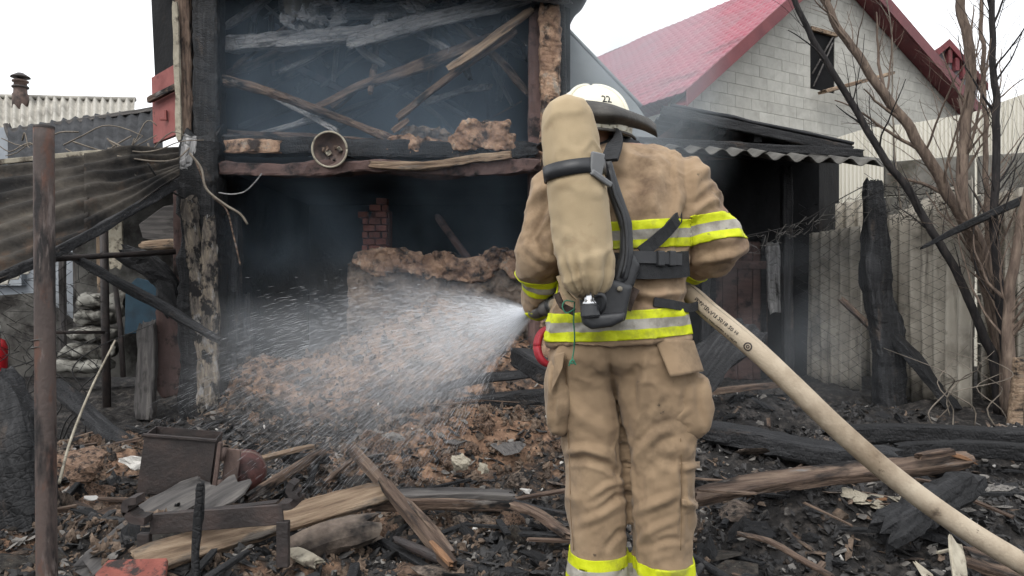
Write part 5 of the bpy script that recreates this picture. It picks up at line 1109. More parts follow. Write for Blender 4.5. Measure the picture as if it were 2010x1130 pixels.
# heap of black stuff at the firefighter's left
bt_('charred_beam', 'black burnt beam end poking out beside the firefighter hip', 'beam', [(1022, 700, 4.6), (1050, 715, 4.4), (1090, 740, 4.3)], .16, .14, 'char', rough=.3)
bt_('charred_beam', 'charred board lying across the heap behind the spray', 'board', [(870, 760, 5.8), (950, 742, 5.7), (1080, 730, 5.5)], .14, .06, 'char', rough=.25)
bt_('charred_beam', 'black beam lying in the hollow behind the clay mound', 'beam', [(880, 800, 5.4), (980, 785, 5.4), (1090, 775, 5.3)], .16, .1, 'char', rough=.2)
# ================================================================== FIREFIGHTER
D0 = 2.30; X0 = (1225-1005)/F*D0
def L(u, v, dy=0.0):            # photo pixel -> person-local point at depth offset dy
    p = P(u, v, D0+dy); return np.array([p.x-X0, dy, p.z])
def Wd(V_): return np.asarray(V_)+np.array([X0, D0, 0])
def cloth(name, ramp, **k): return mat(name, ramp, (5, 5, 5), rough=.9, bump=.10, bscale=260, sheen=.1, detail=8, sat=.86, **k)
M['tan_cloth'] = cloth('tan_turnout_cloth', [(.25, (140, 115, 87)), (.5, (161, 134, 103)), (.75, (175, 148, 116))], overlay=[((104, 82, 62), 6, .60, .10), ((136, 104, 86), 3.2, .64, .10), ((84, 70, 58), 17, .70, .04)])
M['trouser_cloth'] = cloth('tan_trouser_cloth', [(.25, (134, 110, 83)), (.5, (153, 127, 97)), (.75, (166, 140, 108))], overlay=[((104, 84, 64), 5, .62, .10), ((80, 66, 54), 19, .71, .03)])
M['bag_cloth'] = cloth('khaki_cover_cloth', [(.25, (160, 138, 104)), (.5, (178, 156, 120)), (.75, (190, 168, 132))], overlay=((150, 122, 90), 5, .66, .08))
M['hiviz'] = mat('yellow_hi_vis_tape', [(.3, (200, 210, 20)), (.7, (220, 228, 40))], (30, 30, 30), sat=1.0, rough=.6, bump=.15, bscale=200, overlay=[((150, 152, 56), 9, .60, .08), ((96, 92, 56), 22, .70, .04)])
M['silver'] = mat('grey_reflective_tape', [(.3, (156, 150, 138)), (.7, (182, 176, 162))], (30, 30, 30), rough=.45, bump=.1, bscale=200, overlay=[((128, 120, 106), 10, .58, .08), ((92, 84, 74), 22, .70, .04)])
M['strap'] = mat('black_webbing', [(.3, (34, 35, 38)), (.7, (52, 54, 57))], (40, 40, 40), rough=.75, bump=.3, bscale=260)
M['plastic'] = mat('black_plastic', [(.3, (38, 40, 44)), (.7, (52, 54, 58))], (9, 9, 9), rough=.45, bump=.08, bscale=60, spec=.5)
M['greyplastic'] = mat('grey_buckle_plastic', [(.3, (112, 114, 116)), (.7, (134, 136, 138))], (9, 9, 9), rough=.5, bump=.05)
M['chrome'] = mat('chrome_valve', [(.3, (200, 202, 205)), (.7, (225, 226, 228))], (9, 9, 9), rough=.18, bump=0, metal=.9)
M['helmet'] = mat('cream_helmet_shell', [(.3, (226, 220, 192)), (.7, (238, 232, 206))], (6, 6, 6), rough=.3, bump=.04, coat=.4, overlay=((188, 172, 140), 7, .70, .07))
M['leather'] = mat('dark_leather', [(.25, (44, 42, 40)), (.5, (66, 63, 58)), (.75, (92, 88, 80))], (9, 9, 9), rough=.6, bump=.2, bscale=50, spec=.4)
M['glove'] = mat('dark_brown_glove', [(.3, (58, 46, 40)), (.7, (88, 70, 60))], (14, 14, 14), rough=.85, bump=.35, bscale=70)
M['skin'] = mat('skin', [(.3, (176, 128, 104)), (.7, (196, 148, 122))], (9, 9, 9), rough=.55, bump=.1)
M['boot'] = mat('black_boot', [(.3, (24, 24, 25)), (.7, (40, 40, 42))], (9, 9, 9), rough=.55, bump=.15)
M['redrubber'] = mat('red_rubber', [(.3, (140, 30, 42)), (.7, (172, 50, 60))], (9, 9, 9), sat=1.0, rough=.5, bump=.1)
M['green'] = mat('green_cord', [(.3, (40, 120, 88)), (.7, (60, 150, 112))], (9, 9, 9), rough=.8, bump=0)

person = empty('person', (X0, D0, 0), 'firefighter in tan turnout gear and cream helmet holding spraying hose', 'person')
# joints (local)
SR, ER, WR = np.array([.182, .03, 1.452]), np.array([.285, .00, 1.285]), np.array([.15, .225, 1.17])
SL, EL, WL = np.array([-.190, .05, 1.442]), np.array([-.262, .04, 1.265]), np.array([-.255, .215, 1.105])
HEAD = np.array([-.092, .13, 1.632])
TOR = [(.955, -.012, .01, .222, .166), (1.0, -.012, .01, .220, .165), (1.05, -.012, .01, .214, .160), (1.10, -.008, .01, .200, .152), (1.20, -.005, .01, .190, .150), (1.30, .0, .015, .200, .158), (1.38, .0, .025, .222, .163), (1.46, .0, .04, .225, .152), (1.52, .005, .055, .178, .130), (1.57, .02, .075, .140, .108), (1.605, .02, .09, .085, .085)]
# ---- body: one continuous surface (under the clothes)
def body_f(X):
    d = sd_loft(X, [(z, a, b, c*.82, e*.78) for z, a, b, c, e in TOR])
    d = smin(d, sd_cone(X, (0, .09, 1.52), HEAD+np.array([.01, -.0, -.06]), .062, .058), .03)
    h = smin(sd_ell(X, HEAD+np.array([0, 0, .02]), (.083, .098, .112)), sd_ell(X, HEAD+np.array([-.03, .035, -.06]), (.052, .055, .06)), .03)
    f = np.array([-.75, .66, 0.0]); sdv = np.array([.66, .75, 0])
    h = smin(h, sd_cone(X, HEAD+f*.09+np.array([0, 0, .015]), HEAD+f*.118+np.array([0, 0, -.02]), .010, .015), .012)     # nose
    for s in (-1, 1):
        h = np.maximum(h, -sd_ell(X, HEAD+f*.098+sdv*s*.032+np.array([0, 0, .01]), (.016, .016, .010)))                  # eye sockets
        h = smin(h, sd_ell(X, HEAD+sdv*s*.083+np.array([0, 0, -.005]), (.014, .018, .03)), .008)                          # ears
    h = np.maximum(h, -sd_cone(X, HEAD+f*.105+sdv*.022+np.array([0, 0, -.055]), HEAD+f*.105-sdv*.022+np.array([0, 0, -.055]), .004, .004))  # mouth
    d = smin(d, h, .02)
    for (a, b, c) in ((SR, ER, WR), (SL, EL, WL)):
        d = smin(d, sd_cone(X, a, b, .062, .048), .04); d = smin(d, sd_cone(X, b, c, .048, .034), .02)
    for (hx, kx, ax_) in ((-.105, -.10, -.085), (.095, .115, .115)):
        d = smin(d, sd_cone(X, (hx, .01, .93), (kx, .01, .52), .062, .05), .03); d = smin(d, sd_cone(X, (kx, .01, .52), (ax_, .0, .10), .058, .042), .02)
        d = smin(d, sd_cone(X, (ax_, .0, .07), (ax_, .15, .05), .042, .035), .02)
    return d
V_, F_ = nets(body_f, (-.40, -.22, -.0), (.42, .36, 1.82), .011)
part('body', mesh_from('body', Wd(V_), F_, True), M['skin'], person)

# ---- fold helper: displacements drawn on the garment
def toPix(V_):
    w = Wd(V_); return 1005+F*w[:, 0]/w[:, 1], 565-F*(w[:, 2]-CH)/w[:, 1]
def folds(V_, N_, lst, side=-1):
    u, v = toPix(V_); wgt = np.clip((side*N_[:, 1]+.25)/.5, 0, 1); o = np.zeros(len(V_))
    for (pts, wd_, amp) in lst:
        best = np.full(len(V_), 1e9); bt = np.zeros(len(V_)); n = len(pts)-1
        for i in range(n):
            a = np.array(pts[i], float); e = np.array(pts[i+1], float)-a; w = np.stack([u-a[0], v-a[1]], 1)
            t = np.clip((w @ e)/np.dot(e, e), 0, 1); dd = np.hypot(w[:, 0]-t*e[0], w[:, 1]-t*e[1]); m = dd < best; best = np.where(m, dd, best); bt = np.where(m, (i+t)/n, bt)
        env = np.sin(np.clip(bt*.9+.05, 0, 1)*np.pi)**.5; q = best/wd_
        o += amp*env*(np.exp(-np.abs(q)**1.35)-.42*np.exp(-((q-1.6)/.6)**2))
    return o*wgt
def drape(V_, F_, seed, lst, amp=.005, freq=(7, 7, 5), fine=.0015, it=1):
    V_ = relax(V_, F_, it); N_ = vnormals(V_, F_)
    q = fbm(V_*np.array(freq), 2, seed); rd_ = 1-np.abs(q)*2.6; q2 = fbm(V_*np.array(freq)*np.array([2.6, 2.6, 2.1])+3.3, 2, seed+40); sharp = .0042*np.clip(1-np.abs(q2)*3.2, -.4, 1)*np.clip(.5+1.3*fbm(V_*5, 2, seed+60), 0, 1)
    o = amp*np.clip(rd_, -1, 1)+sharp+fine*fbm(V_*38, 2, seed+3)+folds(V_, N_, lst)
    return V_+N_*o[:, None]
# ---- jacket
def arm_f(X, a, b, c, k=1.0):
    return smin(sd_cone(X, a, b, .105*k, .083*k), sd_cone(X, b, c, .082*k, .058*k), .03)
def jacket_f(X):
    t = sd_loft(X, TOR, 2.25)
    t = smin(t, sd_cone(X, SR+np.array([-.08, .02, .055]), SR, .085, .098), .05); t = smin(t, sd_cone(X, SL+np.array([.08, .02, .055]), SL, .085, .095), .05)
    t = smin(t, arm_f(X, SR, ER, WR), .014); t = smin(t, arm_f(X, SL, EL, WL, .93), .014)
    low = (X[:, 2] < 1.0)
    return np.maximum(t, .984+.06*X[:, 0]-X[:, 2]+.004*np.sin(X[:, 0]*22))
JF = [([(1345, 300), (1352, 380), (1335, 470), (1330, 520)], 9, -.012), ([(1322, 296), (1330, 380), (1318, 440)], 5, .006), ([(1360, 345), (1400, 330)], 10, .008), ([(1362, 400), (1400, 372), (1430, 400)], 8, -.009),
      ([(1350, 430), (1385, 400), (1420, 392)], 8, .008), ([(1345, 495), (1400, 490), (1450, 480)], 10, -.008), ([(1350, 520), (1400, 510), (1440, 500)], 8, .008), ([(1090, 372), (1065, 420), (1050, 470)], 9, -.010),
      ([(1075, 360), (1040, 400), (1030, 440)], 9, .009), ([(1085, 430), (1060, 470), (1075, 500)], 7, -.009), ([(1030, 480), (1060, 505), (1085, 515)], 8, .007), ([(1240, 330), (1260, 420), (1250, 480)], 16, -.006),
      ([(1290, 300), (1280, 400), (1300, 460)], 18, .006), ([(1220, 560), (1280, 580), (1340, 572)], 12, .010), ([(1215, 590), (1290, 592), (1350, 585)], 8, -.007), ([(1330, 540), (1345, 600), (1350, 650)], 8, -.006),
      ([(1110, 560), (1100, 610), (1095, 650)], 9, .007), ([(1260, 600), (1262, 655)], 12, .004), ([(1320, 605), (1325, 660)], 10, -.004), ([(1200, 610), (1196, 660)], 12, -.004)]
V_, F_ = nets(jacket_f, (-.42, -.24, .93), (.44, .36, 1.66), .0065)
JF = [(p_, w_, a_*1.35) for p_, w_, a_ in JF]; JV = drape(V_, F_, 5, JF, .009, (6, 6, 8), .002); JFq = F_
jk = part('jacket', mesh_from('jacket', Wd(JV), JFq, True), M['tan_cloth'], person)
def tape(name, Vs, Fs, point, nrm_, widths, keep, parent, off=.004):
    """three-stripe tape: strip of the garment surface between parallel planes, raised"""
    me_ = mesh_from(name, Wd(Vs), Fs, True); bm = bmesh.new(); bm.from_mesh(me_)
    c = np.array([f.calc_center_median()[:] for f in bm.faces])-np.array([X0, D0, 0]); k = keep(c)
    bm.faces.ensure_lookup_table(); bmesh.ops.delete(bm, geom=[bm.faces[i] for i in np.where(~k)[0]], context='FACES')
    nn = Vector(nrm_).normalized(); p0 = Vector(Wd(np.array(point)))
    ts = np.concatenate([[0], np.cumsum(widths)]); ts = ts-ts[-1]/2
    for i, t in enumerate(ts):
        bmesh.ops.bisect_plane(bm, geom=bm.verts[:]+bm.edges[:]+bm.faces[:], plane_co=p0+nn*t, plane_no=nn, clear_inner=(i == 0), clear_outer=(i == len(ts)-1))
    for f in bm.faces:
        t = (f.calc_center_median()-p0).dot(nn); j = int(np.clip(np.searchsorted(ts, t)-1, 0, len(widths)-1)); f.material_index = j % 2; f.smooth = True
    bm.normal_update()
    for v in bm.verts: v.co += v.normal*off
    bmesh.ops.solidify(bm, geom=bm.faces[:], thickness=off*.9)
    bm.to_mesh(me_); bm.free(); me_.materials.append(M['hiviz']); me_.materials.append(M['silver'])
    o = bpy.data.objects.new(name, me_); COL.objects.link(o); o.parent = parent; o.matrix_parent_inverse = world_inv(parent); return o
def darm(c, a, b, cc): return np.minimum(sd_cone(c, a, b, .1, .083), sd_cone(c, b, cc, .082, .058))
isR = lambda c: (darm(c, SR, ER, WR) < .05) & (c[:, 0] > .188)
isL = lambda c: (darm(c, SL, EL, WL) < .05) & (c[:, 0] < -.178)
isT = lambda c: (c[:, 0] > -.20) & (c[:, 0] < .188)
isH = lambda c: np.ones(len(c), bool)
tape('hem_tape', JV, JFq, (0, 0, 1.043), (-.06, 0, 1), (.029, .029, .026), isH, jk)
tape('chest_tape', JV, JFq, (0, 0, 1.305), (-.06, .0, 1), (.026, .028, .026), isT, jk)
tape('sleeve_tape', JV, JFq, SR+(ER-SR)*.80, (ER-SR)*np.array([.25, 1, 1]), (.026, .030, .026), lambda c: isR(c) & (c[:, 1] < .14), jk)
tape('sleeve_tape', JV, JFq, ER+(WR-ER)*.50, (WR-ER), (.024, .024, .024), lambda c: (darm(c, SR, ER, WR) < .03) & (c[:, 0] > .12) & (sd_loft(c, TOR, 2.25) > .004), jk)
tape('sleeve_tape', JV, JFq, EL+(WL-EL)*.56+np.array([0, 0, .0]), (WL-EL)*np.array([1, .8, 1.4]), (.022, .022, .022), isL, jk)
# collar under the helmet flap
def collar_f(X):
    d = sd_cone(X, (.015, .10, 1.545), HEAD+np.array([.035, -.01, -.05]), .088, .078); return np.maximum(d, X[:, 2]-1.655)
V_, F_ = nets(collar_f, (-.2, -.06, 1.44), (.2, .3, 1.68), .009); V_ = drape(V_, F_, 9, [], .005, (9, 9, 22))
part('collar', mesh_from('collar', Wd(V_), F_, True), mat('dark_grey_hood', [(.3, (52, 55, 60)), (.7, (74, 77, 82))], (12, 12, 12), rough=.95, bump=.3, bscale=120), person)
# ---- trousers
def pz(v): return CH+(565-v)/F*D0
def px(u): return (u-1225)/F*D0
LEGL = [(v, cu, hw) for v, cu, hw in ((652, 1152, 58), (700, 1140, 62), (760, 1146, 62), (850, 1164, 60), (900, 1169, 61), (1000, 1174, 61), (1085, 1178, 59), (1180, 1182, 62), (1225, 1183, 60))]
LEGR = [(v, cu, hw) for v, cu, hw in ((652, 1284, 62), (700, 1282, 78), (760, 1290, 80), (850, 1294, 71), (900, 1296, 68), (1000, 1298, 62), (1085, 1299, 59), (1180, 1304, 62), (1225, 1304, 60))]
def leg_f(X, T_): return sd_loft(X, [(pz(v), px(cu), .032 if T_ is LEGL and v > 700 else .002, hw/F*D0, max(hw/F*D0*1.08, .098)) for v, cu, hw in T_], 2.2)
def trou_f(X):
    d = smin(leg_f(X, LEGL), leg_f(X, LEGR), .006)
    s_ = sd_loft(X, [(pz(775), px(1222), .0, .02, .02), (pz(735), px(1222), .0, .10, .07), (pz(705), px(1222), .0, .185, .125), (pz(660), px(1220), .005, .200, .136), (1.06, px(1220), .005, .186, .130)], 2.2)
    return smin(d, s_, .03)
TFo = [([(1192, 668), (1196, 720), (1212, 800), (1226, 880), (1234, 960), (1240, 1060), (1241, 1120)], 5, -.007), ([(1175, 690), (1185, 760), (1200, 830)], 14, .008), ([(1215, 690), (1225, 760), (1240, 830)], 12, .008), ([(1255, 690), (1240, 780), (1232, 850)], 12, -.006),
       ([(1265, 700), (1262, 790), (1250, 850)], 9, .006), ([(1110, 905), (1150, 898), (1190, 912), (1225, 935)], 8, -.011), ([(1110, 885), (1150, 880), (1200, 895)], 9, .009), ([(1160, 975), (1190, 955), (1226, 945)], 7, .008), ([(1178, 1000), (1215, 975), (1232, 970)], 7, -.008),
       ([(1130, 1030), (1180, 1012), (1225, 990)], 9, .006), ([(1190, 1075), (1220, 1045), (1236, 1040)], 7, -.006), ([(1110, 790), (1160, 830), (1200, 850)], 14, .007), ([(1245, 900), (1290, 850), (1330, 840)], 10, .009), ([(1255, 930), (1300, 900), (1330, 905)], 12, -.006),
       ([(1240, 1010), (1290, 985), (1330, 968)], 9, .007), ([(1245, 1065), (1280, 1040), (1330, 1018)], 8, .006), ([(1260, 1075), (1310, 1058), (1350, 1060)], 7, -.005), ([(1335, 900), (1340, 960), (1338, 1050)], 5, -.006), ([(1340, 960), (1360, 1010), (1368, 1050)], 7, .007), ([(1345, 985), (1368, 992)], 7, .009), ([(1340, 920), (1372, 912)], 7, .009),
       ([(1105, 700), (1110, 780), (1108, 850)], 5, -.007), ([(1130, 720), (1150, 800), (1170, 860)], 14, -.005)]
V_, F_ = nets(trou_f, (-.26, -.19, .10), (.30, .22, 1.08), .0065)
TFo = [(p_, w_, a_*1.3) for p_, w_, a_ in TFo]; TV = drape(V_, F_, 15, TFo, .0065, (6, 6, 5), .002); TFq = F_
tr = part('trousers', mesh_from('trousers', Wd(TV), TFq, True), M['trouser_cloth'], person)
tape('cuff_tape', TV, TFq, (0, 0, pz(1118)), (0, 0, 1), (.034, .036, .034), lambda c: c[:, 0] < px(1241), tr)
tape('cuff_tape', TV, TFq, (0, 0, pz(1126)), (.02, 0, 1), (.034, .036, .034), lambda c: c[:, 0] >= px(1241), tr)
# cargo pockets with flaps
def pocket(cu, cv, hw, hh, dy, dx, seed, name='cargo_pocket'):
    c = np.array([px(cu), dy, pz(cv)])
    def fn(X):
        q = (X-c)/np.array([hw, .075, hh]); return ((np.abs(q)**3.2).sum(1)**(1/3.2)-1)*.06+.008*fbm(X*11, 2, seed)
    V_, F_ = nets(fn, c-np.array([hw, .075, hh])*1.25, c+np.array([hw, .075, hh])*1.25, .008)
    return V_, F_
V_, F_ = pocket(1337, 790, .083, .098, -.035, 0, 3); V_ = drape(V_, F_, 31, [([(1292, 848), (1320, 852), (1350, 838)], 6, -.010), ([(1300, 830), (1330, 822), (1352, 800)], 8, .008), ([(1370, 745), (1372, 800), (1385, 830)], 7, -.008), ([(1300, 770), (1340, 778)], 8, -.006)], .005, (8, 8, 6))
pk = part('cargo_pocket', mesh_from('cargo_pocket', Wd(V_), F_, True), M['trouser_cloth'], tr)
V_, F_ = pocket(1094, 770, .035, .125, .0, 0, 4); V_ = drape(V_, F_, 33, [([(1085, 700), (1090, 780), (1085, 840)], 5, -.01)], .005, (8, 8, 6))
part('cargo_pocket', mesh_from('cargo_pocket', Wd(V_), F_, True), M['trouser_cloth'], tr)
def curved_panel(name, poly, dy_fn, th, m, parent, nu=14, nv=12):
    """poly: 4 pixels TL,TR,BR,BL; dy_fn(s,t)->depth offset"""
    a, b, c, d = [np.array(p, float) for p in poly]; Vf = []; n = nu*nv
    for th_ in (0, th):
        for j in range(nv):
            for i in range(nu):
                s, t = i/(nu-1), j/(nv-1); q = a*(1-s)*(1-t)+b*s*(1-t)+c*s*t+d*(1-s)*t; Vf.append(Wd(L(q[0], q[1], dy_fn(s, t)+th_)))
    Fc = []
    for j in range(nv-1):
        for i in range(nu-1):
            k = j*nu+i; Fc.append((k, k+1, k+nu+1, k+nu)); Fc.append((k+n, k+nu+n, k+nu+1+n, k+1+n))
    rim = list(range(nu))+[j*nu+nu-1 for j in range(1, nv)]+[(nv-1)*nu+i for i in range(nu-2, -1, -1)]+[j*nu for j in range(nv-2, 0, -1)]
    for p, q in zip(rim, rim[1:]+rim[:1]): Fc.append((p, p+n, q+n, q))
    return part(name, mesh_from(name, Vf, Fc, True), m, parent)
curved_panel('pocket_flap', [(1284, 664), (1362, 668), (1382, 728), (1316, 740)], lambda s, t: -.158+.10*max(0, s-.25)**1.6+.004*math.sin(t*5)+.02*(1-t), .010, M['trouser_cloth'], pk)
curved_panel('pocket_flap', [(1090, 694), (1108, 690), (1104, 722), (1082, 770)], lambda s, t: -.085-.03*s, .008, M['trouser_cloth'], tr)
for (p, q) in (((1334, 915), (1374, 912)), ((1338, 985), (1370, 992))):
    curved_panel('knee_strap', [(p[0], p[1]-7), (q[0], q[1]-7), (q[0], q[1]+7), (p[0], p[1]+7)], lambda s, t: -.108+.07*s*s, .008, M['trouser_cloth'], tr, 8, 4)
# ---- stitched seams
def ont(pts, off, fn=None):
    out = []; ys = np.arange(-.28, .15, .003)
    for u_, v_ in pts:
        X = np.array([L(u_, v_, y_) for y_ in ys]); k = np.argmax(fn(X) < .0045); out.append((u_, v_, ys[k]-off))
    return out
def seam(parent, px_, fn, m, r=.0011):
    q = resample([(*p_, 0) for p_ in px_], 9, True)[:, :2]; part('seam', tube_me('seam', [Wd(L(*p_)) for p_ in ont(q, .001, fn)], r, 4), m, parent)
M['seam'] = mat('seam_thread', [(.3, (120, 98, 74)), (.7, (136, 112, 84))], (30, 30, 30), rough=.9, bump=0, sat=1.0)
seam(tr, [(1112, 700), (1112, 800), (1118, 900), (1120, 1000), (1126, 1080)], trou_f, M['seam'])
seam(tr, [(1336, 860), (1338, 930), (1338, 1000), (1336, 1080)], trou_f, M['seam'])
# ---- boots
for bx_ in (px(1183), px(1304)):
    def boot_f(X): 
        d = smin(sd_cone(X, (bx_, .0, .25), (bx_, .0, .08), .072, .062), sd_cone(X, (bx_, .0, .06), (bx_, .17, .05), .058, .048), .04); return np.maximum(d, .012-X[:, 2])
    V_, F_ = nets(boot_f, (bx_-.1, -.1, 0), (bx_+.1, .26, .34), .012); part('boot', mesh_from('boot', Wd(V_), F_, True), M['boot'], person)
# ---- gloves: palm, four bent fingers and thumb closing on the hose
NZ = np.array(tuple(P(1046, 612, 2.50)))-np.array([X0, D0, 0])         # nozzle mouth
SPR = np.array(tuple(P(630, 742, 4.4)))-np.array(tuple(P(1046, 612, 2.50))); SPR /= np.linalg.norm(SPR)
def glove(c, ax, wrist, R, out, name):
    ax = np.array(ax, float)/np.linalg.norm(ax); c = np.array(c, float); e1 = np.array(out, float); e1 -= ax*np.dot(e1, ax); e1 /= np.linalg.norm(e1); e2 = np.cross(ax, e1)
    def ring(a, off, rad): return c+ax*off+rad*(math.cos(a)*e1+math.sin(a)*e2)
    def fn(X):
        d = sd_cone(X, ring(0, -.03, R+.012), ring(0, .032, R+.012), .021, .019); d = smin(d, sd_cone(X, wrist, ring(0, 0, R+.012), .040, .030), .02)
        for k, off in enumerate((-.036, -.012, .013, .036)):
            ln = (1.7, 2.1, 2.2, 1.95)[k]; q = [ring(a, off, R+.010) for a in np.linspace(.35, .35+ln, 5)]
            for i in range(4): d = np.minimum(d, sd_cone(X, q[i], q[i+1], .0125-.0008*i, .0122-.0008*i))
        q = [ring(a, .045+.012*i, R+.010) for i, a in enumerate((-.2, -.7, -1.2))]
        for i in range(2): d = smin(d, sd_cone(X, q[i], q[i+1], .0145, .0125), .006)
        return d
    lo = np.minimum(c, wrist)-.13; hi = np.maximum(c, wrist)+.13
    V_, F_ = nets(fn, lo, hi, .006); return part(name, mesh_from(name, Wd(relax(V_, F_, 1)), F_, True), M['glove'], person)
gripL = NZ-SPR*.11
glove(gripL, SPR, WL+np.array([0, .0, -.0]), .030, WL-gripL, 'glove')
gripR = np.array([.12, .26, 1.12]); glove(gripR, (-1, .1, .1), WR, .030, WR-gripR, 'glove')
# ---- helmet
hx = part('helmet', mesh_from('helmet', *(lambda V_, F_: (Wd(V_), F_))(*nets(lambda X: np.maximum(np.maximum(sd_ell(X, HEAD+np.array([.0, -.01, .035]), (.136, .146, .136)), -sd_ell(X, HEAD+np.array([0, -.01, .03]), (.128, .138, .128))), HEAD[2]+.005+.10*(X[:, 0]-HEAD[0])*-1.0-X[:, 2]), HEAD-.2, HEAD+.22, .006)), True), M['helmet'], person)
cH = HEAD+np.array([0, -.01, .035])
def hel(az, el, k=1.0):        # point on helmet shell; az from back (0 = towards camera), + = right
    return cH+k*np.array([.136*math.sin(az)*math.cos(el), -.146*math.cos(az)*math.cos(el), .136*math.sin(el)])
for azr in (-.75, .95):
    q = [hel(azr, e, 1.012) for e in np.linspace(.12, 1.5, 14)]; part('helmet_rib', tube_me('helmet_rib', [Wd(x) for x in q], .007, 6), M['helmet'], hx)
# brim ring
q = [cH+np.array([.143*math.sin(a), -.153*math.cos(a), -.032-.008*math.sin(a)]) for a in np.linspace(0, 2*np.pi, 49)]
part('brim', tube_me('brim', [Wd(x) for x in q], .005, 6), M['leather'], hx)
# front peak and raised visor at the left
q = np.array([[cH+np.array([math.sin(a)*(.130+.045*k), -.145*math.cos(a)*(1+.2*k), -.035-.02*k]) for k in np.linspace(0, 1, 5)] for a in np.linspace(-2.3, -1.15, 12)])
vv = q.reshape(-1, 3); ff = [(i*5+j, i*5+j+1, (i+1)*5+j+1, (i+1)*5+j) for i in range(11) for j in range(4)]
me_ = mesh_from('peak', Wd(vv), ff, True); bm = bmesh.new(); bm.from_mesh(me_); bmesh.ops.solidify(bm, geom=bm.faces[:], thickness=.006); bm.to_mesh(me_); bm.free(); part('peak', me_, M['rubberdark'], hx)
# neck flap: leather sheet hanging from the rear rim, lifted by the collar
rows = []
fl = [((1150, 196), (1158, 250)), ((1175, 199), (1190, 246)), ((1200, 204), (1215, 246)), ((1228, 214), (1238, 250)), ((1255, 224), (1262, 256)), ((1274, 232), (1280, 264)), ((1288, 244), (1290, 270))]
tops = resample([(*p, 0) for p, _ in fl], 3, True); bots = resample([(*p, 0) for _, p in fl], 3, True)
n = 40; ti = np.linspace(0, 1, n)
tp_ = np.stack([np.interp(ti, np.linspace(0, 1, len(tops)), tops[:, k]) for k in (0, 1)], 1); bt2 = np.stack([np.interp(ti, np.linspace(0, 1, len(bots)), bots[:, k]) for k in (0, 1)], 1)
vv = []; mN = 9
for i in range(n):
    for j in range(mN):
        t = j/(mN-1); s = i/(n-1); p_ = tp_[i]*(1-t)+bt2[i]*t; dy = -.04+.0*s+.15*s**2.2-.05*math.sin(math.pi*t)*(1-.3*s)+.012*math.sin(s*9+t*2)
        vv.append(Wd(L(p_[0], p_[1], dy+.03*t)))
ff = [(i*mN+j, (i+1)*mN+j, (i+1)*mN+j+1, i*mN+j+1) for i in range(n-1) for j in range(mN-1)]
me_ = mesh_from('neck_flap', vv, ff, True); bm = bmesh.new(); bm.from_mesh(me_); bmesh.ops.recalc_face_normals(bm, faces=bm.faces); bmesh.ops.solidify(bm, geom=bm.faces[:], thickness=.007); bm.to_mesh(me_); bm.free()
part('neck_flap', me_, M['leather'], hx)
def text_verts(s, size):
    cu = bpy.data.curves.new('txt', 'FONT'); cu.body = s; cu.size = size; cu.align_x = 'CENTER'; cu.align_y = 'CENTER'; cu.resolution_u = 2; cu.offset = size*.015
    ob_ = bpy.data.objects.new('txt', cu); COL.objects.link(ob_); dg_ = bpy.context.evaluated_depsgraph_get(); me_ = bpy.data.meshes.new_from_object(ob_.evaluated_get(dg_))
    bpy.data.objects.remove(ob_); bm = bmesh.new(); bm.from_mesh(me_); bmesh.ops.triangulate(bm, faces=bm.faces[:])
    for _ in range(2): bmesh.ops.subdivide_edges(bm, edges=[e for e in bm.edges if e.calc_length() > size*.18], cuts=1)
    bm.to_mesh(me_); bm.free(); v = arr(me_); bpy.data.meshes.remove(me_); return v
# number on the helmet
vt, ft = text_verts('22', .036)
az0, el0 = .32, .50
pts_ = [Wd(hel(az0+x/.135, el0+y/.128, 1.006)) for x, y, _ in vt]
part('number', mesh_from('number', pts_, ft), M['rubberdark'], hx)

# ================================================================== BREATHING APPARATUS
ba = empty('breathing_apparatus', Wd(L(1180, 600, -.2)), 'air cylinder in khaki cloth cover carried on black back frame', 'breathing apparatus')
ca, cb = L(1116, 240, -.235), L(1152, 534, -.245)
axv = (cb-ca)/np.linalg.norm(cb-ca)
def bag_f(X):
    ab = cb-ca; t = ((X-ca) @ ab)/np.dot(ab, ab); tc_ = np.clip(t, 0, 1)
    d = np.linalg.norm(X-ca-tc_[:, None]*ab, axis=1)-np.interp(tc_, [0, .12, .3, .36, .42, .8, .93, 1], [.072, .078, .081, .077, .081, .080, .079, .070])
    return d
V_, F_ = nets(bag_f, np.minimum(ca, cb)-.12, np.maximum(ca, cb)+.12, .0065)
N_ = vnormals(V_, F_); t_ = ((V_-ca) @ axv)/np.linalg.norm(cb-ca); e1 = np.cross(axv, [0, 1, 0]); e1 /= np.linalg.norm(e1); e2 = np.cross(axv, e1); an = np.arctan2((V_-ca) @ e2, (V_-ca) @ e1)
o_ = .007*np.cos(an*11+1.5*np.sin(an*3))*np.clip((t_-.86)/.12, 0, 1)+.003*fbm(np.stack([np.cos(an)*1.6, np.sin(an)*1.6, t_*4], 1), 2, 61)+.0030*np.clip(1-np.abs(fbm(V_*np.array([10, 10, 14]), 2, 66))*3, -.3, 1)
V2 = V_+N_*o_[:, None]
part('cylinder_cover', mesh_from('cylinder_cover', Wd(V2), F_, True), M['bag_cloth'], ba)
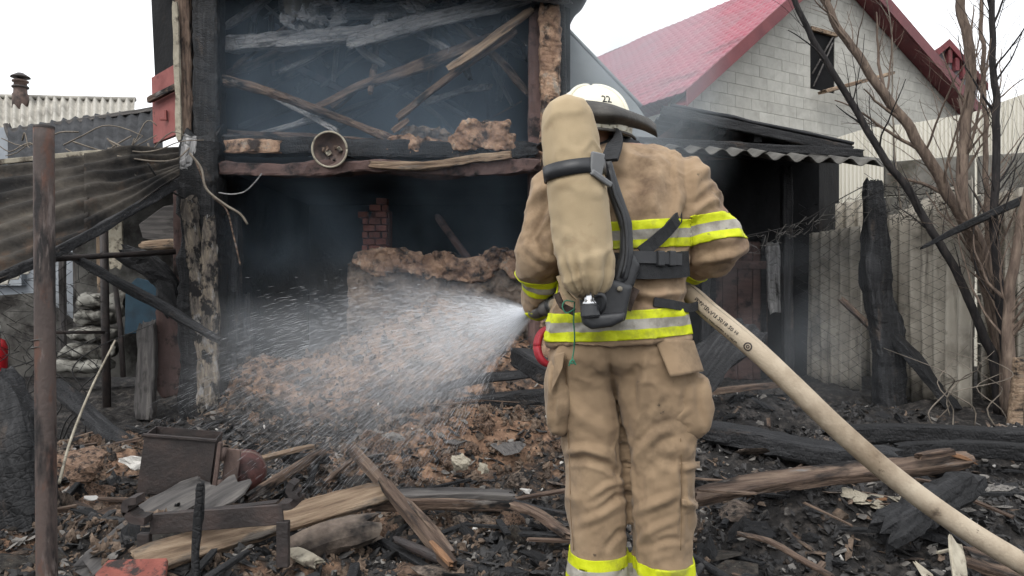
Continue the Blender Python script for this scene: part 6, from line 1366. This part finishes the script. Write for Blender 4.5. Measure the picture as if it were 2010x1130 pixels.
def ring_strap(name, t0, w, th, m, a0=0, a1=2*math.pi, tilt=.0, R=.0815):
    na = 40; c0 = ca+(cb-ca)*t0; vv = []; 
    for i in range(na+1):
        a = a0+(a1-a0)*i/na; rd2 = math.cos(a)*e1+math.sin(a)*e2
        for (dw, dr) in ((-w/2, 0), (w/2, 0), (w/2, th), (-w/2, th)): vv.append(Wd(c0+rd2*(R+dr)+axv*(dw+tilt*math.sin(a))))
    ff = [(i*4+k, i*4+(k+1) % 4, (i+1)*4+(k+1) % 4, (i+1)*4+k) for i in range(na) for k in range(4)]+[(3, 2, 1, 0), (na*4, na*4+1, na*4+2, na*4+3)]
    return part(name, mesh_from(name, vv, ff, True), m, ba)
ring_strap('cylinder_strap', .33, .040, .006, M['plastic'])
# buckle on the right side of the strap
cbk = L(1171, 321, -.305); Rk = Euler((.1, .08, .55)).to_matrix()
bk = part('buckle', box_me('buckle', Wd(cbk), (.042, .012, .060), Rk, .004), M['greyplastic'], ba)
part('buckle_lever', box_me('buckle_lever', Wd(L(1180, 350, -.30)), (.075, .014, .016), Rk @ Euler((0, .35, 0)).to_matrix(), .004), M['greyplastic'], bk)
# back frame: curved side rail
part('frame_rail', tube_me('frame_rail', [Wd(L(*p)) for p in ((1196, 330, -.205), (1206, 380, -.208), (1226, 432, -.208), (1230, 500, -.208), (1220, 545, -.21))], .006, 8, .02), M['plastic'], ba)
def panel_poly(name, poly, y0, y1, m, parent=ba, bev=.006):
    p_ = [Vector(Wd(L(u, v, y0))) for u, v in poly]; return part(name, prism_me(name, p_, (0, y1-y0, 0), bev), m, parent)
def sdf_poly(name, poly, y, th, rnd, m, parent, h=.006):
    pts = [np.array(p, float) for p in poly]
    def fn(X):
        w = Wd(X); u = 1005+F*w[:, 0]/(D0+y); v = 565-F*(w[:, 2]-CH)/(D0+y); ins = np.zeros(len(X), bool); dist = np.full(len(X), 1e9)
        for i in range(len(pts)):
            a, b = pts[i], pts[(i+1) % len(pts)]; e = b-a; w2 = np.stack([u-a[0], v-a[1]], 1); t = np.clip((w2 @ e)/np.dot(e, e), 0, 1)
            dist = np.minimum(dist, np.hypot(w2[:, 0]-t*e[0], w2[:, 1]-t*e[1])); ins ^= ((a[1] > v) != (b[1] > v)) & (u < (b[0]-a[0])*(v-a[1])/(b[1]-a[1]+1e-9)+a[0])
        d2 = np.where(ins, -dist, dist)*(D0+y)/F+rnd; yy = np.abs(X[:, 1]-y)-th/2+rnd
        return np.sqrt(np.maximum(d2, 0)**2+np.maximum(yy, 0)**2)+np.minimum(np.maximum(d2, yy), 0)-rnd
    us = [p[0] for p in pts]; vs = [p[1] for p in pts]; lo = L(min(us)-8, max(vs)+8, y); hi = L(max(us)+8, min(vs)-8, y)
    V_, F_ = nets(fn, (lo[0], y-th/2-.02, lo[2]), (hi[0], y+th/2+.02, hi[2]), h); return part(name, mesh_from(name, Wd(V_), F_, True), m, parent)
sdf_poly('frame_rail', [(1186, 318), (1200, 316), (1210, 350), (1224, 392), (1240, 436), (1243, 500), (1232, 548), (1210, 566), (1202, 548), (1216, 500), (1218, 452), (1206, 415), (1192, 375)], -.19, .035, .010, M['plastic'], ba, .005)
sdf_poly('base_plate', [(1134, 556), (1200, 548), (1240, 560), (1226, 628), (1200, 640), (1160, 645), (1143, 634)], -.205, .06, .014, M['plastic'], ba, .005)
sdf_poly('base_lip', [(1140, 618), (1226, 612), (1222, 630), (1200, 641), (1160, 646), (1144, 636)], -.245, .05, .012, M['plastic'], ba, .005)
sdf_poly('side_wing', [(1210, 520), (1236, 486), (1256, 520), (1244, 560), (1226, 586), (1210, 570)], -.185, .03, .010, M['plastic'], ba, .005)
v_, f_ = lathe_vf([(.004, 0), (.008, .002), (.008, .006), (.003, .008)], 12); part('rivet', mesh_from('rivet', xf(v_, frame_m(Wd(L(1216, 567, -.237)), (0, -1, 0))), f_, True), M['flake'], ba)
# valve
vc = L(1157, 590, -.262); Mv = frame_m(Wd(vc), (.06, -.05, -1))
v_, f_ = lathe_vf([(.017, -.045), (.019, -.042), (.019, -.028), (.014, -.024), (.015, .0), (.020, .004), (.021, .012)], 20); vl = part('valve', mesh_from('valve', xf(v_, Mv), f_, True), M['chrome'], ba)
v_, f_ = lathe_vf([(.018, .010), (.025, .014), (.027, .040), (.024, .046), (.010, .047)], 14); part('hand_wheel', mesh_from('hand_wheel', xf(v_, Mv), f_, False), M['plastic'], vl)
part('pressure_hose', tube_me('pressure_hose', [Wd(L(*p)) for p in ((1166, 578, -.275), (1184, 580, -.28), (1186, 600, -.275), (1178, 612, -.26))], .007, 8, .008), M['plastic'], ba)
# waist belt and straps
def onj(pts, off):          # garment surface seen from behind under each pixel, as (u, v, depth)
    out = []
    for u_, v_ in pts:
        ys = np.arange(-.26, .15, .004); X = np.array([L(u_, v_, y_) for y_ in ys]); k = np.argmax(jacket_f(X) < .004); out.append((u_, v_, ys[k]-off))
    return out
def strip(name, px_, w, th, m, parent, step=.015):
    q = resample([L(*p) for p in px_], step, True); T = np.gradient(q, axis=0); T /= np.linalg.norm(T, axis=1)[:, None]; vv = []
    for p_, t in zip(q, T):
        o2 = np.array([p_[0]*.9, p_[1]-.0, 0]); o2 /= np.linalg.norm(o2)+1e-9; sd2 = np.cross(t, o2); sd2 /= np.linalg.norm(sd2); o2 = np.cross(sd2, t)
        for a, b in ((-1, 0), (1, 0), (1, 1), (-1, 1)): vv.append(Wd(p_+sd2*a*w/2+o2*b*th))
    ff = [(i*4+k, i*4+(k+1) % 4, (i+1)*4+(k+1) % 4, (i+1)*4+k) for i in range(len(q)-1) for k in range(4)]+[(3, 2, 1, 0), tuple(len(q)*4-4+k for k in range(4))]
    me_ = mesh_from(name, vv, ff, False); bm = bmesh.new(); bm.from_mesh(me_); bmesh.ops.recalc_face_normals(bm, faces=bm.faces); bm.to_mesh(me_); bm.free(); return part(name, me_, m, parent)
wb_ = strip('waist_belt', [*onj([(1205, 522), (1240, 522), (1280, 522), (1310, 521), (1332, 519), (1340, 517)], .006)], .075, .022, M['strap'], ba)
strip('belt_layer', [*onj([(1240, 504), (1280, 505), (1310, 507), (1334, 509)], .026)], .034, .010, M['plastic'], wb_)
for u_ in (1296, 1318): part('belt_buckle', box_me('belt_buckle', Wd(L(*onj([(u_, 507)], .034)[0])), (.024, .018, .045), Euler((0, 0, .5)).to_matrix(), .004), M['plastic'], wb_)
strip('side_strap', [*onj([(1258, 496), (1290, 470), (1312, 448), (1328, 430)], .012), (1342, 416, -.02)], .038, .006, M['strap'], ba)
strip('shoulder_strap', [(1196, 318, -.16), (1206, 290, -.09), (1210, 270, -.02), (1212, 262, .06)], .05, .010, M['strap'], ba)
strip('shoulder_strap', [(1096, 345, -.11), (1092, 320, -.06), (1098, 300, .0), (1105, 290, .08)], .05, .010, M['strap'], ba)
strip('pull_strap', [(1245, 566, -.165), (1236, 585, -.172), (1228, 608, -.176)], .03, .01, M['glove'], ba)
strip('cover_tie', [(1098, 540, -.20), (1112, 575, -.20), (1128, 592, -.2)], .016, .006, M['bag_cloth'], ba)
strip('cover_tie', [(1094, 575, -.175), (1105, 600, -.18), (1128, 612, -.19)], .02, .006, M['glove'], ba)
part('cord', tube_me('cord', [Wd(L(*p)) for p in ((1128, 590, -.20), (1126, 630, -.19), (1128, 660, -.175), (1126, 690, -.15), (1122, 708, -.15), (1116, 718, -.15))], .0022, 5, .01), M['green'], ba)
part('cord', tube_me('cord', [Wd(L(*p)) for p in ((1128, 592, -.205), (1110, 590, -.2), (1104, 602, -.2), (1112, 614, -.2), (1128, 606, -.205))], .0022, 5, .006), M['green'], ba)
part('cord_knot', tube_me('cord_knot', [Wd(L(*p)) for p in ((1123, 704, -.152), (1128, 712, -.15), (1118, 712, -.15), (1124, 706, -.15), (1130, 716, -.15))], .003, 5, .005), M['green'], ba)
# black keeper strap hooking the hose at the hip
strip('hose_keeper', [*onj([(1282, 592), (1310, 596), (1330, 600), (1350, 604)], .006), (1366, 600, -.02)], .026, .008, M['strap'], ba)
# red coil at the left hip
rc = empty('red_hose_coil', Wd(L(1072, 680, .05)), 'red coiled line hanging at the firefighter left hip', 'coil')
for k in range(3):
    cc = L(1082, 680, .02+.022*k); q = [Wd(cc+np.array([-.04*math.cos(a)-.004*k, .012*math.sin(a*2), .056*math.sin(a)])) for a in np.linspace(0, 2*np.pi, 33)]
    part('loop', tube_me('loop', q, .010, 8), M['redrubber'], rc)
part('tie', tube_me('tie', [Wd(L(1082, 652, .0)), Wd(L(1086, 640, .02)), Wd(L(1090, 628, .0))], .007, 6), M['strap'], rc)

# ================================================================== HOSE
hose = empty('fire_hose', P(1700, 880, 1.68), 'cream canvas fire hose with stencilled marking running from hip to ground', 'hose')
nzw = Wd(NZ); hp = [nzw-SPR*.10, nzw-SPR*.22, Wd(np.array([-.02, .30, 1.10])), Wd(gripR), np.array(tuple(P(1336, 568, 2.42)))]
hp += [np.array(tuple(p)) for p in (P(1400, 617, 2.28), P(1480, 684, 2.20), P(1552, 752, 2.15), P(1650, 846, 2.12), P(1757, 938, 2.1), P(1880, 1028, 2.1), P(2008, 1106, 2.1), P(2180, 1200, 2.1))]
hp += [np.array([2.05, 2.1, .07]), np.array([2.5, 2.0, .045]), np.array([3.2, 1.7, .04])]
hq = resample(hp, .012, True)
cum = np.concatenate([[0], np.cumsum(np.linalg.norm(np.diff(hq, axis=0), axis=1))])
rads = np.interp(cum, [0, .35, .6, .72, .9, 99], [.020, .023, .026, .028, .0305, .0312])
M['hose'] = mat('cream_canvas_hose', [(.25, (160, 140, 112)), (.5, (190, 170, 142)), (.75, (204, 186, 158))], (7, 7, 7), rough=.8, bump=.25, bscale=150, overlay=[((56, 46, 40), 15, .665, .02), ((138, 116, 90), 4, .58, .10), ((92, 76, 62), 8, .68, .05)])
v_, f_ = tube_vf(hq, rads, 22); part('hose_body', mesh_from('hose_body', v_, f_, True), M['hose'], hose)
part('hem_seam', tube_me('hem_seam', [], 1) if False else mesh_from('hem_seam', *tube_vf(hq[60:]+np.array([.0, .0, 0])+np.stack([rads[60:]*.28*0, -rads[60:]*.55, rads[60:]*.84], 1), .0016, 4)), M['flake'], hose)
Mn = frame_m(nzw, tuple(SPR))
v_, f_ = lathe_vf([(.022, -.14), (.026, -.135), (.026, -.07), (.020, -.065), (.020, -.045), (.025, -.04), (.026, -.012), (.022, 0), (.014, .0), (.012, -.02)], 24); nzl = part('nozzle', mesh_from('nozzle', xf(v_, Mn), f_, True), mat('grey_alloy', [(.3, (112, 108, 104)), (.7, (140, 136, 132))], (20, 20, 20), rough=.45, bump=.1, metal=.5), hose)
v_, f_ = lathe_vf([(.027, -.125), (.030, -.123), (.030, -.112), (.027, -.110)], 24); part('coupling_ring', mesh_from('coupling_ring', xf(v_, Mn), f_, True), M['plastic'], nzl)
# stencil marking wrapped on the hose surface
T_, N_, B_ = frames(hq, (0, 0, 1))
def on_hose(s, ang, lift=.0012):
    i = int(np.clip(np.searchsorted(cum, s), 1, len(cum)-1)); p_ = hq[i-1]+(hq[i]-hq[i-1])*(s-cum[i-1])/(cum[i]-cum[i-1]+1e-9); r_ = rads[i]+lift
    t = T_[i]; tocam = np.array([0, 0, CH])-p_; tocam -= t*np.dot(tocam, t); tocam /= np.linalg.norm(tocam); sdv = np.cross(t, tocam)
    return p_+r_*(math.cos(ang)*tocam+math.sin(ang)*sdv)
def sat(u): 
    uu = 1005+F*hq[:, 0]/hq[:, 1]; k = np.argmin(np.abs(uu-u)+1e3*(cum < .7)); return cum[k]
def stencil(txt, s0, ang0, size, name, flip=-1, xs_=1.0):
    vt, ft = text_verts(txt, size); pts_ = [on_hose(s0+x*xs_, ang0+flip*(-y)/.030) for x, y, _ in vt]; me_ = mesh_from(name, pts_, ft)
    return part(name, me_, M['rubberdark'], hose)
stencil('М-65-ДИАЛ 2018 20 м', (sat(1382)+sat(1444))/2, -.05, .0150, 'stencil', -1, 1.12)
stencil('рабочее давление 1,0 МПа', (sat(1385)+sat(1455))/2, .72, .0095, 'stencil', -1, 1.3)
rg = [(.013, .009), (.0055, .0025)]
for (ro, ri) in rg:
    vv = []; ff = []; sA_ = sat(1475); 
    for i in range(28):
        a = 2*math.pi*i/28
        for r_ in (ro, ri): vv.append(on_hose(sA_+r_*math.cos(a), .25+r_*math.sin(a)/.031))
    for i in range(28): j = (i+1) % 28; ff.append((i*2, j*2, j*2+1, i*2+1))
    part('stamp', mesh_from('stamp', vv, ff), M['darkiron'], hose)
# ================================================================== WATER SPRAY
nzv = Vector(nzw); ax = Vector(SPR); Lc = 4.3
def spray_pts(n, seed):
    r = np.random.default_rng(seed); out = []
    e1_ = np.cross(SPR, [0, 0, 1]); e1_ /= np.linalg.norm(e1_); e2_ = np.cross(e1_, SPR)
    return r, e1_, e2_
rs, e1_, e2_ = spray_pts(0, 4)
VV = []; FF = []; off = 0
NS = 17000
for i in range(NS):
    th = .37*math.sqrt(rs.uniform())*(1 if rs.uniform() < .92 else 1.12); ph = rs.uniform(0, 6.283)
    d0 = SPR+math.tan(th)*(math.cos(ph)*e1_*1.05+math.sin(ph)*e2_*.95); d0 /= np.linalg.norm(d0)
    sp_ = rs.uniform(9, 13); dist = .02+2.5*rs.uniform()**1.8; t = dist/sp_
    p_ = nzw+d0*dist-np.array([0, 0, 4.9*t*t*1.4])
    if p_[2] < .03 or p_[1] > 7.3: continue
    vel = d0*sp_-np.array([0, 0, 9.8*t*1.4]); vel /= np.linalg.norm(vel)
    ln = rs.uniform(.03, .11)*(0.6+.45*dist); rd_ = rs.uniform(.0004, .0009)*(.7+.08*dist)
    s1 = np.cross(vel, [0.1, 0, 1]); s1 /= np.linalg.norm(s1); s2 = np.cross(vel, s1)
    VV += [p_-vel*ln/2, p_+s1*rd_, p_-.5*s1*rd_+.87*s2*rd_, p_-.5*s1*rd_-.87*s2*rd_, p_+vel*ln/2]
    FF += [(off, off+2, off+1), (off, off+3, off+2), (off, off+1, off+3), (off+4, off+1, off+2), (off+4, off+2, off+3), (off+4, off+3, off+1)]; off += 5
def water_mat():
    m = bpy.data.materials.new('water_drops'); m.use_nodes = True; t = m.node_tree; N = t.nodes; L_ = t.links; N.clear()
    o = N.new('ShaderNodeOutputMaterial'); d = N.new('ShaderNodeBsdfDiffuse'); d.inputs[0].default_value = (.9, .92, .95, 1); tl = N.new('ShaderNodeBsdfTranslucent'); tl.inputs[0].default_value = (.9, .92, .95, 1)
    a = N.new('ShaderNodeMixShader'); a.inputs[0].default_value = .5; tr_ = N.new('ShaderNodeBsdfTransparent'); b = N.new('ShaderNodeMixShader'); b.inputs[0].default_value = .30
    L_.new(d.outputs[0], a.inputs[1]); L_.new(tl.outputs[0], a.inputs[2]); L_.new(tr_.outputs[0], b.inputs[1]); L_.new(a.outputs[0], b.inputs[2]); L_.new(b.outputs[0], o.inputs[0]); return m
thing('water_spray', mesh_from('water_spray', VV, FF), water_mat(), 'white fan of water drops spraying from the nozzle onto the rubble', 'water', kind='stuff')
# fine mist inside the jet
def vol_mat(name, color, dens_nodes, aniso=.2):
    m = bpy.data.materials.new(name); m.use_nodes = True; t = m.node_tree; N = t.nodes; N.clear()
    o = N.new('ShaderNodeOutputMaterial'); v = N.new('ShaderNodeVolumePrincipled'); v.inputs['Color'].default_value = (*color, 1); v.inputs['Anisotropy'].default_value = aniso; v.inputs['Density'].default_value = 0
    t.links.new(v.outputs[0], o.inputs['Volume']); t.links.new(dens_nodes(t), v.inputs['Density']); return m
def mth(t, op, a, b=None, c=None):
    n = t.nodes.new('ShaderNodeMath'); n.operation = op
    for i, x in enumerate((a, b, c)):
        if x is None: continue
        if isinstance(x, (int, float)): n.inputs[i].default_value = x
        else: t.links.new(x, n.inputs[i])
    return n.outputs[0]
def mist_d(t):
    tc = t.nodes.new('ShaderNodeTexCoord'); sx = t.nodes.new('ShaderNodeSeparateXYZ'); t.links.new(tc.outputs['Object'], sx.inputs[0])
    z = mth(t, 'MAXIMUM', sx.outputs[2], .01); rad = mth(t, 'SQRT', mth(t, 'ADD', mth(t, 'MULTIPLY', sx.outputs[0], sx.outputs[0]), mth(t, 'MULTIPLY', sx.outputs[1], sx.outputs[1])))
    q = mth(t, 'DIVIDE', rad, mth(t, 'MULTIPLY_ADD', z, .40, .012)); e = mth(t, 'POWER', mth(t, 'MAXIMUM', mth(t, 'SUBTRACT', 1.0, q), 0.0), 1.0)
    fall = mth(t, 'DIVIDE', 1.0, mth(t, 'MULTIPLY_ADD', mth(t, 'POWER', z, 1.9), 1.0, .010))
    nz_ = t.nodes.new('ShaderNodeTexNoise'); nz_.inputs['Scale'].default_value = 1; mp = t.nodes.new('ShaderNodeMapping'); mp.inputs['Scale'].default_value = (14, 14, 3); t.links.new(tc.outputs['Object'], mp.inputs[0]); t.links.new(mp.outputs[0], nz_.inputs['Vector'])
    n2 = mth(t, 'MULTIPLY_ADD', nz_.outputs['Fac'], 2.4, -.5); endf = mth(t, 'MAXIMUM', mth(t, 'SUBTRACT', 1.0, mth(t, 'DIVIDE', z, 3.2)), 0.0)
    return mth(t, 'MULTIPLY', mth(t, 'MULTIPLY', mth(t, 'MULTIPLY', mth(t, 'MULTIPLY', e, fall), .95), mth(t, 'MAXIMUM', n2, .1)), endf)
v_, f_ = lathe_vf([(.012, 0), (.42, 1.0), (.83, 2.0), (1.28, 3.1)], 28)
mo = thing('water_mist', mesh_from('water_mist', v_, f_), vol_mat('water_mist', (.97, .98, 1.0), mist_d, .3), 'fine white water mist inside the spraying jet', 'mist', kind='stuff'); mo.matrix_basis = frame_m(nzv, ax)
# ================================================================== SMOKE
def smoke_d(base, amp, sc, seed, fade):
    def fn(t):
        tc = t.nodes.new('ShaderNodeTexCoord'); mp = t.nodes.new('ShaderNodeMapping'); mp.inputs['Location'].default_value = (seed, seed*.7, 0); mp.inputs['Scale'].default_value = sc; t.links.new(tc.outputs['Object'], mp.inputs[0])
        n = t.nodes.new('ShaderNodeTexNoise'); n.inputs['Scale'].default_value = 1; n.inputs['Detail'].default_value = 3; n.inputs['Distortion'].default_value = .6; t.links.new(mp.outputs[0], n.inputs['Vector'])
        d = mth(t, 'MAXIMUM', mth(t, 'MULTIPLY_ADD', n.outputs['Fac'], amp*2, base-amp), 0.0)
        g_ = t.nodes.new('ShaderNodeTexCoord'); sx = t.nodes.new('ShaderNodeSeparateXYZ'); t.links.new(g_.outputs['Generated'], sx.inputs[0]); k = None
        for i in range(3):
            c_ = mth(t, 'MULTIPLY', sx.outputs[i], mth(t, 'SUBTRACT', 1.0, sx.outputs[i])); c_ = mth(t, 'MINIMUM', mth(t, 'MULTIPLY', c_, fade), 1.0); k = c_ if k is None else mth(t, 'MULTIPLY', k, c_)
        return mth(t, 'MULTIPLY', d, k)
    return fn
def smoke(label, lo, hi, color, base, amp, sc, seed, fade=8):
    me_ = box_me('smoke', (Vector(lo)+Vector(hi))/2, Vector(hi)-Vector(lo)); return thing('smoke', me_, vol_mat('smoke', color, smoke_d(base, amp, sc, seed, fade), .0), label, 'smoke', kind='stuff')
smoke('blue grey smoke filling the burnt house interior', (xL+.1, 6.0, .4), (xR-.02, 9.8, 3.7), (.50, .66, .82), .04, .22, (1.5, 1.2, 1.1), 3)
smoke('blue smoke hanging in the open attic under the burnt roof', (xL+.15, 6.3, 2.2), (xR-.1, 8.6, 3.75), (.55, .70, .86), .22, .35, (1.3, 1.0, 1.2), 23)
smoke('pale smoke drifting from the eave towards the red roof', (P(1085, 0, 6.4).x, 6.0, 1.9), (P(1420, 0, 6.8).x, 7.3, 4.6), (.76, .84, .90), .6, 1.1, (1.5, 1.0, .9), 8, 4)
smoke('thin smoke hanging in front of the shed door', (1.2, 4.6, .1), (3.0, 7.2, 1.6), (.72, .78, .84), .03, .22, (1.2, 1.2, 1.2), 12, 4)
smoke('low steam rising where the water hits the rubble', (-2.5, 4.9, .1), (-.1, 6.6, 1.1), (.86, .89, .92), .2, .6, (1.6, 1.4, 1.6), 17, 4)
